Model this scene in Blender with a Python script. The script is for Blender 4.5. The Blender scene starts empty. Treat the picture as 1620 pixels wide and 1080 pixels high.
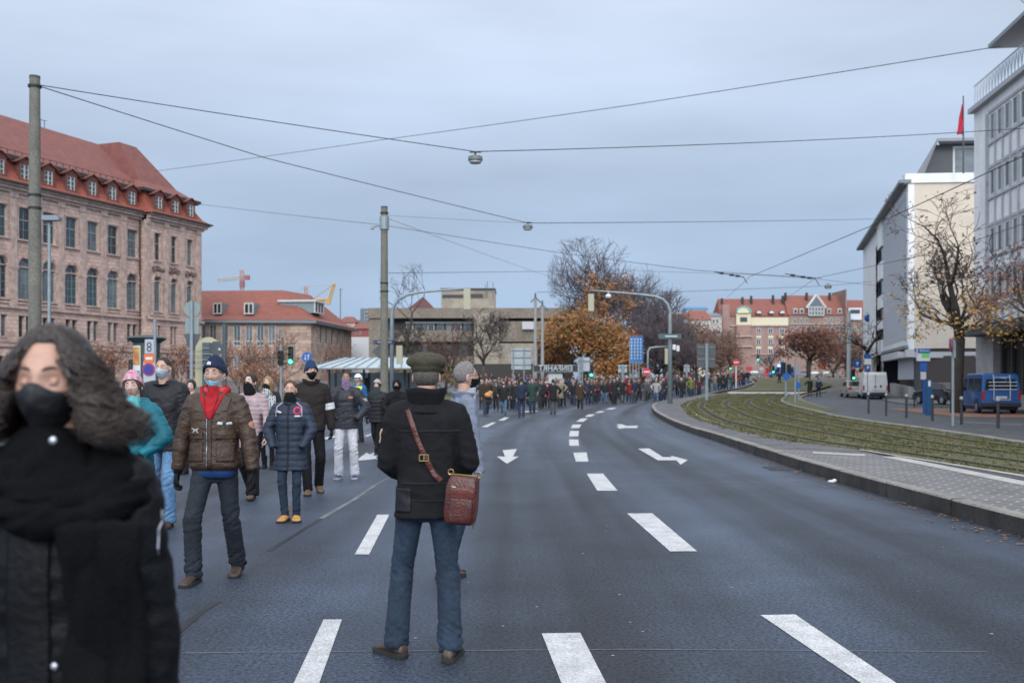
import bpy, bmesh, math, random
import numpy as np
from mathutils import Vector, Matrix, noise as mnoise
from mathutils.bvhtree import BVHTree
PI = math.pi
S = bpy.context.scene
COL = S.collection
random.seed(7)
def R(d): return math.radians(d)

# ---------------------------------------------------------------- camera
F = 1575.0; CX = 810.0; HZ = 604.0; EYE = 1.62
cam_d = bpy.data.cameras.new("camera"); cam = bpy.data.objects.new("camera", cam_d); COL.objects.link(cam)
cam_d.sensor_width = 36.0; cam_d.lens = 36.0 * F / 1620.0
cam_d.shift_y = (HZ - 540.0) / 1620.0
cam.location = (0, 0, EYE); cam.rotation_euler = (R(90), 0, 0)
cam_d.clip_start = 0.05; cam_d.clip_end = 5000
cam_d.dof.use_dof = True; cam_d.dof.focus_distance = 8.2; cam_d.dof.aperture_fstop = 2.8
S.camera = cam

# ---------------------------------------------------------------- world, sun, exposure
SUN_EL, SUN_AZ = 27.0, 178.0
w = bpy.data.worlds.new("World"); S.world = w; w.use_nodes = True
nt = w.node_tree; nt.nodes.clear()
def WN(t, **k):
    n = nt.nodes.new(t)
    for a, b in k.items(): setattr(n, a, b)
    return n
sky = WN('ShaderNodeTexSky', sky_type='NISHITA', sun_disc=False)
sky.sun_elevation = R(SUN_EL); sky.sun_rotation = R(SUN_AZ)
sky.air_density = 1.0; sky.dust_density = 3.0; sky.ozone_density = 2.0
# the overcast layer: a cloud deck with soft streaks, mixed over the clear sky
tc = WN('ShaderNodeTexCoord'); mp = WN('ShaderNodeMapping'); mp.inputs['Scale'].default_value = (1.0, 1.0, 4.5)
mp.inputs['Rotation'].default_value = (0.12, 0.1, 0.3)
nz = WN('ShaderNodeTexNoise'); nz.inputs['Scale'].default_value = 2.1; nz.inputs['Detail'].default_value = 6; nz.inputs['Roughness'].default_value = .5
sep = WN('ShaderNodeSeparateXYZ')
ramp = WN('ShaderNodeValToRGB')
e = ramp.color_ramp.elements
e[0].position = 0.0; e[0].color = (3.9, 5.5, 7.7, 1)
e[1].position = 0.42; e[1].color = (7.7, 8.7, 10.3, 1)
q = ramp.color_ramp.elements.new(1.0); q.color = (15, 15.4, 16.2, 1)
q = ramp.color_ramp.elements.new(0.16); q.color = (4.8, 6.1, 8.1, 1)
q = ramp.color_ramp.elements.new(0.30); q.color = (6.5, 7.7, 9.6, 1)
streak = WN('ShaderNodeMapRange'); streak.inputs[1].default_value = .3; streak.inputs[2].default_value = .7
streak.inputs[3].default_value = .86; streak.inputs[4].default_value = 1.14
mul = WN('ShaderNodeMix', data_type='RGBA', blend_type='MULTIPLY'); mul.inputs[0].default_value = 1
mix = WN('ShaderNodeMix', data_type='RGBA'); mix.inputs[0].default_value = .93
bg = WN('ShaderNodeBackground'); bg.inputs['Strength'].default_value = 0.079
out = WN('ShaderNodeOutputWorld')
L = nt.links.new
L(tc.outputs['Generated'], mp.inputs['Vector']); L(mp.outputs['Vector'], nz.inputs['Vector'])
L(tc.outputs['Generated'], sep.inputs[0]); L(sep.outputs['Z'], ramp.inputs['Fac'])
L(nz.outputs['Fac'], streak.inputs[0])
L(ramp.outputs['Color'], mul.inputs[6]); L(streak.outputs[0], mul.inputs[7])
# added fill: deck brightened behind the camera, to light surfaces that face it
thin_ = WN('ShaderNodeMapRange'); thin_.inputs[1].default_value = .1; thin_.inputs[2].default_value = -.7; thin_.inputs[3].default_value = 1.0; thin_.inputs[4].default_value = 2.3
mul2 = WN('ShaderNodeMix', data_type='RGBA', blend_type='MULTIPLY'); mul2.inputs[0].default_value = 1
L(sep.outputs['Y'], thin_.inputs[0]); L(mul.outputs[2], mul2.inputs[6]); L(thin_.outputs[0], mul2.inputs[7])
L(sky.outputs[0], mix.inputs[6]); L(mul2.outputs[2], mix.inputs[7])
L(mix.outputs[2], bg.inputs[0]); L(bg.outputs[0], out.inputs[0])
sd = bpy.data.lights.new("sun", 'SUN'); so = bpy.data.objects.new("sun", sd); COL.objects.link(so)
sd.energy = 1.35; sd.angle = R(20); sd.color = (1.0, .96, .9)
dv = Vector((math.sin(R(SUN_AZ)) * math.cos(R(SUN_EL)), math.cos(R(SUN_AZ)) * math.cos(R(SUN_EL)), math.sin(R(SUN_EL))))
so.rotation_euler = dv.to_track_quat('Z', 'Y').to_euler()
S.view_settings.view_transform = 'Standard'; S.view_settings.look = 'None'
S.view_settings.exposure = 0.26; S.view_settings.gamma = 1
S.view_settings.use_curve_mapping = False

# ---------------------------------------------------------------- pixel <-> place
KN = [(-50, 0), (62, 0), (85, .18), (110, .85), (150, 2.1), (190, 2.5), (3000, 2.5)]
def gz(y):
    for (a, b), (c, d) in zip(KN, KN[1:]):
        if y <= c: return b + (d - b) * max(0, (y - a)) / (c - a)
    return KN[-1][1]
def G(px, py, dz=0.0):
    """the ground point seen at a pixel of the photograph"""
    k = (HZ - py) / F; y = 3.0
    while y < 600:
        if EYE + k * y <= gz(y) + dz: break
        y += .25 if y < 100 else 1
    lo, hi = y - 1, y
    for _ in range(30):
        m = (lo + hi) / 2
        if EYE + k * m <= gz(m) + dz: hi = m
        else: lo = m
    y = hi
    return ((px - CX) / F * y, y)
def PX(px, Y): return (px - CX) / F * Y
def PZ(py, Y): return EYE + (HZ - py) / F * Y
def P3(px, py, Y): return Vector((PX(px, Y), Y, PZ(py, Y)))

# ---------------------------------------------------------------- tags
def tag(o, label=None, cat=None, group=None, kind=None):
    if label: o['label'] = label
    if cat: o['category'] = cat
    if group: o['group'] = group
    if kind: o['kind'] = kind
    return o
def empty(name, loc=(0, 0, 0), rz=0.0, label=None, cat=None, group=None):
    o = bpy.data.objects.new(name, None); COL.objects.link(o)
    o.location = loc; o.rotation_euler = (0, 0, rz); o.empty_display_size = .2
    return tag(o, label, cat, group)
def copy_tree(o, parent=None, kids=None):
    c = o.copy(); COL.objects.link(c)
    if parent: c.parent = parent
    for ch in (KIDS.get(o.name, [])):
        d = copy_tree(ch, c)
    return c
KIDS = {}; WORLD = set()
def wempty(*a, **k): # a root whose parts are modelled in world coordinates
    o = empty(*a, **k); WORLD.add(o.name); return o
def adopt(o, parent):
    if parent is not None:
        o.parent = parent
        if parent.name in WORLD: o.matrix_parent_inverse = Matrix.Translation(-parent.location)
        KIDS.setdefault(parent.name, []).append(o)

# ---------------------------------------------------------------- materials
MATS = {}
def mat(name, col=(.5, .5, .5), rough=.7, metal=0.0, var=0.0, vs=3.0, bump=0.0, bs=30.0, col2=None, spec=None,
        emit=None, es=1.0, objcol=False, coords='Object', ior=None, fine=0.0, stretch=None, weave=0, coat=0, fs=14, alpha=None, transm=0):
    if name in MATS: return MATS[name]
    m = bpy.data.materials.new(name); m.use_nodes = True; MATS[name] = m
    t = m.node_tree; b = t.nodes['Principled BSDF']; l = t.links.new
    b.inputs['Roughness'].default_value = rough; b.inputs['Metallic'].default_value = metal
    b.inputs['Base Color'].default_value = (*col, 1)
    if spec is not None: b.inputs['Specular IOR Level'].default_value = spec
    if ior: b.inputs['IOR'].default_value = ior
    if coat: b.inputs['Coat Weight'].default_value = coat
    if alpha is not None: b.inputs['Alpha'].default_value = alpha
    if transm: b.inputs['Transmission Weight'].default_value = transm
    if emit: b.inputs['Emission Color'].default_value = (*emit, 1); b.inputs['Emission Strength'].default_value = es
    tcn = t.nodes.new('ShaderNodeTexCoord'); src = tcn.outputs[coords]
    if stretch:
        mpn = t.nodes.new('ShaderNodeMapping'); mpn.inputs['Scale'].default_value = stretch
        l(src, mpn.inputs[0]); src = mpn.outputs[0]
    base = None
    if objcol:
        oi = t.nodes.new('ShaderNodeObjectInfo'); base = oi.outputs['Color']
    if var or col2:
        n = t.nodes.new('ShaderNodeTexNoise'); n.inputs['Scale'].default_value = vs; n.inputs['Detail'].default_value = 5
        n.inputs['Roughness'].default_value = .62
        l(src, n.inputs['Vector'])
        mr = t.nodes.new('ShaderNodeMapRange'); mr.inputs[1].default_value = .32; mr.inputs[2].default_value = .68
        l(n.outputs['Fac'], mr.inputs[0])
        mx = t.nodes.new('ShaderNodeMix'); mx.data_type = 'RGBA'
        l(mr.outputs[0], mx.inputs[0])
        if base is not None:
            mx.blend_type = 'MULTIPLY'; mr.inputs[3].default_value = 0; mr.inputs[4].default_value = 1
            l(base, mx.inputs[6]); mx.inputs[7].default_value = (1 - var,) * 3 + (1,)
        else:
            c2 = col2 or tuple(c * (1 - var) for c in col); c1 = col if col2 else tuple(min(1, c * (1 + var)) for c in col)
            mx.inputs[6].default_value = (*c1, 1); mx.inputs[7].default_value = (*c2, 1)
        base = mx.outputs[2]
    if fine:
        n2 = t.nodes.new('ShaderNodeTexNoise'); n2.inputs['Scale'].default_value = vs * fs; n2.inputs['Detail'].default_value = 3
        l(src, n2.inputs['Vector'])
        m2 = t.nodes.new('ShaderNodeMapRange'); m2.inputs[1].default_value = .3; m2.inputs[2].default_value = .7
        m2.inputs[3].default_value = 1 - fine; m2.inputs[4].default_value = 1 + fine
        l(n2.outputs['Fac'], m2.inputs[0])
        m3 = t.nodes.new('ShaderNodeMix'); m3.data_type = 'RGBA'; m3.blend_type = 'MULTIPLY'; m3.inputs[0].default_value = 1
        if base is None: m3.inputs[6].default_value = (*col, 1)
        else: l(base, m3.inputs[6])
        l(m2.outputs[0], m3.inputs[7]); base = m3.outputs[2]
    if base is not None: l(base, b.inputs['Base Color'])
    if bump:
        n3 = t.nodes.new('ShaderNodeTexNoise'); n3.inputs['Scale'].default_value = bs; n3.inputs['Detail'].default_value = 4
        l(src, n3.inputs['Vector'])
        bp = t.nodes.new('ShaderNodeBump'); bp.inputs['Strength'].default_value = bump; bp.inputs['Distance'].default_value = .02
        l(n3.outputs['Fac'], bp.inputs['Height']); l(bp.outputs[0], b.inputs['Normal'])
    return m
def nd(m): return m.node_tree.nodes, m.node_tree.links.new, m.node_tree.nodes['Principled BSDF']

# ---------------------------------------------------------------- mesh builder
class MB:
    def __init__(s): s.v = []; s.f = []; s.m = []; s.mi = 0
    def add(s, vs, fs):
        o = len(s.v); s.v += [tuple(p) for p in vs]
        for f in fs: s.f.append([i + o for i in f]); s.m.append(s.mi)
        return o
    def hexa(s, p): # 8 points: bottom 4 ccw, top 4 ccw
        s.add(p, [(3, 2, 1, 0), (4, 5, 6, 7), (0, 1, 5, 4), (1, 2, 6, 5), (2, 3, 7, 6), (3, 0, 4, 7)])
    def box(s, c, d, rz=0.0):
        x, y, z = c; a, b, h = d[0] / 2, d[1] / 2, d[2] / 2; cr, sr = math.cos(rz), math.sin(rz)
        s.hexa([(x + i * a * cr - j * b * sr, y + i * a * sr + j * b * cr, z + k * h)
                for k in (-1, 1) for i, j in ((-1, -1), (1, -1), (1, 1), (-1, 1))])
    def bb(s, p, q):
        s.box(((p[0] + q[0]) / 2, (p[1] + q[1]) / 2, (p[2] + q[2]) / 2), (abs(q[0] - p[0]), abs(q[1] - p[1]), abs(q[2] - p[2])))
    def quad(s, *p): s.add(p, [tuple(range(len(p)))])
    def rings(s, rs, cap=True, close=True):
        n = len(rs[0]); o = len(s.v); fs = []
        for k in range(len(rs) - 1):
            for i in range(n if close else n - 1):
                j = (i + 1) % n; fs.append((k * n + i, k * n + j, (k + 1) * n + j, (k + 1) * n + i))
        if cap: fs.append(tuple(range(n - 1, -1, -1))); fs.append(tuple((len(rs) - 1) * n + i for i in range(n)))
        s.add([p for r in rs for p in r], fs)
    def tube(s, pts, rad, n=8, cap=True, squash=None, ref=None):
        pts = [Vector(p) for p in pts]; rs = []
        if not hasattr(rad, '__len__'): rad = [rad] * len(pts)
        up = None
        for i, p in enumerate(pts):
            d = (pts[min(i + 1, len(pts) - 1)] - pts[max(i - 1, 0)])
            if d.length < 1e-9: d = Vector((0, 0, 1))
            d.normalize()
            if up is None:
                up = Vector(ref) if ref else (Vector((0, 0, 1)) if abs(d.z) < .9 else Vector((0, 1, 0)))
            a = (up - d * up.dot(d))
            if a.length < 1e-6: a = d.orthogonal()
            a.normalize(); up = a; b = d.cross(a)
            r = rad[i]; ra, rb = (r, r) if not hasattr(r, '__len__') else r
            rs.append([p + a * (ra * math.cos(2 * PI * k / n)) + b * (rb * math.sin(2 * PI * k / n)) for k in range(n)])
        s.rings(rs, cap)
    def cyl(s, x, y, z0, z1, r0, r1=None, n=12): s.tube([(x, y, z0), (x, y, z1)], [r0, r0 if r1 is None else r1], n, ref=(1, 0, 0))
    def lathe(s, prof, c=(0, 0, 0), n=20):
        s.rings([[(c[0] + r * math.cos(2 * PI * k / n), c[1] + r * math.sin(2 * PI * k / n), c[2] + z) for k in range(n)] for r, z in prof])
    def prism(s, poly, z0, z1): # poly xy
        n = len(poly); s.add([(x, y, z0) for x, y in poly] + [(x, y, z1) for x, y in poly],
              [tuple(range(n - 1, -1, -1)), tuple(range(n, 2 * n))] + [(i, (i + 1) % n, n + (i + 1) % n, n + i) for i in range(n)])
    def ext(s, pts, vec): # 3D polygon extruded along vec
        n = len(pts); v = Vector(vec); a = [Vector(p) for p in pts]
        s.add(a + [p + v for p in a], [tuple(range(n - 1, -1, -1)), tuple(range(n, 2 * n))] + [(i, (i + 1) % n, n + (i + 1) % n, n + i) for i in range(n)])
    def ell(s, c, r, n=12, m=8):
        rs = []
        for i in range(m + 1):
            t = PI * (i + .02) / (m + .04); rs.append([(c[0] + r[0] * math.sin(t) * math.cos(2 * PI * k / n), c[1] + r[1] * math.sin(t) * math.sin(2 * PI * k / n), c[2] - r[2] * math.cos(t)) for k in range(n)])
        s.rings(rs)
    def xf(s, M): s.v = [tuple(M @ Vector(p)) for p in s.v]; return s
    def join(s, o):
        k = len(s.v); s.v += o.v; s.f += [[i + k for i in f] for f in o.f]; s.m += o.m; return s
    def mesh(s, name):
        me = bpy.data.meshes.new(name); me.from_pydata(s.v, [], s.f); return me
    def build(s, name, mats, parent=None, smooth=False, fix=True):
        me = s.mesh(name)
        if not isinstance(mats, (list, tuple)): mats = [mats]
        for m in mats: me.materials.append(m)
        if len(mats) > 1: me.polygons.foreach_set('material_index', s.m)
        if fix:
            bm = bmesh.new(); bm.from_mesh(me); bmesh.ops.recalc_face_normals(bm, faces=bm.faces); bm.to_mesh(me); bm.free()
        if smooth:
            me.polygons.foreach_set('use_smooth', [True] * len(me.polygons))
            if smooth == 2: me.set_sharp_from_angle(angle=R(38))
        me.update()
        o = bpy.data.objects.new(name, me); COL.objects.link(o); adopt(o, parent)
        return o
def lib(me, name, parent, m=None):
    o = bpy.data.objects.new(name, me); COL.objects.link(o); adopt(o, parent); return o
def text_mb(txt, size, depth=.01, bold=0):
    cu = bpy.data.curves.new('t', 'FONT'); cu.body = txt; cu.size = size; cu.extrude = depth / 2; cu.offset = bold
    cu.align_x = 'CENTER'; cu.align_y = 'CENTER'; cu.resolution_u = 3
    o = bpy.data.objects.new('t', cu); COL.objects.link(o)
    dg = bpy.context.evaluated_depsgraph_get(); dg.update()
    me = bpy.data.meshes.new_from_object(o.evaluated_get(dg))
    b = MB(); b.add([v.co[:] for v in me.vertices], [tuple(p.vertices) for p in me.polygons])
    bpy.data.objects.remove(o); bpy.data.curves.remove(cu); bpy.data.meshes.remove(me)
    return b
# ================================================================ GROUND, ROAD, TRACKS
def sheet(name, poly, dz, m, kind='structure', thick=0.0, parent=None):
    """a flat polygon laid on the terrain, cut wherever the slope changes"""
    bm = bmesh.new(); bm.faces.new([bm.verts.new((x, y, 0)) for x, y in poly])
    bmesh.ops.triangulate(bm, faces=bm.faces[:])
    for k in KN[1:-1]:
        bmesh.ops.bisect_plane(bm, geom=bm.verts[:] + bm.edges[:] + bm.faces[:], plane_co=(0, k[0], 0), plane_no=(0, 1, 0))
    if thick:
        r = bmesh.ops.extrude_face_region(bm, geom=bm.faces[:])
        for v in r['geom']:
            if isinstance(v, bmesh.types.BMVert): v.co.z = -thick
    for v in bm.verts: v.co.z += gz(v.co.y) + dz
    bmesh.ops.recalc_face_normals(bm, faces=bm.faces[:])
    me = bpy.data.meshes.new(name); bm.to_mesh(me); bm.free(); me.materials.append(m)
    if not thick and len(me.polygons) and me.polygons[0].normal.z < 0: me.flip_normals()
    o = bpy.data.objects.new(name, me); COL.objects.link(o); adopt(o, parent)
    if kind: o['kind'] = kind
    return o
def smooth_line(pts, step=1.0):
    """Catmull-Rom through points"""
    P = [Vector((p[0], p[1], 0)) for p in pts]; out = []
    for i in range(len(P) - 1):
        a, b, c, d = P[max(i - 1, 0)], P[i], P[i + 1], P[min(i + 2, len(P) - 1)]
        n = max(1, int((c - b).length / step))
        for k in range(n):
            t = k / n
            q = .5 * ((2 * b) + (c - a) * t + (2 * a - 5 * b + 4 * c - d) * t * t + (3 * b - a - 3 * c + d) * t ** 3)
            out.append((q.x, q.y))
    out.append((P[-1].x, P[-1].y)); return out
def offs(line, d):
    o = []
    for i, p in enumerate(line):
        a, b = line[max(i - 1, 0)], line[min(i + 1, len(line) - 1)]
        dx, dy = b[0] - a[0], b[1] - a[1]; l = math.hypot(dx, dy) or 1
        o.append((p[0] + dy / l * d, p[1] - dx / l * d))
    return o
def lerp(a, b, t): return tuple(x + (y - x) * t for x, y in zip(a, b))
def resample(line, n):
    ds = [0]
    for a, b in zip(line, line[1:]): ds.append(ds[-1] + math.dist(a, b))
    o = []; j = 0
    for i in range(n):
        s = ds[-1] * i / (n - 1)
        while j < len(ds) - 2 and ds[j + 1] < s: j += 1
        o.append(lerp(line[j], line[j + 1], (s - ds[j]) / max(1e-9, ds[j + 1] - ds[j])))
    return o

# asphalt: fine stones, patches, wheel-worn streaks with painted-in sheen along the road
M_asph = mat('asphalt', (.030, .0385, .053), .4, spec=.42, var=.34, vs=.6, fine=.75, bump=.7, bs=120, fs=62)
n_, l_, b_ = nd(M_asph)
# traffic-polished bands along the bend, their bluish sky sheen tinted into the colour: x shifted by the curve of the kerb
wc = n_.new('ShaderNodeTexCoord'); sx_ = n_.new('ShaderNodeSeparateXYZ'); l_(wc.outputs['Object'], sx_.inputs[0])
def MT(op, a, b_2=None):
    m = n_.new('ShaderNodeMath'); m.operation = op
    for i, v in enumerate((a, b_2)):
        if v is None: continue
        if isinstance(v, (int, float)): m.inputs[i].default_value = v
        else: l_(v, m.inputs[i])
    return m.outputs[0]
cv = MT('MULTIPLY', MT('POWER', MT('MAXIMUM', MT('SUBTRACT', sx_.outputs[1], 20.0), 0.0), 2.0), .0022)
cb_ = n_.new('ShaderNodeCombineXYZ'); l_(MT('MULTIPLY', MT('SUBTRACT', sx_.outputs[0], cv), 1.0), cb_.inputs[0]); l_(MT('MULTIPLY', sx_.outputs[1], .035), cb_.inputs[1])
ws = n_.new('ShaderNodeTexNoise'); ws.inputs['Scale'].default_value = .75; ws.inputs['Detail'].default_value = 3; ws.inputs['Roughness'].default_value = .45; l_(cb_.outputs[0], ws.inputs['Vector'])
rr = n_.new('ShaderNodeMapRange'); rr.inputs[1].default_value = .36; rr.inputs[2].default_value = .62; rr.inputs[3].default_value = .62; rr.inputs[4].default_value = .34
l_(ws.outputs['Fac'], rr.inputs[0]); l_(rr.outputs[0], b_.inputs['Roughness'])
wr = n_.new('ShaderNodeValToRGB'); wr.color_ramp.elements[0].position = .36; wr.color_ramp.elements[0].color = (.6, .59, .58, 1); wr.color_ramp.elements[1].position = .64; wr.color_ramp.elements[1].color = (1.45, 1.62, 1.9, 1)
l_(ws.outputs['Fac'], wr.inputs[0]); wx_ = n_.new('ShaderNodeMix'); wx_.data_type = 'RGBA'; wx_.blend_type = 'MULTIPLY'; wx_.inputs[0].default_value = 1
l_(b_.inputs['Base Color'].links[0].from_socket, wx_.inputs[6]); l_(wr.outputs[0], wx_.inputs[7]); l_(wx_.outputs[2], b_.inputs['Base Color'])
M_asph2 = mat('asphalt_old', (.065, .07, .078), .7, spec=.3, var=.25, vs=1.1, fine=.3, bump=.3, bs=200)
M_pave = mat('pavement_mastic', (.115, .115, .12), .8, spec=.25, var=.3, vs=1.3, fine=.25, bump=.3, bs=120)
M_soil = mat('bare_ground', (.12, .11, .09), .95, var=.3, vs=.8)
M_white = mat('road_paint', (.46, .465, .47), .6, var=.2, vs=5, fine=.34, bump=.2, bs=100)
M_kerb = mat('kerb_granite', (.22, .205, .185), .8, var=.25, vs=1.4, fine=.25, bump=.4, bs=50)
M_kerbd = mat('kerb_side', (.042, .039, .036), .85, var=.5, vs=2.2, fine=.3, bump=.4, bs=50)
M_slab = mat('pale_slab', (.36, .35, .33), .8, var=.2, vs=2, fine=.2)
M_grass = mat('grass_turf', (.055, .068, .022), .95, col2=(.11, .095, .045), vs=.45, fine=.45, bump=.6, bs=60)
M_blade = mat('grass_blade', (.06, .08, .02), .8, col2=(.135, .11, .055), vs=.7, fine=.2)
M_rail = mat('rail_steel', (.09, .08, .07), .65, spec=.3, var=.3, vs=5)
M_ballast = mat('rail_groove', (.042, .038, .027), .95, spec=.05, var=.35, vs=2, fine=.3)
def brickmat(name, c1, c2, cm, sx, sy, rot=0, bump=.3):
    m = mat(name, c1, .85); n, l, b = nd(m)
    t = n.new('ShaderNodeTexBrick'); c = n.new('ShaderNodeTexCoord'); mp_ = n.new('ShaderNodeMapping')
    mp_.inputs['Rotation'].default_value = (0, 0, rot)
    l(c.outputs['Object'], mp_.inputs[0]); l(mp_.outputs[0], t.inputs['Vector'])
    t.inputs['Color1'].default_value = (*c1, 1); t.inputs['Color2'].default_value = (*c2, 1); t.inputs['Mortar'].default_value = (*cm, 1)
    t.inputs['Scale'].default_value = 1; t.inputs['Brick Width'].default_value = sx; t.inputs['Row Height'].default_value = sy
    t.inputs['Mortar Size'].default_value = .016; t.inputs['Bias'].default_value = 0
    z = n.new('ShaderNodeTexNoise'); z.inputs['Scale'].default_value = 1.3; z.inputs['Detail'].default_value = 6
    x = n.new('ShaderNodeMix'); x.data_type = 'RGBA'; x.blend_type = 'MULTIPLY'; x.inputs[0].default_value = .55
    l(c.outputs['Object'], z.inputs['Vector']); l(t.outputs['Color'], x.inputs[6]); l(z.outputs['Color'], x.inputs[7])
    z2 = n.new('ShaderNodeMapRange'); z2.inputs[1].default_value = .3; z2.inputs[2].default_value = .7; z2.inputs[3].default_value = .55; z2.inputs[4].default_value = 1.2
    l(z.outputs['Fac'], z2.inputs[0]); l(z2.outputs[0], x.inputs[7]); l(x.outputs[2], b.inputs['Base Color'])
    bp = n.new('ShaderNodeBump'); bp.inputs['Strength'].default_value = bump; bp.inputs['Distance'].default_value = .01
    l(t.outputs['Fac'], bp.inputs['Height']); bp.invert = True; l(bp.outputs[0], b.inputs['Normal'])
    return m
M_pavers = brickmat('pavement_pavers', (.135, .13, .13), (.10, .10, .105), (.27, .265, .26), .34, .17, R(38))
M_redbrick = brickmat('red_clinker', (.36, .17, .11), (.27, .13, .09), (.12, .08, .06), .22, .11, 0)

sheet('ground', [(-900, -60), (900, -60), (900, 2600), (-900, 2600)], -.03, M_soil)
kerb_line = smooth_line([(5.6, -12), (5.5, 5), (5.3, 12), (5.27, 16.7), (5.4, 22.4), (5.57, 27), (5.75, 33.6), (6.45, 43), (7.5, 53), (9.3, 65), (12.4, 76), (20.3, 98), (26, 112), (32, 134), (33, 165), (30, 200)])
lefte = [(-30, 260), (-22, 180), (-8, 130), (-4.6, 100), (-3.4, 78), (-3.3, 60), (-6, 50), (-14, 46), (-60, 44), (-60, -12)]
M_plaza = M_asph2
sheet('road', kerb_line + lefte, 0, M_asph)
# pavement on the left of the far road and the plaza behind the walkers
sheet('pavement', [(-60, 44.2), (-14, 46.2), (-6.2, 50.2), (-3.5, 60), (-3.6, 78), (-4.8, 100), (-8.2, 130), (-22, 180), (-30, 260), (-160, 260), (-160, 44)], .012, M_pave)
sheet('grass_verge', [(-7.5, 53), (-4.3, 59), (-4.3, 76), (-5.6, 100), (-20, 100), (-34, 60), (-20, 52)], .03, M_grass)

# raised central pavement, kerb
H_M = .2
near_b = [(7.75, -12), (7.75, 5), (7.75, 15.2), (7.3, 20.8), (6.78, 24), (6.72, 29.4), (6.95, 33.4), (7.25, 38), (7.9, 43), (9.2, 52), (10.7, 61), (13.3, 72), (19.6, 92)]
near_s = smooth_line(near_b)
far_b = [(12.1, -12), (11.9, 5), (11.95, 23), (12.4, 28), (13.3, 40), (14.8, 48.6), (16.8, 59.6), (19.7, 73), (25.5, 92)]
far_s = smooth_line(far_b)
kA = [p for p in kerb_line if p[1] < 92.5]
kin = offs(kA, .16)
sheet('pavement_island', offs(kA, .155) + near_s[::-1], H_M - .004, M_pave)
sheet('track_bed', near_s + far_s[::-1], H_M - .02, M_grass)
kt = MB(); ks = MB()
def strip(mb, A, B, dz, step=None):
    n = min(len(A), len(B))
    mb.add([(p[0], p[1], gz(p[1]) + dz) for p in A[:n]] + [(p[0], p[1], gz(p[1]) + dz) for p in B[:n]], [(i, n + i, n + i + 1, i + 1) for i in range(n - 1)])
def stones(line, w, h, name, mats, ln=2.0, gap=.012):
    """kerb stones end to end along a line"""
    ds = [0]
    for a, b in zip(line, line[1:]): ds.append(ds[-1] + math.dist(a, b))
    n = max(2, int(ds[-1] / ln) + 1); P = resample(line, n); mb = MB(); rnd = random.Random(3)
    O = offs(P, w)
    for i in range(n - 1):
        t = gap / ln; a, b = lerp(P[i], P[i + 1], t), lerp(P[i], P[i + 1], 1 - t); c, d = lerp(O[i], O[i + 1], 1 - t), lerp(O[i], O[i + 1], t)
        j = rnd.uniform(-.006, .006); e = .02
        z = [gz(p[1]) for p in (a, b, c, d)]
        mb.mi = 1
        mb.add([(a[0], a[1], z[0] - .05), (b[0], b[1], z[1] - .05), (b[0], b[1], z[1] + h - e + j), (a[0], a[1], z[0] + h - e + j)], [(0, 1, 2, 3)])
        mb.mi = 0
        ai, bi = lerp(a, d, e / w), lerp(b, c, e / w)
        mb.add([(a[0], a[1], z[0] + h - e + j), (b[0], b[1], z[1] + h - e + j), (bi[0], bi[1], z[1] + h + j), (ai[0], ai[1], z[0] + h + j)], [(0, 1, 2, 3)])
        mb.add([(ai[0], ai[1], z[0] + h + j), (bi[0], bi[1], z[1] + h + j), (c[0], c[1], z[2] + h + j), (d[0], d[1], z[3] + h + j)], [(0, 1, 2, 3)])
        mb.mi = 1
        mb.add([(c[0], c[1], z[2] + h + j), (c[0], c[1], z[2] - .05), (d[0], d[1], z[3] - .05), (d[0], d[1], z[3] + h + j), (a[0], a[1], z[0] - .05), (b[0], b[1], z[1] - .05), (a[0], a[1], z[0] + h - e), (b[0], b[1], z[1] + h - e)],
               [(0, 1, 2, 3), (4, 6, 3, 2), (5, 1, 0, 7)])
    o = mb.build(name, mats, fix=False); o['kind'] = 'structure'; return o
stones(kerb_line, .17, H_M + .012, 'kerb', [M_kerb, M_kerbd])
stones([p for p in near_s if p[1] > 30], .12, H_M + .03, 'track_edge', [M_kerb, M_kerb], 3)
stones([p for p in far_s], .14, H_M + .03, 'track_edge_far', [M_kerb, M_kerb], 3)
# platform paving: herringbone pavers, dark band, pale strips
def lineY(line, y):
    for a, b in zip(line, line[1:]):
        if a[1] <= y <= b[1]: return lerp(a, b, (y - a[1]) / (b[1] - a[1] + 1e-9))[0]
    return line[-1][0]
ki = offs(kA, .19)
pv = [p for p in ki if -12 < p[1] < 20.9]
sheet('platform_paving', pv + [(5.6, 21.2), (7.05, 19.6), (6.98, -12)], H_M + .002, M_pavers)
sheet('platform_slabs', [(7.0, -12), (7.0, 18.9), (7.32, 18.9), (7.36, -12)], H_M + .008, M_slab)
sheet('platform_band', [(7.38, -12), (7.34, 19.7), (7.2, 20.6), (7.62, 15), (7.62, -12)], H_M + .004, M_asph2)
sheet('platform_edge', [(7.63, -12), (7.63, 15), (7.22, 20.7), (7.3, 20.9), (7.76, 15.2), (7.76, -12)], H_M + .012, M_slab)
sheet('manhole_plate', [(5.95, 19.7), (6.75, 19.0), (6.9, 19.5), (6.1, 20.2)], H_M + .009, M_slab)
sheet('road_drain', [(4.75, 18.2), (5.12, 18.2), (5.12, 19.0), (4.75, 19.0)], .005, mat('iron_drain', (.02, .02, .02), .6, metal=.5))

# rails: two tracks of grooved rail in the turf
ra = resample(near_s, 120); rb = resample(far_s, 120)
rails = empty('tram_track', (0, 0, 0)); rails['kind'] = 'structure'
for f in (.14, .38, .62, .86):
    c = [lerp(a, b, f) for a, b in zip(ra, rb)]
    m1 = MB(); m1.mi = 0
    for d0, d1, h in ((-.11, .12, -.014), (-.02, .02, .002)):
        m1.mi = 0 if h == -.014 else 1
        strip(m1, offs(c, d0), offs(c, d1), H_M + h)
    m1.build('rail', [M_ballast, M_rail], rails, fix=False)
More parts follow.
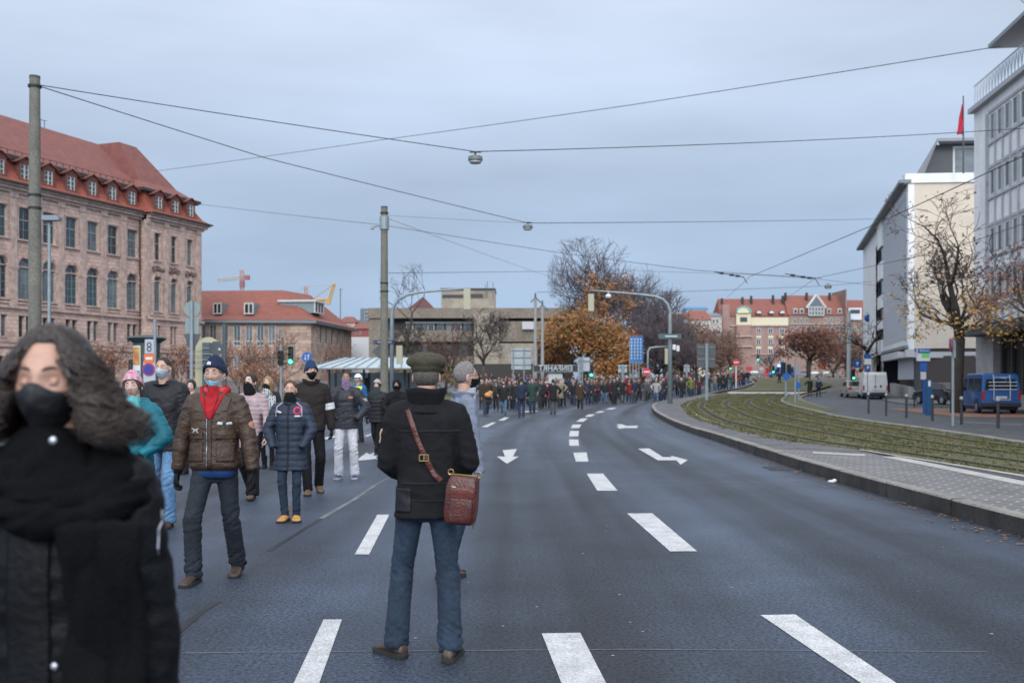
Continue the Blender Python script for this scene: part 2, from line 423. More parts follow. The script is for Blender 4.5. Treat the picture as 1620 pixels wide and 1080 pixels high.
# crossing and the turf beyond it
cr = [G(1165, 623, .1), G(1245, 627, .1), G(1268, 620.5, .1), G(1170, 617, .1)]
sheet('track_crossing', [(20.2, 92.6), (26.4, 92.6), (29.5, 98.5), (21.3, 98.6)], .1, M_slab)
sheet('track_bed', [(21.5, 98.8), (29.7, 98.8), (38, 118), (44, 150), (36, 150), (33, 134), (27.4, 112)], H_M - .03, M_grass)

# strip with the bollards, side street, right pavement
rs_l = smooth_line([(15.9, -12), (15.9, 30), (16.2, 36), (16.6, 43), (17.3, 50), (18.2, 57), (20.0, 66), (22.4, 77), (25.6, 88), (31, 99), (38, 112), (49, 140), (60, 170)])
fb = [p for p in far_s]; fo = offs(fb, .14)
sheet('side_path', [p for p in fo if p[1] < 52] + [p for p in rs_l if p[1] < 52.4][::-1], H_M - .1, M_asph2)
sheet('verge', [p for p in fo if p[1] > 51] + [p for p in rs_l if 51.8 < p[1] < 92][::-1], H_M - .09, M_grass)
rs_r = smooth_line([(23.6, -12), (24.2, 20), (25.6, 40), (26.4, 48), (27.2, 56), (27.0, 64), (27.6, 72), (31.2, 84), (37.5, 100), (48, 130), (60, 170)])
sheet('side_street', rs_l + rs_r[::-1], .006, M_asph2)
bd = [p for p in rs_r]
sheet('street_pavement', bd + [(110, 170), (110, -12)], .1, M_pave, thick=.1)
sheet('brick_parking_strip', [(20.6, 45.5), (25.0, 44.5), (26.1, 52), (26.2, 60), (22.4, 60)], .02, M_redbrick)
stones([p for p in rs_l if 57 < p[1] < 100], .14, .1, 'street_kerb', [M_kerb, M_kerbd], 2)
for a, b in (((1420, 679), (1560, 690)), ((1565, 686), (1620, 690)), ((1520, 668), (1620, 672))):
    p, q = G(*a), G(*b); sheet('street_marking', [p, q, (q[0], q[1] + .35), (p[0], p[1] + .35)], .012 if b[1] > 673 else .014, M_white)

# ---------------------------------------------------------------- painted markings of the main road
def mark(px, name='lane_marking', dz=.004):
    return sheet(name, [G(*p) for p in px], dz, M_white)
for q in ([(1203, 973), (1258, 972), (1432, 1090), (1376, 1090)], [(992, 812), (1032, 812), (1103, 872), (1060, 872)],
          [(928, 749), (954, 749), (977, 776), (945, 776)], [(907, 716), (928, 715.5), (931, 730), (911, 730)],
          [(900, 695), (915, 695), (916, 705), (901, 705)], [(902, 681.5), (916, 681.5), (915, 690), (900, 690)],
          [(906, 671.5), (920, 671), (916, 677), (903, 677)], [(919, 662), (930, 661.5), (923, 667), (911, 667)],
          [(931, 655.5), (942, 655), (935, 659), (925, 659)], [(948, 650.3), (958, 650), (951, 652.6), (941, 652.8)],
          [(966, 645), (977, 644.8), (968, 647.4), (957, 647.5)],
          [(857, 1002), (918, 1001), (961, 1085), (890, 1085)],
          [(512, 980), (541, 980), (500, 1095), (458, 1095)], [(597, 814), (616, 814), (584, 877), (561, 877)],
          [(779, 668), (785, 668), (771, 675.5), (761, 675.5)], [(798, 660), (806, 660), (797, 665), (788, 665)],
          [(832, 650), (852, 649.5), (846, 651.5), (824, 652)], [(975, 674), (1008, 673), (1010, 675), (980, 678)],
          [(536, 687.5), (547, 687.5), (518, 694.5), (502, 694.5)], [(588, 686), (598, 683), (582, 690), (574, 690)]):
    mark(q)
mark([(795, 722), (799, 722), (795, 712), (818, 710), (811.5, 722), (821, 722), (802, 733.5), (786, 722)], 'arrow_marking')
a = mark([(1009, 709.5), (1027, 709), (1049, 723), (1063, 723), (1061, 720.5), (1088, 727.5), (1077, 735), (1070, 728), (1041, 728)], 'arrow_marking')
mark([(562, 729), (580, 716), (585, 718.5), (606, 710), (615, 713), (594, 723), (598, 725.5)], 'arrow_marking')
mark([(975, 671), (984, 671), (992, 674), (1008, 674), (1008, 677), (985, 677)], 'arrow_marking', .006)
# tar seams and transverse patches
M_tar = mat('tar_seam', (.018, .018, .02), .5); M_seam = mat('worn_seam', (.13, .13, .135), .7, var=.4, vs=3)
def seam(px, w, m, name='tar_seam'):
    p = [G(*q) for q in px]; sheet(name, offs(p, -w / 2) + offs(p, w / 2)[::-1], .0035, m)
seam([(280, 1001), (318, 968), (345, 951)], .05, M_tar); seam([(425, 871), (455, 853), (508, 820)], .05, M_tar)
seam([(508, 820), (560, 790), (592, 768)], .07, M_seam, 'worn_seam'); seam([(592, 768), (640, 742), (660, 735)], .03, M_seam, 'worn_seam')
seam([(286, 1033), (600, 1030), (1000, 1027), (1560, 1031)], .012, M_seam, 'worn_seam')
seam([(1080, 764), (1300, 762)], .05, M_seam, 'worn_seam'); seam([(860, 649), (1020, 649.5)], .14, M_seam, 'worn_seam')

# fallen leaves, chewing gum spots and crumbs of litter
rnd = random.Random(11)
lf = MB()
for i in range(420):
    y = rnd.uniform(6, 60) ** 1.0; y = 8 + (y - 8) * rnd.random()
    x = lineY(kerb_line, y) - abs(rnd.gauss(0, .22)) - .02
    s = rnd.uniform(.012, .035); a = rnd.uniform(0, 6.3); z = .006 + rnd.random() * .006
    lf.add([(x + s * math.cos(a + k), y + s * math.sin(a + k) * rnd.uniform(.6, 1), z + (.008 if k else 0)) for k in (0, 1.6, 3.1, 4.7)], [(0, 1, 2, 3)])
lf.build('fallen_leaves', mat('dead_leaf', (.2, .1, .045), .9, var=.4, vs=2), fix=False)['kind'] = 'stuff'
sp = MB()
for i in range(260):
    y = 3.5 + 26 * rnd.random() ** 1.5; x = rnd.uniform(-6, 5.1); s = rnd.uniform(.004, .014)
    sp.add([(x + s * math.cos(k * 1.05), y + s * math.sin(k * 1.05), .0025) for k in range(6)], [tuple(range(6))])
sp.build('road_specks', mat('gum_speck', (.3, .3, .3), .8), fix=False)['kind'] = 'stuff'
gb = MB(); p = G(1316, 763)
gb.ell((p[0], p[1], .02), (.07, .04, .025), 8, 5); gb.ell((p[0] + .05, p[1] + .02, .03), (.04, .03, .03), 8, 5)
tag(gb.build('paper_litter', mat('litter', (.6, .6, .58), .8)), 'small crumpled white paper lying in the gutter by the kerb', 'litter')

# turf blades of the track bed
def scatter_grass(n, sampler, name, h=(.015, .055), w=.010):
    r_ = np.random.RandomState(5); V = []; Fc = []
    for i in range(n):
        x, y, z = sampler(r_)
        for k in range(3):
            a = r_.rand() * 6.28; hh = h[0] + (h[1] - h[0]) * r_.rand(); ww = w * (1 + y / 18); ox, oy = r_.randn(2) * .03; bx, by = r_.randn(2) * hh * .5
            o = len(V); V += [(x + ox - ww * math.cos(a), y + oy - ww * math.sin(a), z), (x + ox + ww * math.cos(a), y + oy + ww * math.sin(a), z), (x + ox + bx, y + oy + by, z + hh)]
            Fc.append((o, o + 1, o + 2))
    me = bpy.data.meshes.new(name); me.from_pydata(V, [], Fc); me.materials.append(M_blade)
    o = bpy.data.objects.new(name, me); COL.objects.link(o); o['kind'] = 'stuff'
def bedpt(r_):
    while 1:
        t = r_.rand() ** 1.3; i = min(118, int(20 + 99 * t)); f = r_.rand()
        if mnoise.noise(Vector((ra[i][0] * .6 + f * 3, ra[i][1] * .35, 3))) < -.15 and r_.rand() < .8: continue
        if min(abs(f - k) for k in (.14, .38, .62, .86)) < .045: continue
        p = lerp(lerp(ra[i], rb[i], f), lerp(ra[i + 1], rb[i + 1], f), r_.rand())
        return p[0], p[1], gz(p[1]) + H_M - .02
scatter_grass(17000, bedpt, 'track_grass')
def edgept(r_):
    i = r_.randint(40, 118); p = ra[i]; return p[0] + r_.randn() * .1 - .05, p[1] + r_.randn() * .4, gz(p[1]) + H_M - .01
scatter_grass(900, edgept, 'edge_weeds', (.03, .12))
def ss(a, b, x):
    t = min(1, max(0, (x - a) / (b - a))); return t * t * (3 - 2 * t)
# ================================================================ BUILDINGS
class Wall:
    """a facade plane on the ground line a->b; outward normal towards the camera side; built from photograph columns"""
    def __init__(s, a, b):
        s.a = Vector((a[0], a[1], 0)); d = Vector((b[0] - a[0], b[1] - a[1], 0)); s.len = d.length; s.d = d.normalized()
        n = Vector((s.d.y, -s.d.x, 0)); m = (s.a + Vector((b[0], b[1], 0))) / 2
        s.n = n if n.dot(-m) > 0 else -n
    def u(s, px): # where the wall is seen at this column
        k = (px - CX) / F; return (k * s.a.y - s.a.x) / (s.d.x - k * s.d.y)
    def z(s, px, py): y = s.a.y + s.d.y * s.u(px); return PZ(py, y)
    def P(s, u, d, z): q = s.a + s.d * u + s.n * d; return Vector((q.x, q.y, z))
    def M(s, u=0, d=0, z=0):
        q = s.P(u, d, z); return Matrix.Translation(q) @ Matrix(((s.d.x, -s.n.x, 0, 0), (s.d.y, -s.n.y, 0, 0), (0, 0, 1, 0), (0, 0, 0, 1)))
    def box(s, mb, u0, u1, d0, d1, z0, z1):
        mb.hexa([s.P(u, d, z) for z in (z0, z1) for u, d in ((u0, d0), (u1, d0), (u1, d1), (u0, d1))])
    def face(s, mb, u0, u1, z0, z1, ops, rec=.25, arch=8, d=0.0):
        """wall skin with openings (u0,u1,z0,z1,arched) and their reveals"""
        us = sorted({round(x, 4) for x in [u0, u1] + [o[0] for o in ops] + [o[1] for o in ops] if u0 - 1e-6 <= x <= u1 + 1e-6})
        for i in range(len(us) - 1):
            a, b = us[i], us[i + 1]; c = (a + b) / 2; cur = z0
            for o in sorted([o for o in ops if o[0] < c < o[1]], key=lambda o: o[2]):
                if o[2] > cur: mb.quad(s.P(a, d, cur), s.P(b, d, cur), s.P(b, d, o[2]), s.P(a, d, o[2]))
                cur = o[3]
            if cur < z1: mb.quad(s.P(a, d, cur), s.P(b, d, cur), s.P(b, d, z1), s.P(a, d, z1))
        for o in ops:
            a, b, c, e = o[:4]; r = d - rec
            prof = [(a, c), (b, c)]
            if len(o) > 4 and o[4]:
                h = o[4] if o[4] != 1 else (b - a) / 2; zc = e - h; m = (a + b) / 2
                ar = [(m + (b - a) / 2 * math.cos(t), zc + h * math.sin(t)) for t in [PI * k / arch for k in range(arch + 1)]]
                prof += ar
                for k in range(arch // 2):
                    mb.quad(s.P(ar[k][0], d, ar[k][1]), s.P(b, d, e), s.P(ar[k + 1][0], d, ar[k + 1][1]))
                    k2 = arch - 1 - k; mb.quad(s.P(ar[k2][0], d, ar[k2][1]), s.P(ar[k2 + 1][0], d, ar[k2 + 1][1]), s.P(a, d, e))
            else: prof += [(b, e), (a, e)]
            for k in range(len(prof)):
                p, q = prof[k], prof[(k + 1) % len(prof)]
                mb.quad(s.P(p[0], d, p[1]), s.P(q[0], d, q[1]), s.P(q[0], r, q[1]), s.P(p[0], r, p[1]))
    def window(s, o, root, mf, mg, rec=.25, fw=.07, cols=1, rows=1, d=0.0, trans=None, arch=8, sill=None, fd=.06):
        """frame mesh with its pane as sub-part"""
        a, b, c, e = o[:4]; r = d - rec + .01; f = MB(); ar = len(o) > 4 and o[4]
        h = (o[4] if o[4] != 1 else (b - a) / 2) if ar else 0; zc = e - h
        s.box(f, a, a + fw, r, r + fd, c, zc); s.box(f, b - fw, b, r, r + fd, c, zc); s.box(f, a + fw, b - fw, r, r + fd, c, c + fw)
        if not ar: s.box(f, a + fw, b - fw, r, r + fd, e - fw, e)
        else:
            m = (a + b) / 2; A = [(m + (b - a) / 2 * math.cos(t), zc + h * math.sin(t)) for t in [PI * k / arch for k in range(arch + 1)]]
            B = [(m + ((b - a) / 2 - fw) * math.cos(t), zc + (h - fw) * math.sin(t)) for t in [PI * k / arch for k in range(arch + 1)]]
            f.rings([[s.P(A[k][0], r, A[k][1]), s.P(B[k][0], r, B[k][1]), s.P(B[k][0], r + fd, B[k][1]), s.P(A[k][0], r + fd, A[k][1])] for k in range(arch + 1)])
        for k in range(1, cols): x = a + (b - a) * k / cols; s.box(f, x - fw * .35, x + fw * .35, r, r + fd * .8, c + fw, e - fw * (1 if not ar else 1.1))
        for k in range(1, rows): z = c + (zc - c) * k / rows; s.box(f, a + fw, b - fw, r, r + fd * .6, z - fw * .25, z + fw * .25)
        if trans: z = c + (e - c) * trans; s.box(f, a + fw, b - fw, r, r + fd * 1.3, z - fw * .8, z + fw * .8)
        w_ = f.build('window', mf, root, fix=False)
        g = MB()
        if ar: g.quad(*[s.P(x, r + .012, z) for x, z in [(a, c), (b, c)] + [(m + (b - a) / 2 * math.cos(t), zc + h * math.sin(t)) for t in [PI * k / arch for k in range(arch + 1)]]])
        else: g.quad(*[s.P(x, r + .012, z) for x, z in ((a, c), (b, c), (b, e), (a, e))])
        g.build('pane', random.choice(mg) if isinstance(mg, list) else mg, w_, fix=False)
        return w_
GL = [mat('glass_dark', (.012, .017, .02), .12, ior=1.75), mat('glass_teal', (.03, .055, .06), .14, ior=1.7), mat('glass_curtain', (.10, .12, .125), .2, ior=1.7, var=.5, vs=.7)]
GLD = GL[0]
def stonemat(name, c1, c2, mort, bw=.9, bh=.42):
    m = mat(name, c1, .9); n, l, b = nd(m)
    c = n.new('ShaderNodeTexCoord'); sp_ = n.new('ShaderNodeSeparateXYZ'); cb = n.new('ShaderNodeCombineXYZ'); ad = n.new('ShaderNodeMath'); ad.operation = 'ADD'
    l(c.outputs['Object'], sp_.inputs[0]); l(sp_.outputs[0], ad.inputs[0]); l(sp_.outputs[1], ad.inputs[1]); l(ad.outputs[0], cb.inputs[0]); l(sp_.outputs[2], cb.inputs[1])
    t = n.new('ShaderNodeTexBrick'); l(cb.outputs[0], t.inputs['Vector'])
    t.inputs['Color1'].default_value = (*c1, 1); t.inputs['Color2'].default_value = (*c2, 1); t.inputs['Mortar'].default_value = (*mort, 1)
    t.inputs['Scale'].default_value = 1; t.inputs['Brick Width'].default_value = bw; t.inputs['Row Height'].default_value = bh; t.inputs['Mortar Size'].default_value = .018
    z = n.new('ShaderNodeTexNoise'); z.inputs['Scale'].default_value = .45; z.inputs['Detail'].default_value = 8; z.inputs['Roughness'].default_value = .7; l(c.outputs['Object'], z.inputs['Vector'])
    mr = n.new('ShaderNodeMapRange'); mr.inputs[1].default_value = .3; mr.inputs[2].default_value = .7; mr.inputs[3].default_value = .6; mr.inputs[4].default_value = 1.22; l(z.outputs['Fac'], mr.inputs[0])
    x = n.new('ShaderNodeMix'); x.data_type = 'RGBA'; x.blend_type = 'MULTIPLY'; x.inputs[0].default_value = 1; l(t.outputs['Color'], x.inputs[6]); l(mr.outputs[0], x.inputs[7]); l(x.outputs[2], b.inputs['Base Color'])
    bp = n.new('ShaderNodeBump'); bp.invert = True; bp.inputs['Strength'].default_value = .4; bp.inputs['Distance'].default_value = .02; l(t.outputs['Fac'], bp.inputs['Height']); l(bp.outputs[0], b.inputs['Normal'])
    return m
def tilemat(name, c1, c2):
    m = mat(name, c1, .85, col2=c2, vs=1.1, fine=.3); n, l, b = nd(m)
    c = n.new('ShaderNodeTexCoord'); wv = n.new('ShaderNodeTexWave'); wv.bands_direction = 'Z'; wv.inputs['Scale'].default_value = 1.6; wv.inputs['Distortion'].default_value = .6; l(c.outputs['Object'], wv.inputs['Vector'])
    bp = n.new('ShaderNodeBump'); bp.inputs['Strength'].default_value = .5; bp.inputs['Distance'].default_value = .03; l(wv.outputs['Fac'], bp.inputs['Height']); l(bp.outputs[0], b.inputs['Normal'])
    return m
SAND = stonemat('sandstone', (.6, .43, .36), (.48, .33, .275), (.2, .14, .12))
SAND_T = mat('sandstone_trim', (.52, .39, .33), .9, col2=(.30, .215, .185), vs=1.6, fine=.25, bump=.3, bs=12)
SAND_D = mat('sandstone_dark', (.20, .14, .12), .9, col2=(.11, .08, .07), vs=1.2, fine=.3)
TILE = tilemat('roof_tile_red', (.22, .078, .064), (.155, .06, .052)); TILE2 = tilemat('mansard_tile', (.30, .075, .043), (.18, .05, .036))
ROOFD = mat('roof_edge_dark', (.035, .032, .032), .8); GUT = mat('gutter_grey', (.16, .18, .19), .5)
FR_T = mat('window_frame_grey', (.17, .23, .25), .6); FR_W = mat('window_frame_white', (.5, .5, .48), .6)

# ---------------- sandstone museum with mansard roof (left)
MU = wempty('museum_building', (-52, 115, 0), 0, 'long pink sandstone building with arched windows and red mansard roof at the left', 'building')
W1 = Wall((-72.0, 46.7), (-45.62, 117.1)); W1 = Wall((-51.7, 101.0), (-42.7, 125.0))
k = 1.1
sk = lambda px, py: W1.z(px, py)
W1.u0 = W1.u(-260); uP = W1.u(222)
ze = sk(100, 322)      # top of wall
zg = -.1
mw = MB(); ops = []; wins = []
bays = [-75, -38, 0, 38, 77, 113, 147, 179, 209]
ub = [W1.u(b) for b in bays]
zA0, zA1 = sk(147, 484), sk(147, 424)      # arched storey
zT0, zT1 = sk(147, 397), sk(147, 351)
zS0, zS1 = sk(147, 539), sk(147, 508)
zB0, zB1 = sk(147, 600), sk(147, 566)
pitch = (ub[-1] - ub[2]) / 6
ub = [ub[-1] - pitch * i for i in range(11)][::-1]
for u in ub:
    wins += [(u - .85, u + .85, zT0, zT1, .18, 't'), (u - .92, u + .92, zA0, zA1, 1, 'a')]
    wins += [(u - .82, u - .12, zS0, zS1, 0, 's'), (u + .12, u + .82, zS0, zS1, 0, 's'), (u - .6, u + .6, zB0, zB1, .3, 'b')]
W1.face(mw, W1.u0, uP, zg, ze, wins, .32)
# pavilion that stands forward at the right end
WP = Wall(W1.P(uP, .9, 0)[:2], W1.P(uP + 10, .9, 0)[:2])
def wP(px): return WP.u(px)
uE = WP.u(319); pw = []
for px in (249, 275, 300):
    u = WP.u(px); pw += [(u - .55, u + .55, WP.z(px, 411 if px == 275 else (408 if px == 249 else 416)) if 0 else zT0, zT1, .18, 't'), (u - .6, u + .6, zA0, zA1, 1, 'a'), (u - .58, u - .1, zS0, zS1, 0, 's'), (u + .1, u + .58, zS0, zS1, 0, 's'), (u - .5, u + .5, zB0, zB1, .3, 'b')]
WP.face(mw, 0, uE, zg, ze, pw, .32)
mw.quad(W1.P(uP, 0, zg), W1.P(uP, .9, zg), W1.P(uP, .9, ze), W1.P(uP, 0, ze))
D_ = 16
mw.quad(WP.P(uE, 0, zg), WP.P(uE, -D_, zg), WP.P(uE, -D_, ze), WP.P(uE, 0, ze))
mw.quad(WP.P(uE, -D_, zg), W1.P(W1.u0, -D_, zg), W1.P(W1.u0, -D_, ze), WP.P(uE, -D_, ze)); mw.quad(W1.P(W1.u0, 0, zg), W1.P(W1.u0, -D_, zg), W1.P(W1.u0, -D_, ze), W1.P(W1.u0, 0, ze))
mw.build('wall', SAND, MU, fix=False)
FR_M = mat('museum_window_frame', (.22, .26, .27), .6)
for W_, L_ in ((W1, wins), (WP, pw)):
    for o in L_:
        t = o[5]
        if W_ is W1 and o[1] < W1.u(-8): continue
        W_.window(o, MU, FR_M, GL, .32, .07 if t != 's' else .05, cols=3 if t == 'a' else (2 if t in 'tb' else 1), rows=4 if t == 'a' else 3, trans=.62 if t == 't' else None)
        if t == 'a':
            pass
# trim: cornices, string courses, pilasters, hood moulds, sills, keystones
tr = MB()
for W_, a, b in ((W1, W1.u0, uP), (WP, 0, uE)):
    e2 = .0 if W_ is W1 else .5
    for z0, z1, dd in ((ze, ze + .3, .25), (ze + .3, ze + .62, .55), (ze + .62, ze + .85, .8), (sk(147, 497) - .1, sk(147, 497) + .16, .28), (sk(147, 493) + .1, sk(147, 491) + .15, .14), (sk(147, 545) - .15, sk(147, 545), .12), (sk(147, 549) - .35, sk(147, 549) - .05, .22)):
        W_.box(tr, a, b + (dd if W_ is WP else -.0), .0, dd, z0, z1)
for u in [x + pitch / 2 for x in ub] + [ub[0] - pitch / 2]:
    if u > uP - .4: continue
    W1.box(tr, u - .42, u + .42, .0, .16, sk(147, 497) + .16, ze - .5); W1.box(tr, u - .5, u + .5, .0, .24, ze - .5, ze); W1.box(tr, u - .48, u + .48, .0, .2, sk(147, 497) + .16, sk(147, 487))
    W1.box(tr, u - .04, u + .04, .16, .2, zA0, zT1)
for u in (WP.u(232), WP.u(262), WP.u(287.5), WP.u(313)):
    WP.box(tr, u - .36, u + .36, .0, .18, sk(147, 497) + .16, ze - .5); WP.box(tr, u - .45, u + .45, .0, .26, ze - .5, ze)
for W_, L_ in ((W1, wins), (WP, pw)):
    for o in L_:
        a, b, c, e, h, t = o
        if t in 'ta':
            W_.box(tr, a - .2, b + .2, .0, .2, c - .18, c)
        if t == 't':
            W_.box(tr, a - .18, a - .01, .0, .08, c, e); W_.box(tr, b + .01, b + .18, .0, .08, c, e); W_.box(tr, a - .18, b + .18, .0, .1, e + .02, e + .2)
        if t == 'a':
            m, r0 = (a + b) / 2, (b - a) / 2; zc = e - r0
            n_a = 10
            tr.rings([[W_.P(m + r * math.cos(q), dd, zc + r * math.sin(q)) for r, dd in ((r0 + .06, 0), (r0 + .34, 0), (r0 + .34, .16), (r0 + .06, .12))] for q in [PI * i / n_a for i in range(n_a + 1)]])
            W_.box(tr, m - .16, m + .16, .0, .3, e - .05, e + .48)
            for s_ in (-1, 1):
                x = m + s_ * (r0 + .22); W_.box(tr, x - .2, x + .2, .0, .2, zc - .28, zc); W_.box(tr, x - .13, x + .13, .0, .12, c, zc - .28)
            W_.box(tr, a, b, -.22, -.12, zc - .06, zc + .08)
        if t == 's': W_.box(tr, a - .05, b + .05, .0, .1, c - .12, c); W_.box(tr, a - .05, b + .05, .0, .08, e, e + .12)
tr.build('stone_trim', SAND_T, MU, fix=False)
cr_ = MB(); rn = random.Random(9)
for px in (249, 275, 300):
    u = WP.u(px)
    cr_ = MB()
    for i in range(22):
        a = rn.uniform(-1, 1); c = WP.P(u + a * .95, .1, zA1 + .35 + (1 - a * a) * .5 * rn.random() + .45 * rn.random() + .2); cr_.ell(c, (.16 * rn.uniform(.6, 1.3), .12, .2 * rn.uniform(.6, 1.3)), 8, 6)
    cr_.build('carved_ornament', SAND_D, MU, True)
cr_ = None
# base: rusticated plinth joints
pl = MB()
for i in range(7):
    z = zg + .55 + i * .6
    if z < sk(147, 556): W1.box(pl, W1.u0, uP, .0, .0 + .05, z, z + .06) if 0 else None
# mansard: steep lower slope with dormers, flared eave, shallow upper roof
zm0 = ze + .85; zm1 = zm0 + 3.0; zr = zm1 + 6.0
rf = MB()
def slope(W_, a, b, prof, mb, closeends=True):
    for (d0, z0), (d1, z1) in zip(prof, prof[1:]): mb.quad(W_.P(a, d0, z0), W_.P(b, d0, z0), W_.P(b, d1, z1), W_.P(a, d1, z1))
low = [(.95, zm0 - .02), (.9, zm0 + .1), (.1, zm0 + .6), (-.5, zm0 + 1.5), (-.95, zm1)]
slope(W1, W1.u0, uP + .2, low, rf); 
# pavilion mansard as closed ring polygons (hipped)
def prect(d, e): # rectangle of the pavilion at offset d outward
    return [WP.P(-.0 - d * .6, d, 0), WP.P(uE + d, d, 0), WP.P(uE + d, -D_ - d, 0), WP.P(-.0 - d * .6, -D_ - d, 0)]
rs = [[Vector((p.x, p.y, z)) for p in prect(d, 0)] for d, z in low]
rf.rings(rs, cap=False)
rf.build('mansard_roof', TILE2, MU, fix=False)
up = MB(); ov = 1.15
zr1 = zm1 + 7.2
up.rings([[Vector((p.x, p.y, z)) for p in prect(d, 0)] for d, z in ((-.5, zm1 + .12), (-1.2, zm1 + .55), (-2.2, zm1 + 1.3))] + [[Vector((p.x, p.y, zr1 - .9)) for p in (WP.P(uE * .5 - 3.6, -5.5, 0), WP.P(uE * .5 - .6, -5.5, 0), WP.P(uE * .5 - .6, -D_ + 5.5, 0), WP.P(uE * .5 - 3.6, -D_ + 5.5, 0))]])
slope(W1, W1.u0, uP + 2.0, [(-.4, zm1 + .12), (-1.6, zm1 + .8), (-7.6, zr1 - 1.0), (-D_ - 1, zm1 + .3)], up)
up.build('upper_roof', TILE, MU, fix=False)
ed = MB(); W1.box(ed, W1.u0, uP - .2, -1.2, -.3, zm1 - .28, zm1 + .12); W1.box(ed, W1.u0, uP, .86, 1.06, zm0 - .05, zm0 + .14); WP.box(ed, -.3, uE + .3, -1.2, -.3, zm1 - .24, zm1 + .11); WP.box(ed, 0, uE + 1.0, .86, 1.06, zm0 - .05, zm0 + .14); ed.build('gutter', ROOFD, MU, fix=False)
sn = MB()
for i in range(40):
    u = W1.u0 + (uP - W1.u0) * i / 40; W1.box(sn, u, u + .05, -.92, -.85, zm1 + .4, zm1 + .75)
W1.box(sn, W1.u0, uP, -.92, -.88, zm1 + .7, zm1 + .75); sn.build('snow_guard', ROOFD, MU, fix=False)
DW = mat('dormer_wood', (.14, .05, .04), .8, var=.3, vs=4)
class SW:
    box = Wall.box
    def __init__(s, W_, u): s.W, s.u = W_, u
    def P(s, x, d, z): return s.W.P(s.u + (x - s.u) * 1.32, d, zm0 + .6 + (z - zm0 - .6) * 1.14)
def dormer(W_, u):
    W_ = SW(W_, u)
    b = MB(); W_.box(b, u - .62, u - .42, -1.0, .0, zm0 + .75, zm0 + 2.1); W_.box(b, u + .42, u + .62, -1.0, .0, zm0 + .75, zm0 + 2.1); W_.box(b, u - .62, u + .62, -1.0, -.02, zm0 + 2.1, zm0 + 2.3); W_.box(b, u - .75, u + .75, -.6, .1, zm0 + .6, zm0 + .75)
    o = b.build('dormer', DW, MU, fix=False)
    r_ = MB(); z = zm0 + 2.3
    for a in (-1, 1):
        r_.ext([W_.P(u + a * .98, .22, z - .12), W_.P(u, .22, z + .5), W_.P(u, -1.9, z + .5), W_.P(u + a * .98, -1.4, z - .12)], (0, 0, .1))
    r_.quad(W_.P(u - .7, .0, z), W_.P(u + .7, .0, z), W_.P(u, .0, z + .45)); r_.build('dormer_roof', DW, o, fix=False)
    f = MB()
    for x0, x1 in ((-.42, -.36), (-.04, .04), (.36, .42)): W_.box(f, u + x0, u + x1, -.14, -.06, zm0 + .75, zm0 + 2.1)
    for z_ in (.75, 1.2, 1.65, 2.04): W_.box(f, u - .36, u + .36, -.14, -.08, zm0 + z_, zm0 + z_ + .05)
    W_.box(f, u - .42, u + .42, -.2, -.135, zm0 + .75, zm0 + 2.1)
    f.m = [0] * (len(f.m) - 6) + [1] * 6; f.build('dormer_window', [FR_W, GL[1]], o, fix=False)
for u in ub:
    if W1.P(u, 0, 0).y > 0: dormer(W1, u)
for px in (252, 278, 302): dormer(WP, WP.u(px))
ch = MB()
for px, dd in ((146, 0), (152, 1)):
    p = W1.P(W1.u(px), -7.6, zr1 - 1.2); ch.tube([p, p + Vector((0, 0, 1.1))], .04, 5); ch.tube([p + Vector((-.3, 0, 1.05)), p + Vector((.3, 0, 1.05))], .03, 5)
ch.build('antenna', ROOFD, MU)
dp = MB(); dp.tube([W1.P(uP - .25, .14, zg), W1.P(uP - .25, .14, ze)], .09, 8); dp.build('downpipe', mat('old_pipe', (.06, .045, .04), .7), MU)

# ---------------- long low building with hipped red roof
RB = wempty('hipped_roof_building', (-35, 142, 0), 0, 'two storey stone building with a red hipped roof and box dormers', 'building')
STONE2 = stonemat('mixed_sandstone', (.5, .37, .29), (.33, .23, .19), (.22, .16, .13), 1.3, .5)
c0 = (PX(492, 140), 140.0)
WA = Wall((PX(170, 137.5), 137.5), c0); WB = Wall(c0, (PX(556, 163), 163.0))
ze2 = WA.z(400, 511); m = MB(); opA = []; opB = []
zw0, zw1 = WA.z(412, 547), WA.z(412, 514); zl0, zl1 = WA.z(412, 583), WA.z(412, 563)
for px in (268, 284, 303, 320, 337, 356, 375, 394, 412, 430): u = WA.u(px); opA.append((u - .5, u + .5, zw0, zw1)); opA.append((u - .48, u + .48, zl0, zl1))
u = WA.u(443.5); opA.append((u - .28, u + .28, WA.z(443, 538), WA.z(443, 519))); u = WA.u(497)
zv0, zv1 = WB.z(527, 546), WB.z(527, 515)
for px in (508, 516.7, 525.5, 534.5, 543): u = WB.u(px); opB.append((u - .55, u + .55, zv0, zv1)); opB.append((u - .5, u + .5, WB.z(px, 572), WB.z(px, 562)))
WA.face(m, 0, WA.len, 0, ze2, opA, .2); WB.face(m, 0, WB.len, 0, ze2, opB, .2)
m.build('wall', STONE2, RB, fix=False)
for o in opA: WA.window(o, RB, FR_W, GL, .12, .09, cols=2, trans=.22 if o[3] - o[2] > 2.5 else None)
for o in opB: WB.window(o, RB, FR_W, GL[1], .12, .1, cols=1)
ev = MB(); WA.box(ev, 0, WA.len + .8, -.3, .8, ze2, ze2 + .42); WB.box(ev, -.0, WB.len + .8, -.3, .8, ze2 + .003, ze2 + .423); ev.build('eave', GUT, RB, fix=False)
zt = PZ(459, 149); r1 = P3(447, 459, 150); r0 = P3(170, 461, 149)
A0 = WA.P(0, .85, ze2 + .42); A1 = WA.P(WA.len, .85, ze2 + .42) - WA.d * -.85; B1 = WB.P(WB.len + .8, .85, ze2 + .42); 
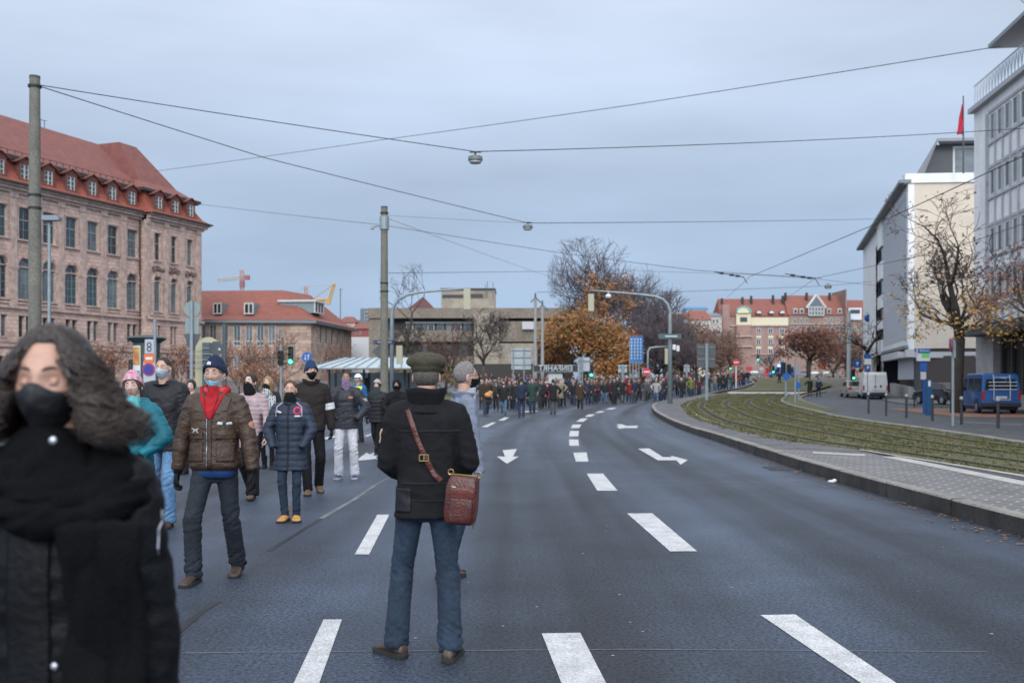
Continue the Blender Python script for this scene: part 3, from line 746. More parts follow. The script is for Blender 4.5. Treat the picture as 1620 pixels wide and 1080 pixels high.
rf = MB(); mid = lambda a, b, t, z: Vector((a.x + (b.x - a.x) * t, a.y + (b.y - a.y) * t, a.z + (b.z - a.z) * z))
rf.quad(A0, A1, mid(A1, r1, .22, .13), mid(A0, r0, .22, .13)); rf.quad(mid(A0, r0, .22, .13), mid(A1, r1, .22, .13), r1, r0)
r2 = Vector((r1.x + 2.5, r1.y + 8, r1.z))
rf.quad(A1, B1, mid(B1, r2, .22, .13), mid(A1, r1, .22, .13)); rf.quad(mid(A1, r1, .22, .13), mid(B1, r2, .22, .13), r2, r1)
bk0 = r0 + Vector((0, 14, -8)); bk1 = B1; rf.quad(r0, r1, r2, B1 + Vector((-8, 6, 0)), bk0)
rf.build('roof', tilemat('roof_tile_brown_red', (.245, .08, .055), (.18, .062, .048)), RB, fix=False)
def box_dormer(px0, px1, py0, py1, Y, sd=-1, dlen=4, m_=GUT):
    b = MB(); p = P3(px0, py1, Y); q = P3(px1, py0, Y); b.bb((p.x, Y, p.z - .1), (q.x, Y + dlen, q.z + .15)); o = b.build('dormer', m_, RB, fix=False)
    f = MB(); w_, h_ = q.x - p.x, q.z - p.z
    for t in (0, .5, 1): f.box((p.x + w_ * t, Y - .04, (p.z + q.z) / 2), (.16, .12, h_))
    for z in (p.z, q.z): f.box(((p.x + q.x) / 2, Y - .045, z), (w_ + .16, .12, .16))
    f.build('window', FR_W, o, fix=False); g = MB(); g.quad((p.x, Y - .02, p.z), (q.x, Y - .02, p.z), (q.x, Y - .02, q.z), (p.x, Y - .02, q.z)); g.build('pane', GLD, o, fix=False)
    rb = MB()
    for i in range(6): rb.box((q.x + .03, Y + .4 + i * .6, (p.z + q.z) / 2), (.06, .12, h_ + .1))
    rb.build('cladding_seam', FR_T, o, fix=False)
box_dormer(338, 350, 480, 496, 140.6); box_dormer(387, 400.5, 480, 496, 140.9)
# the glazed dormer on the side slope
b = MB(); u0, u1 = WB.u(506), WB.u(519); zc0, zc1 = WB.z(515, 497), WB.z(512, 479); WB.box(b, u0, u1, -6, -.8, zc0, zc1); o = b.build('dormer', FR_T, RB, fix=False)
f = MB()
for i in range(4): u = u0 + (u1 - u0) * i / 3; WB.box(f, u - .1, u + .1, -.82, -.66, zc0, zc1)
WB.box(f, u0, u1, -.82, -.66, zc0, zc0 + .2); WB.box(f, u0 - .3, u1 + .3, -6.2, -.5, zc1, zc1 + .3); f.build('window', FR_W, o, fix=False)
f = MB(); WB.box(f, u0, u1, -.815, -.74, zc0, zc1); f.build('pane', GL[1], o, fix=False)

# ---------------- concrete building with ribbon windows
CB = wempty('concrete_building', (0, 150, 0), 0, 'grey brown exposed concrete building with dark ribbon windows behind the bare trees', 'building')
CON = mat('exposed_concrete', (.235, .2, .16), .9, col2=(.16, .135, .11), vs=.5, fine=.3, bump=.2, bs=6, stretch=(1, 1, .35)); CON2 = mat('lighter_concrete', (.29, .255, .205), .9, var=.2, vs=.6, fine=.2)
Y = 150; X0, X1 = PX(583, Y), PX(905, Y)
def Z(py, y=Y): return PZ(py, y)
b = MB(); b.bb((X0, Y, Z(503)), (X1, Y + 22, Z(487))); b.bb((X0, Y + .3, Z(503)), (PX(603, Y), Y + 20, -.5)); b.build('parapet', CON, CB, fix=False)
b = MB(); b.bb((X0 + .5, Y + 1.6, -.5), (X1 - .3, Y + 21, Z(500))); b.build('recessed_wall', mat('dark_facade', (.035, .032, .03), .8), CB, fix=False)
b = MB(); b.bb((PX(603, Y), Y + .2, Z(540)), (PX(750, Y), Y + 1.5, Z(522))); b.bb((PX(790, Y), Y + .1, Z(540)), (X1, Y + 1.5, Z(508))); b.bb((PX(603, Y), Y + .25, Z(579)), (PX(760, Y), Y + 1.5, Z(563))); b.build('balcony_band', CON, CB, fix=False)
b = MB(); b.bb((PX(750, Y), Y - 1.2, Z(576)), (PX(790, Y), Y + 3, Z(497))); b.bb((PX(790, Y), Y - .4, Z(576)), (PX(850, Y), Y + 3, Z(543))); b.build('stair_tower', CON2, CB, fix=False)
b = MB(); b.bb((PX(640, Y), Y + 1.0, Z(511)), (PX(750, Y), Y + 1.2, Z(508))); 
b.build('sunshade_rail', GUT, CB, fix=False)
for i, px in enumerate([641, 655, 663, 675, 690, 705, 718, 733]):
    f = MB(); w_ = 10; f.bb((PX(px, Y), Y + 1.45, Z(521)), (PX(px + 1, Y), Y + 1.6, Z(511))); f.bb((PX(px + w_, Y), Y + 1.45, Z(521)), (PX(px + w_ + 1, Y), Y + 1.6, Z(511))); f.bb((PX(px, Y), Y + 1.46, Z(511)), (PX(px + w_ + 1, Y), Y + 1.6, Z(510.3))); o = f.build('window', FR_T if i % 3 else FR_W, CB, fix=False)
    g = MB(); g.bb((PX(px + 1, Y), Y + 1.5, Z(521)), (PX(px + w_, Y), Y + 1.58, Z(511))); g.build('pane', GL[i % 3], o, fix=False)
for px in (675, 700, 725, 668): 
    f = MB(); f.bb((PX(px, Y), Y + 1.4, Z(562)), (PX(px + 14, Y), Y + 1.6, Z(545))); f.build('window', GL[1 if px % 2 else 0], CB, fix=False)
b = MB(); Y2 = 158; b.bb((PX(698, Y2), Y2, Z(487, Y2)), (PX(783, Y2), Y2 + 8, Z(457, Y2))); b.build('roof_storey', CON2, CB, fix=False)
b = MB(); b.bb((PX(697, Y2), Y2 - .3, Z(458, Y2)), (PX(784, Y2), Y2 + 8.3, Z(456, Y2))); b.bb((PX(700, Y2), Y2 - .1, Z(471, Y2)), (PX(733, Y2), Y2 + .1, Z(466, Y2))); b.bb((PX(744, Y2), Y2 - .1, Z(471, Y2)), (PX(764, Y2), Y2 + .1, Z(465, Y2))); b.build('louvre', mat('louvre_dark', (.045, .045, .045), .7), CB, fix=False)
b = MB()
for px, py in ((771, 445), (780, 447), (768, 450)): p = P3(px, 470, Y2 - .2); b.tube([p, (p.x, p.y, PZ(py, Y2))], .07, 6)
b.build('antenna_mast', GUT, CB)
b = MB(); b.bb((PX(826, Y), Y - .6, Z(521)), (PX(846, Y), Y - .38, Z(509))); b.build('white_panel', mat('panel_white', (.45, .45, .47), .6), CB)
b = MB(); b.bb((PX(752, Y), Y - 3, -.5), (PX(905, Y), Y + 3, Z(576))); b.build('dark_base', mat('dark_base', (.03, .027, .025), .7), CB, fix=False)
# little red pyramid roof and house blocks behind
def house(name, label, px0, px1, pyt, Y, col, dep=10, roof=None, pyr=None, wins_=None, pyb=604, hip=.5, cat='building', fm=None):
    r = empty(name, (PX((px0 + px1) / 2, Y), Y, gz(Y)), 0, label, cat); 
    z1 = PZ(pyt, Y) - gz(Y); hw = (PX(px1, Y) - PX(px0, Y)) / 2
    b = MB(); b.box((0, dep / 2, z1 / 2), (hw * 2, dep, z1)); b.build('wall', col, r, fix=False)
    if roof:
        zr_ = PZ(pyr, Y) - gz(Y); b = MB(); o = .4
        b.add([(-hw - o, -o, z1), (hw + o, -o, z1), (hw + o, dep + o, z1), (-hw - o, dep + o, z1), (-hw * hip, dep / 2, zr_), (hw * hip, dep / 2, zr_)], [(0, 1, 5, 4), (2, 3, 4, 5), (1, 2, 5), (3, 0, 4), (3, 2, 1, 0)]); b.build('roof', roof, r, fix=False)
    for (a, c, w_, h_) in (wins_ or []):
        f = MB(); x = PX(a, Y) - r.location.x; z = PZ(c, Y) - gz(Y); w2 = w_ * Y / F; h2 = h_ * Y / F
        f.box((x, -.02, z), (w2, .12, h2)); f.m = [0] * 6; f.mi = 1; f.box((x, -.05, z), (w2 * .78, .12, h2 * .84)); f.box((x, -.08, z), (w2 * .1, .12, h2 * .84)); f.m = [0] * 6 + [1] * 6 + [0] * 6
        f.build('window', [fm or FR_W, GL[(int(a) + int(c)) % 2]], r, fix=False)
    return r
house('pyramid_roof_house', 'small dark red pyramid roof peeping over the concrete building', 651, 683, 487, 175, SAND_D, 6, mat('purple_tile', (.09, .035, .035), .8), 467, hip=.02)
house('white_hall', 'plain white walled hall between the red roof and the concrete building', 555, 600, 533, 170, mat('white_render', (.55, .56, .58), .8), 8)
house('slab_block', 'small grey block with white balconies above the far red roofs', 570, 588, 488, 260, mat('grey_block', (.13, .15, .17), .8), 10, wins_=[(581, 494, 8, 3), (581, 500, 8, 3), (581, 506, 8, 3)])
for i, (a, b_, c, d, y) in enumerate(((535, 562, 510, 499, 250), (556, 584, 520, 509, 235), (560, 582, 512, 504, 290))):
    house('distant_house', ['far pink house with red roof just right of the hipped roof', 'far red house with red roof above the white hall', 'far brown house with low red roof beside the grey block'][i], a, b_, c, y, [SAND, mat('red_wall', (.22, .07, .06), .8), SAND_D][i], 9, TILE, d, [(a + 7 + 7 * k_, c + 7, 3, 4) for k_ in range(2)])
# ---------------- right side: white office building close by
WHC = mat('white_stone_cladding', (.76, .755, .75), .75, var=.1, vs=.7, fine=.1, stretch=(1, 1, .25)); GREYC = mat('grey_mullion', (.4, .4, .42), .6, var=.12, vs=1)
OB = wempty('white_office_building', (31, 55, 0), 0, 'tall white stone office block with narrow vertical windows at the right edge', 'building')
WO = Wall((28.78, 62.0), (28.78 - .121 * 50, 12.0)); WO.n = Vector((-1, .121, 0)).normalized()
zt = WO.z(1541, 180); zb = WO.z(1541, 528); nf = 4
def zz_(py): return WO.z(1570, py)
rows = [(178, 222), (266, 309), (358, 402), (430, 478)]
# floor lines measured at px 1570
zrow = [(zz_(b), zz_(a)) for a, b in rows]
uw0 = WO.u(1565); mull = 1.18; nb = 26
ops = []
for i in range(nb):
    u = uw0 + .12 + i * mull
    for (a, b) in zrow: ops.append((u, u + mull - .42, a, b))
m = MB(); WO.face(m, 0, WO.len, zb, zt, ops, .08)
m.quad(WO.P(0, 0, zb), WO.P(0, -18, zb), WO.P(0, -18, zt), WO.P(0, 0, zt)); m.quad(WO.P(WO.len, 0, zb), WO.P(WO.len, -18, zb), WO.P(WO.len, -18, zt), WO.P(WO.len, 0, zt)); m.quad(WO.P(0, 0, zt), WO.P(WO.len, 0, zt), WO.P(WO.len, -18, zt), WO.P(0, -18, zt))
m.build('wall', WHC, OB, fix=False)
for o in ops[:96]: WO.window(o, OB, FR_W, GL[2] if random.random() < .6 else GL[1], .07, .13, cols=1)
mm = MB()
for i in range(nb + 1):
    u = uw0 + .12 + i * mull - .3; WO.box(mm, u, u + .2, .0, .08, zb + .5, zt - .9)
for (a, b) in zrow: WO.box(mm, uw0, WO.len, .0, .06, b + .05, b + .22); WO.box(mm, uw0, WO.len, .0, .1, a - .22, a - .08)
WO.box(mm, uw0 - .35, uw0 - .1, .0, .12, zb + .3, zt - .7); mm.build('mullions', GREYC, OB, fix=False)
cn = MB(); WO.box(cn, -.15, WO.len, -.3, .35, zt, zt + .28); cn.build('cornice', mat('cornice_stone', (.4, .4, .43), .6), OB, fix=False)
rl = MB(); zr_ = zt + .28
WO.box(rl, .4, WO.len, .1, .16, zr_ + 1.25, zr_ + 1.32); WO.box(rl, .4, WO.len, .1, .14, zr_ + .12, zr_ + .16)
for i in range(60):
    u = .5 + i * .5
    if u > WO.len - 1: break
    rl.tube([WO.P(u, .13, zr_), WO.P(u, .13, zr_ + 1.28)], .025, 4)
    rl.tube([WO.P(u, .13, zr_ + .14), WO.P(u + .25, .13, zr_ + 1.2), WO.P(u + .5, .13, zr_ + .14)], .022, 4)
rl.build('railing', mat('white_iron', (.5, .52, .55), .5), OB, fix=False)
pt = MB(); up_ = WO.u(1604); zp = zt + .28; pt.add([], []); WO.box(pt, up_ + .5, WO.len, -12, -.9, zp, zp + 2.1); pt.build('penthouse', GREYC, OB, fix=False)
rr_ = MB(); WO.box(rr_, WO.u(1585) + .4, WO.len + 1, -14, .9, zp + 2.1, zp + 2.32); rr_.build('roof_slab', mat('roof_slab_grey', (.25, .27, .29), .6), OB, fix=False)
for i in range(5): u = up_ + 1.2 + i * 1.6; WO.window((u, u + 1.2, zp + .5, zp + 1.8), OB, FR_W, GL[1], .05, .1, cols=1, d=-.8)
cp_ = MB(); WO.box(cp_, 1.2, WO.len, -.3, 1.3, WO.z(1570, 528) - .1, WO.z(1570, 528) + .5); cp_.build('canopy', mat('canopy_dark', (.05, .055, .06), .6), OB, fix=False)
cs = MB(); WO.box(cs, -.2, 1.1, -4, 1.0, WO.z(1541, 528) + .3, WO.z(1541, 528) + .42); cs.build('canopy_tip', MATS['canopy_dark'], OB, fix=False)
gf = MB(); zc = zb
WO.box(gf, .0, 3.0, -.9, -.1, 0, zc + .2); WO.box(gf, 3.0, WO.len, -3.4, -3.0, 0, zc + .2); WO.box(gf, 3.0, WO.len, -.9, -.2, 0, .9); WO.box(gf, 9, 10, -.9, -.1, .9, zc); WO.box(gf, 17, 18, -.9, -.1, .9, zc)
gf.build('ground_floor_wall', mat('travertine', (.33, .31, .3), .7, var=.2, vs=.8, fine=.15), OB, fix=False)
sw_ = MB(); WO.box(sw_, 3.1, WO.len, -.72, -.66, .9, zc + .1); sw_.build('shop_glass', mat('shop_glass', (.018, .022, .02), .08, ior=1.6), OB, fix=False)
sf = MB()
for i in range(14): u = 3.1 + i * 1.6; WO.box(sf, u, u + .12, -.64, -.5, .9, zc + .1)
WO.box(sf, 3.1, WO.len, -.64, -.5, zc - .7, zc - .55); sf.build('shop_frame', mat('bronze_frame', (.07, .06, .05), .5), OB, fix=False)

# ---------------- cream gable building with ribbed flank
CRM = mat('cream_render', (.60, .52, .42), .85, var=.07, vs=.5, fine=.05); MW = mat('pale_metal_cladding', (.7, .7, .7), .55, var=.08, vs=.5)
CBD = wempty('cream_office_building', (34, 85, 0), 0, 'cream and white office building with a plain cream end wall and dark ground floor', 'building')
gx, gy = PX(1437, 80), 80.0; WC = Wall((gx + .0, gy), (gx + 14, gy - 1.2)); WF = Wall((gx + .262 * 40, gy + 40), (gx, gy)); 
zt = PZ(290, 80); zl = PZ(551, 80)
b = MB(); WC.box(b, .45, 14, -.3, .0, zl, zt); b.build('wall', CRM, CBD, fix=False)
b = MB(); WC.box(b, -.02, .45, -.4, .03, zl - .2, zt); WC.box(b, -.3, 14, -.6, .15, zt, zt + .75)
WF.box(b, 0, 40, -6, .0, zl, zt); b.build('metal_cladding', MW, CBD, fix=False)
b = MB(); uL = WF.u(1399); uR = WF.len
n = int((uR - uL - .8) / .34)
for i in range(n): u = uL + .3 + i * .34; WF.box(b, u, u + .10, .0, .09, zl + .8, zt - .7)
b.build('cladding_rib', mat('rib_metal', (.42, .43, .46), .5), CBD, fix=False)
b = MB(); WF.box(b, -1, uR + .2, -.2, .7, zt + .02, zt + .28); WF.box(b, uL, uR + .1, .0, .3, zl, zl + .25); b.build('roof_edge', GUT, CBD, fix=False)
b = MB(); WC.box(b, -.6, 14, -.4, .2, zl - .28, zl - .1); b.build('dark_joint', ROOFD, CBD, fix=False)
b = MB(); WC.box(b, -.9, 14, -.4, .25, zl - .75, zl - .28); WF.box(b, uL, uR + .6, -.4, .3, zl - .7, zl - .1); b.build('fascia', mat('fascia_pale', (.45, .45, .46), .6), CBD, fix=False)
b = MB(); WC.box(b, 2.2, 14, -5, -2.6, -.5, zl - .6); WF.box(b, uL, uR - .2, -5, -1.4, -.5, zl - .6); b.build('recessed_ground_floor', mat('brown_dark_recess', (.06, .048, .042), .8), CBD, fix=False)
b = MB()
for i in range(17):
    p = WF.P(uR - 1.2 - i * .62, -.6, 0); b.box((p.x, p.y, (PZ(600, 82) + PZ(563, 82)) / 2), (.16, .16, PZ(563, 82) - PZ(600, 82)))
b.build('vertical_louvres', mat('louvre_pale', (.5, .5, .53), .6), CBD, fix=False)
b = MB(); b.ext([WF.P(uR - .6, -.5, .3), WF.P(uR - 14, -.5, .3), WF.P(uR - 14, -.5, PZ(606, 85)), WF.P(uR - .6, -.5, PZ(612, 80))], WF.n * .4); b.build('ramp_wall', mat('ramp_concrete', (.27, .26, .26), .85, var=.15, vs=1), CBD, fix=False)
for u_ in (.6, 6.5, 12.2):
    b = MB(); WC.box(b, u_, u_ + .5, -.6, -.1, -.4, zl - .7); b.build('column', mat('dark_column', (.05, .05, .055), .6), CBD, fix=False)
# roof storey with the sloping overhang
b = MB(); z0 = zt + .75; z1 = PZ(228, 84)
q0 = WC.P(1.5, -4.2, z0); WC.box(b, 4.6, 14, -9, -3.4, z0, z1); b.ext([WC.P(u_, -3.3, z_) for u_, z_ in ((1.7, z0), (4.6, z0), (4.6, PZ(219, 82) - .3), (3.3, PZ(219, 82) - .3))], -WC.n * .1); b.build('roof_storey', mat('penthouse_dark', (.06, .065, .07), .6), CBD, fix=False)
b = MB()
for i in range(5): u = 4.6 + i * 2.1; WC.box(b, u, u + .16, -3.42, -3.3, z0 + .2, z1 - .5)
WC.box(b, 4.6, 14, -3.42, -3.28, z1 - .62, z1 - .45); WC.box(b, 4.6, 14, -3.42, -3.28, z0, z0 + .25); b.build('window_frame', FR_W, CBD, fix=False)
b = MB(); WC.box(b, 4.6, 14, -3.4, -3.36, z0 + .25, z1 - .6); b.build('roof_window', GL[2], CBD, fix=False)
b = MB(); p = WC.P(.3, -4.0, z0 + .1); q = WC.P(3.6, -2.0, z1 + .5)
zz1 = PZ(219, 82); zz0 = PZ(272, 88)
A = [WC.P(-.2, -6, zt + .9), WC.P(1.9, -2.2, zz1 - .4), WC.P(1.9, -2.2, zz1 - .1), WC.P(-.3, -6, zt + 1.2)]
E_ = [WC.P(14, -2.2, zz1 - .4), WC.P(14, -2.2, zz1 - .1)]
b.hexa([*[WC.P(a, b_, zz1 - c_) for c_ in (.25, 0) for a, b_ in ((3, -2.2), (14, -2.2), (14, -8), (5.6, -8))]])
b.ext([WC.P(3.0, -2.2, zz1 - .25), WC.P(3.0, -2.2, zz1), WC.P(1.5, -3.2, z0 + .45), WC.P(1.5, -3.2, z0 + .1), WC.P(2.0, -3.0, z0 + .1)], Vector((.36, 1, 0)) * 6)
b.build('sloping_roof', mat('roof_metal_grey', (.22, .225, .24), .5), CBD, fix=False)
# ---------------- dark banded building and the beige one beyond
BB = wempty('banded_building', (38, 110, 0), 0, 'office building with white bands and black window strips, far end of the cream building', 'building')
WD = Wall((gx + .262 * 40, gy + 40), (gx + .262 * 18, gy + 18))
uu0, uu1 = WD.u(1391), WD.len
b = MB()
for py0, py1 in ((342, 388), (412, 440), (466, 486), (505, 520), (537, 560)):
    WD.box(b, uu0, uu1, -5, .2, WD.z(1398, py1), WD.z(1398, py0))
b.build('white_band', MW, BB, fix=False)
b = MB(); WD.box(b, uu0, uu1, -5, .02, 0, WD.z(1398, 345)); b.build('window_strip', GLD, BB, fix=False)
BG = wempty('beige_building', (46, 140, 0), 0, 'beige building with rows of windows beyond the banded building, blue disc sign', 'building')
e0 = WD.P(WD.u(1391), .3, 0); WE = Wall((PX(1379, 150), 150), (e0.x, e0.y))
b = MB(); ops = []
for py0, py1 in ((430, 455), (468, 490), (505, 520), (537, 550), (566, 580)):
    for k_ in range(4): u = WE.u(1380.5) + (WE.len - WE.u(1380.5)) * (k_ + .12) / 4; ops.append((u, u + (WE.len - WE.u(1380.5)) * .19, WE.z(1385, py1), WE.z(1385, py0)))
WE.face(b, 0, WE.len, 0, WE.z(1385, 395), ops, .3); WE.box(b, 0, WE.len, -8, -.5, 0, WE.z(1385, 398)); b.build('wall', mat('beige_stone', (.27, .24, .215), .85, var=.2, vs=.8, fine=.15), BG, fix=False)
for o in ops: WE.window(o, BG, FR_W, GLD, .25, .12, cols=2)
b = MB(); p = WE.P(WE.u(1384), .8, WE.z(1384, 503)); b.tube([p, p + Vector((.1, -.3, 0))], .42, 20); b.build('blue_disc_sign', mat('sign_blue', (.01, .09, .32), .5), BG)

# ---------------- far square: the apartment houses at the end of the road
YF = 340
PK = mat('pink_plaster', (.33, .21, .18), .9, col2=(.25, .16, .14), vs=.3, fine=.15); PK2 = mat('brown_plaster', (.30, .205, .165), .9, col2=(.2, .14, .12), vs=.3, fine=.15); YEL = mat('cream_plaster', (.6, .54, .38), .85)
TR_ = tilemat('roof_tile_bright', (.235, .08, .062), (.175, .064, .052))
TR2 = tilemat('roof_tile_dull', (.24, .085, .06), (.18, .07, .055))
wl = []
for py in (523, 540, 556, 572):
    for px in (1200, 1219, 1237): wl += [(px, py, 7.5, 8.5)]
    wl += [(1171, py, 9, 8), (1179, py, 5, 8), (1149, py, 9, 7), (1157, py, 3, 7)]
wl += [(1200, 507.5, 9, 6), (1219, 507.5, 9, 6), (1237, 507.5, 9, 6)]
h1 = house('apartment_house', 'rosy apartment house with cream attic storey and curved gable under a red roof', 1140, 1247, 500, YF, PK, 14, TR_, 470, wl, hip=.96)
r_ = h1.location
def fb(px0, px1, py0, py1, Y, d, m_, name, par): b = MB(); b.bb((PX(px0, Y) - par.location.x, -d, PZ(py1, Y) - par.location.z), (PX(px1, Y) - par.location.x, .5, PZ(py0, Y) - par.location.z)); return b.build(name, m_, par, fix=False)
fb(1188, 1247, 502, 514, YF, .12, YEL, 'attic_band', h1); fb(1164, 1187, 494, 514, YF, .9, YEL, 'bay_gable', h1); fb(1164, 1187, 514, 600, YF, .9, PK, 'bay', h1); fb(1142, 1153, 482, 600, YF, 1.2, PK, 'corner_bay', h1)
fb(1140, 1247, 514, 516, YF, .5, SAND_T, 'cornice', h1); fb(1140, 1247, 559.5, 561, YF, .5, SAND_T, 'string_course', h1)
for py in (531, 547): fb(1162, 1189, py, py + 2, YF, 1.6, SAND_T, 'balcony', h1)
for py in (531, 548, 564):
    for px in (1200, 1219, 1237): fb(px - 4, px + 4, py, py + 3.4, YF, .2, YEL if py < 560 else PK2, 'spandrel', h1)
def arc_panel(pxc, pyb, wpx, hpx, Y, dep, m_, name, par):
    b = MB(); n = 14; w_, h_ = wpx / 2 * Y / F, hpx * Y / F; x = PX(pxc, Y) - par.location.x; z = PZ(pyb, Y) - par.location.z
    b.ext([(x + w_ * math.cos(t), -dep, z + h_ * math.sin(t)) for t in [PI * k_ / n for k_ in range(n + 1)]], (0, dep + 2.5, 0)); return b.build(name, m_, par, fix=False)
arc_panel(1176, 495, 24, 11, YF, 1.4, mat('copper_green', (.16, .3, .26), .7), 'curved_gable_roof', h1); arc_panel(1174, 495.5, 19, 8, YF, 1.6, YEL, 'curved_gable', h1)
fb(1170, 1181, 502, 509, YF, 1.1, GLD, 'gable_window', h1)
for px in (1200, 1220, 1237): arc_panel(px, 496, 10, 5.5, YF, .6, TR2, 'eyebrow_dormer', h1); arc_panel(px, 495.8, 7.5, 4, YF, .75, mat('pale_lunette', (.5, .52, .54), .5), 'lunette', h1)
def chim(px, py0, py1, Y, par, w_=3): b = MB(); b.box((PX(px, Y) - par.location.x, 5, (PZ(py0, Y) + PZ(py1, Y)) / 2 - par.location.z), (w_ * Y / F, 1, PZ(py0, Y) - PZ(py1, Y))); b.build('chimney', ROOFD, par, fix=False)
for px, a in ((1180, 468), (1194, 466), (1229, 465), (1244.5, 466), (1147, 470)): chim(px, a, 484 if px > 1150 else 490, YF, h1)
wl = [(px, py, 5, 8 if py < 530 else 8) for py in (519.5, 536, 553) for px in (1254, 1264, 1273, 1281, 1287, 1292.5, 1297.5, 1308, 1314.5, 1325, 1331)] + [(px, 507, 4.5, 7) for px in (1257, 1267, 1276, 1306, 1315, 1325)]
h2 = house('gabled_apartment_house', 'taller brown apartment house with big pointed glazed gable under a red roof', 1247.5, 1337, 498, YF, PK2, 14, TR2, 464.5, wl, hip=.985)
b = MB(); x0, x1, xm = PX(1278, YF) - h2.location.x, PX(1302, YF) - h2.location.x, PX(1290, YF) - h2.location.x; za, zb_, zc_ = [PZ(p_, YF) - h2.location.z for p_ in (499, 486, 469)]
b.ext([(x0, -.8, za), (x1, -.8, za), (x1, -.8, zb_), (xm, -.8, zc_), (x0, -.8, zb_)], (0, 6, 0)); g_ = b.build('gable', GL[2], h2, fix=False)
b = MB()
for t in np.linspace(0, 1, 6): x = x0 + (x1 - x0) * t; b.box((x, -.9, (za + zb_) / 2), (.25, .2, zb_ - za))
for z in (za, (za + zb_) / 2, zb_): b.box((xm, -.9, z), (x1 - x0, .2, .3))
for s_ in (-1, 1): b.tube([(xm, -1, zc_ + .4), (xm + s_ * (x1 - x0) * .62, -1, zb_ - .3)], .45, 4)
b.build('gable_frame', FR_W, g_, fix=False)
for px in (1258, 1268, 1311, 1328): fb(px - 3, px + 3, 488, 496, YF, .4, FR_W, 'dormer', h2); fb(px - 2, px + 2, 489.5, 495, YF, .5, GLD, 'dormer_window', h2)
fb(1247.5, 1337, 512, 513.5, YF, .5, SAND_T, 'cornice', h2)
for px in (1283, 1320, 1249): chim(px, 461, 472, YF, h2)
b = MB(); b.bb((PX(1336.5, YF) - h2.location.x, -1, 0), (PX(1338, YF) - h2.location.x, 14, PZ(458, YF) - h2.location.z)); b.build('fire_wall', PK2, h2, fix=False)
wl = [(px, py, 4.5, 7) for py in (521, 537, 553, 570) for px in (1345, 1352, 1360, 1368, 1376)]
h3 = house('red_roof_house', 'apartment house with white dormer gable and red roof behind the bare tree', 1339, 1400, 505, YF + 3, PK2, 14, TR_, 472, wl, hip=.96)
fb(1341, 1362, 487, 506, YF + 3, .8, mat('white_gable', (.55, .57, .6), .7), 'dormer_gable', h3); fb(1344, 1359, 490, 496, YF + 3, .95, GLD, 'gable_window', h3); fb(1374, 1380, 490, 498, YF + 3, .8, FR_W, 'dormer', h3)
wl = [(px, py, 4, 7) for py in (508, 524, 540, 556) for px in (1124, 1129, 1135)]
house('pale_apartment_house', 'pale grey apartment house with grey mansard left of the rosy house', 1121, 1142, 500, YF - 8, mat('pale_plaster', (.42, .39, .36), .9, var=.1, vs=.4), 12, mat('slate', (.16, .165, .18), .7), 493, wl, hip=.8)
house('long_roof_house', 'cream house with a long brown red roof left of the pale grey house', 1094, 1124, 506, YF - 30, mat('cream_wall', (.5, .45, .38), .9, var=.1, vs=.4), 12, TR2, 489, [(px, py, 4, 6) for py in (514, 528, 544) for px in (1099, 1106, 1113, 1120)], hip=.9)
house('brick_red_house', 'dull red house with a low roof half hidden by the brown thicket', 1068, 1096, 505, YF - 20, SAND_D, 12, TR2, 494, [(px, 512, 3, 5) for px in (1075, 1085)], hip=.8)
house('blue_roofed_hall', 'long low hall with a light blue roof edge on the skyline', 1086, 1120, 489, 470, mat('hall_grey', (.3, .33, .36), .8), 12, mat('hall_blue', (.06, .2, .38), .7), 484, hip=.98)
# construction cranes on the skyline
CRY = mat('crane_yellow', (.42, .27, .09), .6); CRW = mat('crane_red_white', (.42, .28, .27), .6)
def lattice(mb, a, b, w_, n=8, r=.06):
    a, b = Vector(a), Vector(b); d = (b - a).normalized(); s = d.cross(Vector((0, 1, 0))).normalized() * w_ / 2; t = Vector((0, w_ / 2, 0))
    for p in (s + t, s - t, -s + t, -s - t): mb.tube([a + p, b + p], r, 4)
    for i in range(n): 
        p, q = a.lerp(b, i / n), a.lerp(b, (i + 1) / n); k_ = 1 if i % 2 else -1
        mb.tube([p + s * k_ + t, q - s * k_ + t], r * .7, 4); mb.tube([p + s * k_ - t, q - s * k_ - t], r * .7, 4)
c1_ = empty('tower_crane', (PX(382.5, 420), 420, 0), 0, 'pale tower crane with red cabin and long jib above the roof ridge', 'crane')
def cl(px, py, y=420, o=None): o = o or c1_; return Vector((PX(px, y) - o.location.x, 0, PZ(py, y)))
b = MB(); lattice(b, cl(382.5, 480), cl(382.5, 427), 1.2, 10, .18); b.build('mast', CRW, c1_)
b = MB(); lattice(b, cl(344, 443), cl(393, 438), 1.0, 12, .16); b.tube([cl(383, 427), cl(352, 441)], .1, 4); b.tube([cl(383, 427), cl(392, 437)], .1, 4); b.build('jib', mat('crane_pale', (.42, .4, .37), .6), c1_)
b = MB(); b.box(cl(383, 449), (1.8, 1.8, 2.6)); b.box(cl(391, 439), (2, 1.6, 1.8)); b.build('cabin', mat('crane_red', (.25, .09, .08), .6), c1_, fix=False)
c2_ = empty('mobile_crane', (PX(510, 300), 300, 0), 0, 'yellow crane with raised twin boom behind the hipped roof', 'crane')
def cq(px, py): return cl(px, py, 300, c2_)
b = MB(); b.tube([cq(519, 476), cq(527, 450)], .3, 6); b.tube([cq(523, 476), cq(530, 450)], .25, 6); b.tube([cq(526.5, 450), cq(530.5, 450)], .4, 5); b.build('boom', CRY, c2_)
b = MB(); b.tube([cq(480, 472), cq(500, 475), cq(517, 474)], .5, 5); b.box(cq(519, 478), (1.3, 1, 1.6)); b.box(cq(484, 474), (1.2, 1, 1.3)); b.box(cq(500, 600), (3, 2, 4)); b.tube([cq(500, 600), cq(500, 474)], .8, 6); b.build('chassis', CRY, c2_, fix=False)
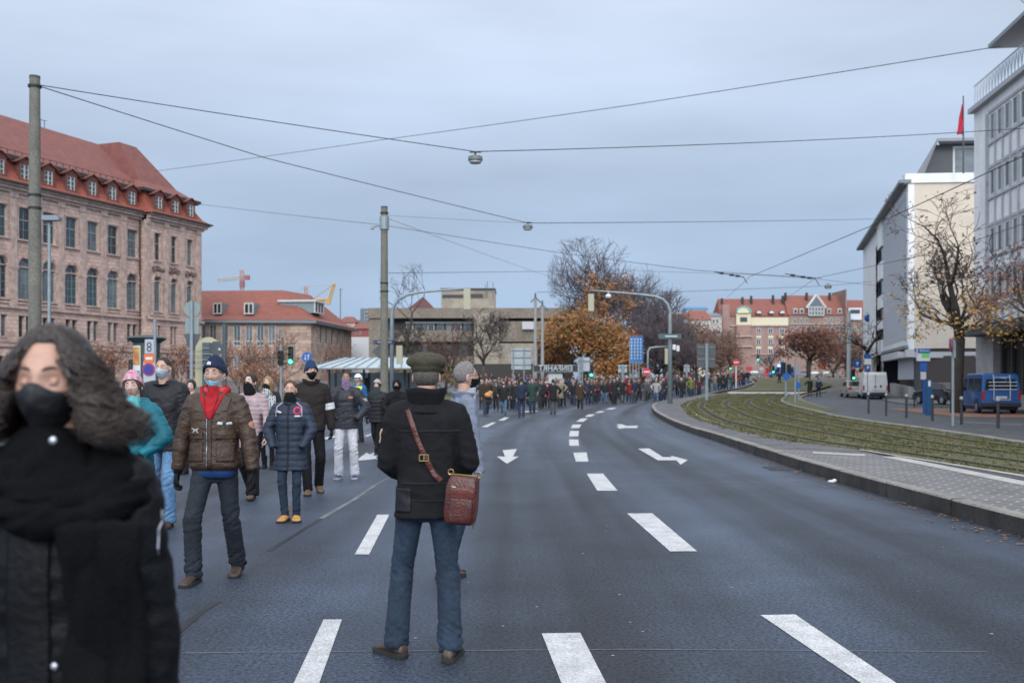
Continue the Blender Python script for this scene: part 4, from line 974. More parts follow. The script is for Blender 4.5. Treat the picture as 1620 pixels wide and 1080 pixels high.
b = MB(); b.tube([cq(527, 450), cq(498, 471)], .14, 4); b.tube([cq(527, 451), cq(484, 453)], .06, 4); b.tube([cq(484, 453), cq(472, 460)], .06, 4); lattice(b, cq(484, 472), cq(484, 452), .8, 5, .12); b.build('rigging', CRW, c2_)
b = MB(); p = P3(538.5, 500, 200); b.tube([(p.x, 200, 0), (p.x, 200, PZ(456, 200))], .13, 6); b.tube([(p.x, 200, PZ(458, 200)), (p.x + .5, 200, PZ(458, 200))], .08, 5); tag(b.build('distant_pole', GUT), 'thin grey mast on the skyline right of the yellow crane', 'pole')
# bus shelter with glass canopy
SH = empty('bus_shelter', (PX(590, 60), 60, 0), 0, 'long bus shelter with pale glass canopy roof behind the poles', 'shelter')
def sx(px, y=60): return PX(px, y) - SH.location.x
b = MB(); y0, y1 = -1.6, 2.2; zz0, zz1 = PZ(583, 58), PZ(566, 63)
b.add([(sx(488, 58.4), y0, zz0), (sx(690, 58.4), y0, zz0), (sx(690, 58.4), y0, zz0 + .06), (sx(488, 58.4), y0, zz0 + .06), (sx(545, 62), y1, zz1), (sx(668, 62), y1, zz1), (sx(668, 62), y1, zz1 - .1), (sx(545, 62), y1, zz1 - .1)], [(0, 1, 2, 3), (3, 2, 5, 4), (0, 1, 6, 7), (4, 5, 6, 7), (0, 3, 4, 7), (1, 2, 5, 6)])
b.build('canopy', mat('canopy_glass', (.36, .43, .46), .35, var=.15, vs=2, fine=.1), SH, fix=False)
b = MB()
for i in range(12): t = i / 11; b.tube([(sx(488 + 202 * t, 58.4), y0 + .02, zz0 + .08), (sx(545 + 123 * t, 62), y1, zz1 + .03)], .03, 4)
b.tube([(sx(488, 58.4), y0, zz0), (sx(690, 58.4), y0, zz0)], .06, 5); b.build('canopy_frame', GUT, SH)
for px in (520, 543, 575, 605, 640, 672): b = MB(); b.cyl(sx(px), .2, 0, zz0 + .25, .07, n=8); b.build('post', mat('shelter_post', (.05, .055, .06), .5), SH)
b = MB(); b.bb((sx(515), 1.3, .1), (sx(672), 1.36, zz0 - .2)); b.build('back_panel', mat('shelter_glass', (.06, .075, .075), .1, ior=1.6), SH)
b = MB(); b.bb((sx(549), .5, .1), (sx(575), .62, 1.9)); b.build('poster_case', mat('poster_pale', (.45, .48, .5), .4), SH)
# ================================================================ TREES
BARK = mat('bark', (.075, .06, .048), .95, col2=(.035, .03, .026), vs=3, fine=.3, bump=.6, bs=14)
TWIG = mat('twig_dark', (.05, .042, .038), .95); TWIG2 = mat('twig_brown', (.105, .062, .05), .95, var=.3, vs=1); TWIG3 = mat('twig_grey', (.085, .07, .078), .95, var=.3, vs=1)
def leafm(n, c, c2): return mat(n, c, .8, col2=c2, vs=.55, fine=.35)
L_OR = leafm('leaf_orange', (.36, .15, .04), (.19, .095, .032)); L_YE = leafm('leaf_yellow', (.46, .26, .06), (.28, .17, .06)); L_RU = leafm('leaf_rust', (.17, .06, .035), (.10, .04, .028)); L_GR = leafm('leaf_green_brown', (.11, .12, .03), (.18, .10, .03)); L_TH = leafm('thicket_brown', (.14, .072, .048), (.085, .05, .038))
def tree(name, label, px, Y, H, crown=5.0, base=.25, levels=5, seed=1, bark=BARK, twig=TWIG, trunk_r=.22, forks=3, up=.45, leaves=0, lsize=.12, lmat=None, lzone=(0, 1), droop=.0, group=None, wob=.18, x=None, n1=7, lmats=None, twn=3, thin=.006, lcrown=0):
    thin = max(thin, Y * .00016); rn = random.Random(seed); X = PX(px, Y) if x is None else x
    r = empty(name, (X, Y, gz(Y)), rn.uniform(0, 6.28) * 0, label, 'tree', group)
    tb = MB(); tw = MB(); tips = []
    def branch(p, d, L_, rad, lev):
        n = 4 if lev < 2 else 3; pts = [p]; rr_ = [rad]; q = p
        for i in range(n):
            d = (d + Vector((rn.gauss(0, wob), rn.gauss(0, wob), rn.gauss(0, wob * .6) + (.05 - droop) * (lev < 3)))).normalized()
            q = q + d * L_ / n; pts.append(q); rr_.append(max(thin, rad * (1 - .5 * (i + 1) / n)))
        (tb if lev <= 1 else tw).tube(pts, rr_, 7 if lev < 1 else (5 if lev < 3 else 3), cap=lev < 2)
        if lev >= levels: tips.append(q); return
        if lev >= levels - 2 and levels < 6: tips.append(pts[len(pts) // 2])
        k = forks + (rn.random() < .5) if lev else n1
        if lev >= levels - 1: k = twn
        for j in range(k):
            t = rn.uniform(.35, 1) if j else 1.0; i = min(n - 1, int(t * n)); b = pts[i].lerp(pts[i + 1], t * n - i)
            a = rn.uniform(0, 6.28); sp_ = rn.uniform(.45, .95) if j else rn.uniform(.1, .4); o = d.orthogonal().normalized(); o2 = d.cross(o)
            nd_ = (d * math.cos(sp_) + (o * math.cos(a) + o2 * math.sin(a)) * math.sin(sp_)).normalized(); nd_ = (nd_ + Vector((0, 0, up * .35))).normalized()
            branch(b, nd_, L_ * rn.uniform(.58, .82), max(thin, rr_[i] * rn.uniform(.5, .68)), lev + 1)
    zb = H * base; tp = [Vector((0, 0, -.1)), Vector((.03, 0, zb * .5)), Vector((rn.uniform(-.1, .1), 0, zb))]
    tb.tube(tp, [trunk_r * 1.25, trunk_r * 1.0, trunk_r * .9], 9)
    for j in range(n1):
        a = 6.28 * j / n1 + rn.uniform(-.4, .4); sp_ = rn.uniform(.35, 1.05) if j else .08; L1 = (H - zb) * (.42 if sp_ < .5 else .36) * min(1.25, crown / (H * .45)) if j else (H - zb) * .45
        branch(tp[-1] + Vector((0, 0, rn.uniform(-.1, .18) * zb * (j > 0))), Vector((math.cos(a) * math.sin(sp_), math.sin(a) * math.sin(sp_), math.cos(sp_))), L1, trunk_r * (.62 if j == 0 else rn.uniform(.35, .5)), 1)
    # fit the height
    top = sorted(v[2] for v in tw.v)[int(len(tw.v) * .985)]; f = H / top; wx = sorted(abs(v[0]) for v in tw.v)[int(len(tw.v) * .93)]; g = crown / wx
    sc = lambda v: (v[0] * (1 + (g - 1) * ss(0, zb, v[2])), v[1] * (1 + (g - 1) * ss(0, zb, v[2])), v[2] * f)
    def sq(v):
        x_, y_, z_ = sc(v); q_ = math.hypot(x_, y_); m_ = crown * 1.25
        if q_ > m_ * .6: k_ = (m_ * .6 + m_ * .4 * math.tanh((q_ - m_ * .6) / (m_ * .4))) / q_; x_ *= k_; y_ *= k_
        if z_ > H * .9: z_ = H * (.9 + .13 * math.tanh((z_ / H - .9) / .13))
        return x_, y_, z_
    tb.v = [sq(v) for v in tb.v]; tw.v = [sq(v) for v in tw.v]; tips = [Vector(sq(v)) for v in tips]
    tb.build('trunk', bark, r, True, fix=False); tw.build('crown', twig, r, fix=False)
    if leaves:
        for k_, (lm, cnt, zone) in enumerate(lmats or [(lmat, leaves, lzone)]):
            V = []; Fc = []; z0, z1 = zone[0] * H, zone[1] * H; T = [t for t in tips if z0 <= t.z <= z1] or tips
            for i in range(cnt):
                t = rn.choice(T); s_ = lsize * rn.uniform(.6, 1.4); p = t + Vector((rn.gauss(0, 1), rn.gauss(0, 1), rn.gauss(0, .8))) * (lcrown or lsize * 2.2)
                a = Vector((rn.gauss(0, 1), rn.gauss(0, 1), rn.gauss(0, 1))).normalized() * s_; b = a.orthogonal().normalized() * s_ * .6
                o = len(V); V += [p - a, p + b, p + a, p - b]; Fc.append((o, o + 1, o + 2, o + 3))
            me = bpy.data.meshes.new('leaves'); me.from_pydata(V, [], Fc); me.materials.append(lm); lib(me, 'leaves', r)
    return r
def hgt(py, Y): return PZ(py, Y) - gz(Y)
tree('street_tree', 'bare crooked street tree keeping yellow leaves low down, before the cream wall', 1513, 52, hgt(312, 52), 3.0, .31, 6, 23, trunk_r=.26, forks=2, n1=9, wob=.25, up=.12, droop=-.02, thin=.011,
     leaves=1, lsize=.10, lmats=[(L_YE, 1000, (.32, .56)), (L_RU, 520, (.6, 1.0)), (L_YE, 60, (.2, .4))], lcrown=.25, twig=TWIG)
tree('street_tree', 'tree with rust brown leaves reaching in from the right edge', 1690, 30, hgt(340, 30), 2.4, .42, 5, 5, trunk_r=.2, forks=2, n1=7, wob=.24, leaves=1, lsize=.06, lmats=[(L_RU, 2300, (.35, 1))], lcrown=.16, up=.0)
tree('bare_tree', 'dark bare chestnut with thick crooked limbs beside the white van', 1372, 100, hgt(474, 100), 3.6, .42, 5, 9, trunk_r=.22, forks=2, n1=6, wob=.25, up=.3, twn=2)
tree('round_tree', 'round crowned brown leaved tree in front of the far houses', 1279, 185, hgt(520, 185), 4.6, .34, 4, 6, trunk_r=.3, leaves=2200, lsize=.3, lmat=L_RU, up=.2, forks=3, lcrown=.5)
tree('bare_tree', 'tall bare tree rising behind the left traffic signal mast', 645, 100, hgt(420, 100), 2.3, .3, 5, 3, trunk_r=.22, forks=3, n1=6, wob=.25, up=.5, twn=3)
tree('bare_tree', 'small bare spreading tree in front of the concrete building', 764, 92, hgt(489, 92), 2.5, .3, 5, 14, trunk_r=.14, forks=3, n1=7, up=.25, twn=3)
tree('bare_tree', 'thin bare tree left of the spreading one before the concrete building', 705, 96, hgt(512, 96), 2.6, .2, 5, 17, trunk_r=.12, forks=3, n1=7, up=.2, twig=TWIG2)
tree('oak_tree', 'big orange brown autumn tree in full leaf behind the crowd', 926, 105, hgt(440, 105), 3.9, .16, 4, 31, trunk_r=.34, forks=3, n1=9, up=.15, leaves=1, lsize=.15, lmats=[(L_OR, 7500, (0, 1)), (L_GR, 2000, (.0, .8)), (L_RU, 1200, (0, .9))], lcrown=.42)
tree('oak_tree', 'lower orange autumn bush right of the big orange tree', 978, 102, hgt(524, 102), 1.9, .12, 4, 32, trunk_r=.14, forks=3, n1=8, up=.1, leaves=2400, lsize=.17, lmat=L_OR, lcrown=.4)
tree('oak_tree', 'orange brown tree left of the big one, behind the paired posts', 890, 112, hgt(505, 112), 1.7, .16, 4, 33, trunk_r=.2, forks=3, n1=8, up=.1, leaves=2000, lsize=.19, lmat=L_OR, lcrown=.4)
tree('bare_tree', 'tallest grey bare tree fanning out above the orange tree', 957, 130, hgt(388, 130), 6.2, .25, 5, 41, trunk_r=.3, forks=4, n1=10, twig=TWIG3, up=.55, twn=4, wob=.14)
for i, (px, py, Y, cw, sd) in enumerate(((1012, 436, 122, 4.6, 51), (1052, 462, 128, 3.6, 52), (1040, 500, 116, 3.8, 53))):
    tree('bare_tree', ['dense dark twiggy tree just right of the orange crown', 'grey twiggy tree right of the dense dark one, near the mast', 'lower dense twiggy tree behind the right signal mast'][i], px, Y, hgt(py, Y), cw, .14, 5, sd, trunk_r=.25, forks=4, n1=10, twig=TWIG3, up=.4, twn=4, wob=.16)
for i, (px, py, Y, cw, sd) in enumerate(((1078, 500, 150, 4.4, 61), (1102, 508, 165, 4.6, 62), (1125, 522, 180, 4.2, 63), (1093, 540, 140, 3.6, 64), (1062, 520, 138, 3.6, 65), (1141, 548, 190, 3.4, 66))):
    tree('thicket_tree', ['reddish brown thicket tree directly behind the right signal mast', 'reddish brown thicket tree above the dark direction board', 'reddish brown thicket tree nearest the pale apartment house', 'low brown bushy tree left of the direction board', 'brown bushy tree between the blue banners and the mast', 'smallest brown thicket tree at the foot of the rosy house'][i], px, Y, hgt(py, Y), cw, .1, 4, sd, trunk_r=.2, forks=3, n1=10, twig=TWIG2, up=.3, leaves=2300, lsize=.2, lmat=L_TH, lcrown=.55, twn=4)
for i, (px, py, Y, cw, sd) in enumerate(((1318, 560, 190, 4.5, 71), (1340, 552, 200, 4.2, 72), (1362, 560, 195, 4, 73))):
    tree('thicket_tree', ['brown tree in the row right of the round tree', 'middle brown tree of the row left of the bare chestnut', 'brown tree of the row right behind the bare chestnut trunk'][i], px, Y, hgt(py - 25, Y), cw, .12, 4, sd, trunk_r=.2, forks=3, n1=9, twig=TWIG2, up=.3, leaves=1500, lsize=.24, lmat=L_TH, lcrown=.6)
tree('bare_tree', 'thin bare street tree before the rosy apartment house', 1219, 230, hgt(545, 230), 2.4, .3, 4, 81, trunk_r=.2, forks=3, n1=6, twig=TWIG3)
for i, (px, py, Y, cw, sd) in enumerate(((283, 545, 88, 2.2, 91), (330, 540, 92, 2.4, 92), (378, 530, 95, 2.6, 93), (408, 545, 90, 1.9, 94), (440, 525, 97, 2.4, 95), (110, 530, 70, 2.4, 96), (165, 545, 74, 2.0, 97), (400, 575, 80, 2.2, 98), (560, 590, 75, 1.8, 99), (540, 545, 110, 1.8, 100), (650, 575, 90, 2.4, 101), (690, 580, 92, 2.4, 102))):
    tree('young_tree', ['rusty leaved young tree right of the advertising column', 'rusty young tree behind the navy knitted hat', 'tall rusty young tree before the stone building', 'rusty young tree left of the green signal', 'thin rusty tree beside the green traffic signal', 'rusty bush under the museum behind the curly hair', 'small rusty bush at the museum foot behind the white beanie', 'low rusty bush behind the pink quilted coat', 'low brown bush behind the bus shelter', 'thin reddish bush at the end wall of the stone building', 'olive brown bush behind the shelter and pole', 'olive brown bush behind the flat cap'][i],
         px, Y, hgt(py, Y), cw, .1, 4, sd, trunk_r=.06, forks=3, n1=7, twig=TWIG2, up=.5, leaves=520 if i < 10 else 1500, lsize=.09, lmat=leafm('leaf_beech', (.27, .11, .05), (.2, .075, .035)) if i < 10 else L_GR, lcrown=.2, thin=.01)
# ================================================================ STREET FURNITURE, WIRES
POLE = mat('concrete_pole', (.17, .165, .135), .85, col2=(.12, .115, .095), vs=1.5, fine=.25, bump=.3, bs=40); GALV = mat('galvanised', (.24, .28, .30), .5, metal=.3, var=.15, vs=3); DKG = mat('sign_back_grey', (.065, .08, .085), .6)
BLK = mat('matt_black', (.012, .012, .013), .6); CRM_S = mat('signal_cream', (.36, .345, .24), .5); BLU = mat('sign_blue', (.01, .09, .32), .5); WHS = mat('sign_white', (.6, .6, .6), .5); REDS = mat('sign_red', (.5, .02, .03), .5); LGR = mat('sign_back_light', (.34, .38, .41), .5)
GLOW = mat('signal_green_lit', (.02, .4, .2), .3, emit=(.05, 1, .5), es=5); OFFL = mat('signal_lens_dark', (.02, .02, .02), .3)
WIRE = mat('wire_black', (.02, .02, .022), .6)
def T(name, label, cat, px, Y, group=None, z=0): return empty(name, (PX(px, Y), Y, gz(Y) + z), 0, label, cat, group)
def lz(py, Y): return PZ(py, Y) - gz(Y)
def lx(px, Y, r): return PX(px, Y) - r.location.x
def pole(mb, H, r0, r1, n=14): mb.cyl(0, 0, -.1, H, r0, r1, n)
def cpole(label, px, py, Y, r0, r1):
    r = T('concrete_pole', label, 'pole', px, Y); b = MB(); H = lz(py, Y); pole(b, H, r0, r1, 18); b.build('shaft', POLE, r, 2)
    b = MB()
    for z in (H - .25, H - 3.2, H - 3.55): b.cyl(0, 0, z, z + .06, (r0 + r1) / 2 + .012, n=16)
    b.build('clamp', BLK, r, 2); b = MB(); b.cyl(0, 0, H, H + .06, r1 * 1.04, n=16); b.build('cap', mat('pole_cap', (.07, .07, .06), .8), r, 2); return r
cpole('thick tapering concrete pole behind the curly haired woman', 55, 124, 27, .19, .135)
q = cpole('thick concrete pole between the bus shelter and the flat cap man', 608, 329, 42, .185, .14)
b = MB(); H = lz(352, 42); b.cyl(0, 0, H - .3, H + .25, .2, n=14); b.tube([(-.15, 0, H - .1), (-.45, -.1, H - .2)], .04, 6); b.box((-.5, -.1, H - .24), (.14, .2, .12)); b.build('bracket', GALV, q, 2)
for px, l in ((847, 'left slim concrete post of a pair behind the crowd'), (858, 'right slim concrete post of a pair behind the crowd')):
    r = T('catenary_pole', l, 'pole', px, 79); b = MB(); pole(b, lz(472 if px < 850 else 484, 79), .15, .11, 12); b.build('shaft', mat('pole_pale', (.27, .26, .25), .8, var=.15, vs=2), r, 2)
    b = MB(); H = lz(472 if px < 850 else 484, 79); b.tube([(-.35, 0, H - .3), (0, 0, H + .1), (.45, 0, H - .35)], .05, 6); b.cyl(0, 0, H, H + .45, .09, .05, 8); b.build('insulator', DKG, r, 2)
# street lamp at the left
r = T('street_lamp', 'slim steel lamp post with flat head beside the thick concrete pole', 'street lamp', 78, 34); b = MB(); H = lz(348, 34); pole(b, H, .075, .05, 10); b.build('post', GALV, r, 2)
b = MB(); b.box((.12, -.1, H + .02), (.62, .3, .12)); b.box((.1, -.1, H + .1), (.5, .24, .06)); b.build('lamp_head', mat('lamp_grey', (.2, .23, .25), .5), r, fix=False)
# traffic signal helper
def signal(b_name, r, x, y, z, s=1.0, rot=0, lit=None, back=False, cream=True):
    b = MB(); b.box((x, y, z), (.32 * s, .22, .98 * s), rot); o = b.build('signal_housing', CRM_S if cream else BLK, r, fix=False)
    f = MB(); d = -.12 if not back else .12; f.box((x, y + d, z), (.27 * s, .02, .9 * s)); f.build('signal_front', BLK, o, fix=False)
    for k in (-1, 0, 1):
        c = MB(); c.tube([(x, y + d * 1.1, z - k * .3 * s), (x, y + d * 1.25, z - k * .3 * s)], .1 * s, 12); c.build('lens', GLOW if lit == k else OFFL, o)
        h = MB(); zc = z - k * .3 * s; h.rings([[(x + .115 * s * math.cos(t), y + dd, zc + .115 * s * math.sin(t)) for t in [PI * i / 8 for i in range(9)]] for dd in (d, d * 2.4)], cap=False, close=False); h.build('visor', BLK, o, fix=False).modifiers.new('t', 'SOLIDIFY').thickness = .01
    return o
# left signal mast with the long arm
r = T('signal_mast', 'grey signal mast with long curved arm beside the thick concrete pole', 'traffic light', 620, 45); Y = 45
b = MB(); pts = [(0, 0, 0), (0, 0, lz(500, Y))] + [(lx(px, Y, r), 0, lz(py, Y)) for px, py in ((622, 486), (630, 474), (645, 466), (665, 462), (700, 459), (740, 456.5))]
b.tube(pts, [.10, .09, .075, .07, .065, .06, .05, .04], 10); b.build('mast', GALV, r, True)
signal('', r, lx(739, Y, r), 0, lz(473, Y), .95, back=True); signal('', r, lx(632, Y, r), 0, lz(561, Y), .85, back=True)
b = MB(); b.box((lx(609, Y, r), -.1, lz(541, Y)), (.86, .04, .16)); s_ = b.build('street_name_sign', mat('enamel_navy', (.008, .015, .07), .4), r, fix=False)
t_ = text_mb('Lessingstraße', .12, .01); t_.xf(Matrix.Translation((lx(609, Y, r), -.13, lz(541, Y))) @ Matrix.Rotation(PI / 2, 4, 'X')); t_.build('lettering', WHS, s_, fix=False)
b = MB(); c = (lx(600, Y, r), -.05, lz(556, Y)); b.ext([(c[0] - .33, c[1], c[2]), (c[0], c[1], c[2] + .31), (c[0] + .33, c[1], c[2]), (c[0], c[1], c[2] - .31)], (0, .03, 0)); b.box((c[0] - .1, 0, c[2] + .42), (.4, .03, .2)); b.tube([(c[0], 0, c[2]), (0, 0, c[2])], .03, 6); b.tube([(c[0] - .05, 0, c[2] + .4), (0, 0, c[2] + .4)], .025, 6); b.build('sign_back', DKG, r, fix=False)
b = MB(); b.box((c[0] + .2, -.09, c[2] - .06), (.07, .01, .07), .4); b.build('sticker', WHS, r, fix=False)
# right signal mast
Y = 65; r = T('signal_mast', 'tall grey signal mast with arm over the road, standing on the kerb island', 'traffic light', 1060, Y, z=.2)
b = MB(); z_ = lambda py: lz(py, Y) - .2
pts = [(0, 0, -.1), (0, 0, z_(500))] + [(lx(px, Y, r), 0, z_(py)) for px, py in ((1060, 492), (1056, 481), (1048, 473), (1035, 468.5), (1010, 465.5), (970, 462), (932, 459))]
b.tube(pts, [.17, .12, .10, .095, .09, .085, .075, .06, .045], 10); b.build('mast', GALV, r, True)
signal('', r, lx(935, Y, r), 0, z_(478.5), 1.15, back=True); signal('', r, lx(1056, Y, r), .15, z_(562), .95, back=True)
b = MB(); b.tube([(lx(962, Y, r), -.2, z_(468) + .3), (lx(962, Y, r), -.2, z_(468))], .03, 6); b.ell((lx(962, Y, r), -.2, z_(469)), (.2, .2, .16), 12, 8); b.build('camera_dome', WHS, r, 2)
b = MB(); b.box((lx(1059, Y, r), -.2, z_(532)), (1.5, .05, .32)); b.build('direction_sign', mat('sign_teal', (.05, .10, .11), .5), r, fix=False); b = MB(); b.box((lx(1061, Y, r), -.235, z_(532)), (.8, .02, .07)); b.build('sign_line', WHS, r, fix=False)
b = MB(); b.box((lx(1066, Y, r), -.1, z_(549)), (.2, .16, .34)); b.box((lx(1072, Y, r), -.1, z_(551)), (.18, .14, .36)); b.build('signal_box', WHS, r, fix=False)
# farther small mast
Y = 88; r = T('signal_mast', 'small signal arm behind the tall mast, near the no entry sign', 'traffic light', 1025, Y); b = MB(); b.tube([(0, 0, 0), (0, 0, lz(556, Y)), (lx(1028, Y, r), 0, lz(550.5, Y)), (lx(1036, Y, r), 0, lz(549, Y)), (lx(1056, Y, r), 0, lz(548, Y))], [.1, .09, .08, .07, .06], 8); b.build('mast', GALV, r, True); signal('', r, lx(1055, Y, r), 0, lz(566, Y), 1.1, back=True)
def disc(b, x, y, z, r_, t=.03, n=20, d=None): b.tube([(x, y - t, z), (x, y, z)], r_, n)
def signpost(label, px, pyt, Y, name='sign_post', cat='sign', r0=.04, m=None, z=0):
    r = T(name, label, cat, px, Y, z=z); b = MB(); pole(b, lz(pyt, Y) - z, r0, r0, 8); b.build('post', m or GALV, r, 2); return r
# no entry signs, blue discs
for px, py, Y, pt, l in ((1023, 588, 86, 588, 'round no entry sign standing behind the crowd left of the tall mast'), (1164.5, 573, 108, 573, 'round no entry sign on white post at the edge of the far crowd')):
    r = signpost(l, px, pt, Y, r0=.09 if px > 1100 else .05, m=mat('post_white', (.5, .5, .48), .6) if px > 1100 else None); k = .34 if px < 1100 else .36
    b = MB(); disc(b, 0, -.1, lz(py, Y), k); o = b.build('sign_disc', REDS, r); b = MB(); b.box((0, -.15, lz(py, Y)), (k * 1.4, .02, k * .35)); b.build('sign_bar', WHS, o, fix=False)
Y = 52; r = signpost('round blue lane sign on a slim post beside the green signal', 486, 558, Y); b = MB(); disc(b, 0, -.05, lz(565, Y), .27, n=24); o = b.build('sign_disc', BLU, r)
b = MB(); z = lz(565, Y); b.tube([(-.08, -.1, z + .14), (-.08, -.1, z - .1)], .018, 5); b.tube([(.08, -.1, z - .14), (.08, -.1, z + .1)], .018, 5); b.ext([(-.14, -.1, z - .06), (-.02, -.1, z - .06), (-.08, -.1, z - .16)], (0, .01, 0)); b.ext([(.14, -.1, z + .06), (.02, -.1, z + .06), (.08, -.1, z + .16)], (0, .01, 0)); b.build('sign_arrow', WHS, o, fix=False)
Y = 40; r = signpost('traffic signal showing green beside a slim post, behind the tall man', 444.5, 545, Y, 'traffic_light', 'traffic light', .05); o = signal('', r, .42, 0, lz(562, Y), .82, lit=1); b = MB(); b.tube([(0, 0, lz(556, Y)), (.3, 0, lz(556, Y))], .025, 5); b.tube([(0, 0, lz(572, Y)), (.3, 0, lz(572, Y))], .025, 5); b.build('bracket', GALV, r)
o = signal('', r, -.0, -.05, lz(566, Y), .6, cream=False)
for px, py, Y in ((935, 591, 76), (1349, 596, 92), (1199, 567, 230), (1155, 581, 210), (1223, 586, 200)):
    r = signpost({935: 'small green signal left of the grey sign backs behind the crowd', 1349: 'green signal beside the white mast near the white van', 1199: 'far green signal high before the rosy house', 1155: 'far green signal above the crowd, left of the red banner', 1223: 'far green signal near the square, right of the crowd end'}[px], px, py - 6 * 76 / Y * 1.0, Y, 'traffic_light', 'traffic light', .06 if Y < 150 else .1)
    signal('', r, 0, -.1, lz(py, Y) + .2, 1.0 if Y < 150 else 1.6, lit=1, cream=False)
# sign cluster left of the navy hat (seen from behind)
Y = 19; r = signpost('post with the backs of a round, an oblong and a give way sign', 303, 476, Y, r0=.035)
b = MB(); disc(b, 0, .06, lz(489, Y), .155, n=24); b.bb((-.13, .03, lz(527, Y)), (.13, .05, lz(503, Y))); b.build('sign_back', mat('sign_back_green', (.2, .25, .245), .5), r, 2)
b = MB(); z0, z1 = lz(528, Y), lz(560, Y); b.ext([(-.165, .05, z0), (.165, .05, z0), (0, .05, z1)], (0, -.02, 0)); b.build('give_way_back', DKG, r, fix=False)
Y = 21; r = T('signal_backplate', 'cream rounded signal backs behind the navy hat', 'traffic light', 329, Y); b = MB(); x0, x1, z1, z0 = -.27, .27, lz(533, Y), lz(612, Y)
b.ext([(x0, 0, z0), (x1, 0, z0), (x1, 0, z1 - .3)] + [(.27 * math.cos(t), 0, z1 - .3 + .3 * math.sin(t)) for t in np.linspace(0, PI, 12)][1:], (0, .06, 0)); b.build('backplate', mat('backplate_cream', (.36, .35, .22), .6, var=.1, vs=3), r, fix=False)
b = MB(); b.bb((-.09, -.1, z0), (.07, -.002, z1 - .12)); b.build('housing', DKG, r, fix=False); b = MB()
for k in range(4): b.bb((-.4, -.13, z1 - .25 - k * .12), (.4, -.11, z1 - .235 - k * .12))
b.cyl(.0, .12, -.1, z0 + .1, .05); b.build('bracket', GALV, r, fix=False)
Y = 20; r = signpost('dark post with the back of an eight sided sign, small white label', 355, 512, Y, r0=.045, m=DKG); b = MB(); z = lz(551, Y); x = -.16
b.ext([(x + .15 * math.cos(PI / 8 + PI / 4 * k), .0, z + .15 * math.sin(PI / 8 + PI / 4 * k)) for k in range(8)], (0, -.02, 0)); b.build('sign_back', DKG, r, fix=False); b = MB(); b.ell((x + .07, -.03, z - .02), (.022, .005, .025), 10, 5); b.build('sticker', WHS, r, 2)
# advertising column
Y = 31; r = T('advertising_column', 'dark framed advertising column with lit posters behind the man in black', 'advertising column', 232, Y); H = lz(537, Y); z0 = 0
b = MB(); b.lathe([(.42, 0), (.42, .5), (.40, .52), (.40, H - .12), (.42, H - .1), (.56, H), (.60, H + .04), (.5, H + .09), (.2, H + .14), (.01, H + .15)], n=28); b.build('column_body', mat('column_green_dark', (.035, .05, .05), .5), r, 2)
def curved(b, a0, a1, z0, z1, rad=.41, n=8): b.rings([[(rad * math.sin(a), -rad * math.cos(a), z) for a in np.linspace(a0, a1, n)] for z in (z0, z1)], cap=False, close=False)
b = MB(); curved(b, -.95, -.1, .6, H - .2); b.build('poster_frame', WHS, r, fix=False); zt_ = H - .25
b = MB(); curved(b, -.88, -.16, zt_ - .55, zt_, .414); b.build('poster', mat('poster_warm', (.35, .06, .04), .5, col2=(.55, .35, .08), vs=6), r, fix=False)
b = MB(); curved(b, -.88, -.16, zt_ - 1.1, zt_ - .72, .414); b.build('poster_panel', mat('poster_blue', (.01, .17, .36), .5), r, fix=False)
b = MB(); curved(b, .2, .95, .6, H - .2); b.build('poster_frame', mat('poster_side', (.3, .28, .28), .5, col2=(.4, .06, .1), vs=2), r, fix=False)
Y = 28; r = signpost('steel post before the advertising column', 245, 505, Y, r0=.045); 
r = signpost('parking restriction signs stacked before the advertising column', 236, 536, Y - 1, r0=.03); Y = 27; z = lz(566, Y)
b = MB(); b.bb((-.1, -.05, z + .12), (.14, -.03, z + .5)); b.bb((-.14, -.05, z - .75), (.18, -.03, z - .1)); b.build('sign_plate', mat('plate_grey', (.36, .4, .44), .5), r, fix=False)
b = MB(); b.bb((-.12, -.06, z - .14), (.16, -.04, z + .1)); o = b.build('orange_plate', mat('sign_orange', (.6, .14, .03), .5), r, fix=False)
b = MB(); b.bb((-.07, -.07, z - .05), (.11, -.062, z + .02)); b.build('lettering', WHS, o, fix=False)
b = MB(); disc(b, .01, -.06, z - .31, .17, .02, 24); o = b.build('no_stopping_ring', mat('ring_red', (.25, .03, .12), .5), r); b = MB(); disc(b, .01, -.085, z - .31, .125, .01, 24); b.build('no_stopping_field', mat('ring_blue', (.03, .03, .22), .5), o)
b = MB(); n_ = 18
for zc in (z + .36, z + .24): b.tube([(.02 + .05 * math.cos(t), -.06, zc + .06 * math.sin(t)) for t in np.linspace(0, 2 * PI, n_)], .012, 5, cap=False)
b.build('pictogram', BLK, r)
# direction boards from behind
def board(label, px0, px1, py0, py1, Y, rows, posts, m, base=0, split=False):
    r = T('direction_board', label, 'sign', (px0 + px1) / 2, Y, z=base); b = MB(); z = lambda py: lz(py, Y) - base
    hs = (py1 - py0) / rows
    for i in range(rows):
        for a, c in (((px0, (px0 + px1) / 2 - .6), ((px0 + px1) / 2 + .6, px1)) if split else ((px0, px1),)): b.bb((lx(a, Y, r), 0, z(py0 + hs * (i + 1) - .8)), (lx(c, Y, r), .05, z(py0 + hs * i)))
    b.build('panel', m, r, fix=False); b = MB()
    for i in range(rows + (rows > 2)): b.bb((lx(px0, Y, r), -.06, z(py0 + hs * i + hs * .25)), (lx(px1, Y, r), -.01, z(py0 + hs * i + hs * .25 + .8)))
    b.build('rail', DKG if m is LGR else GALV, r, fix=False)
    for px in posts: b = MB(); b.cyl(lx(px, Y, r), -.12, -.1, z(py0 - 1), .055 if len(posts) > 1 else .12, n=8); b.build('post', GALV, r, 2)
    return r
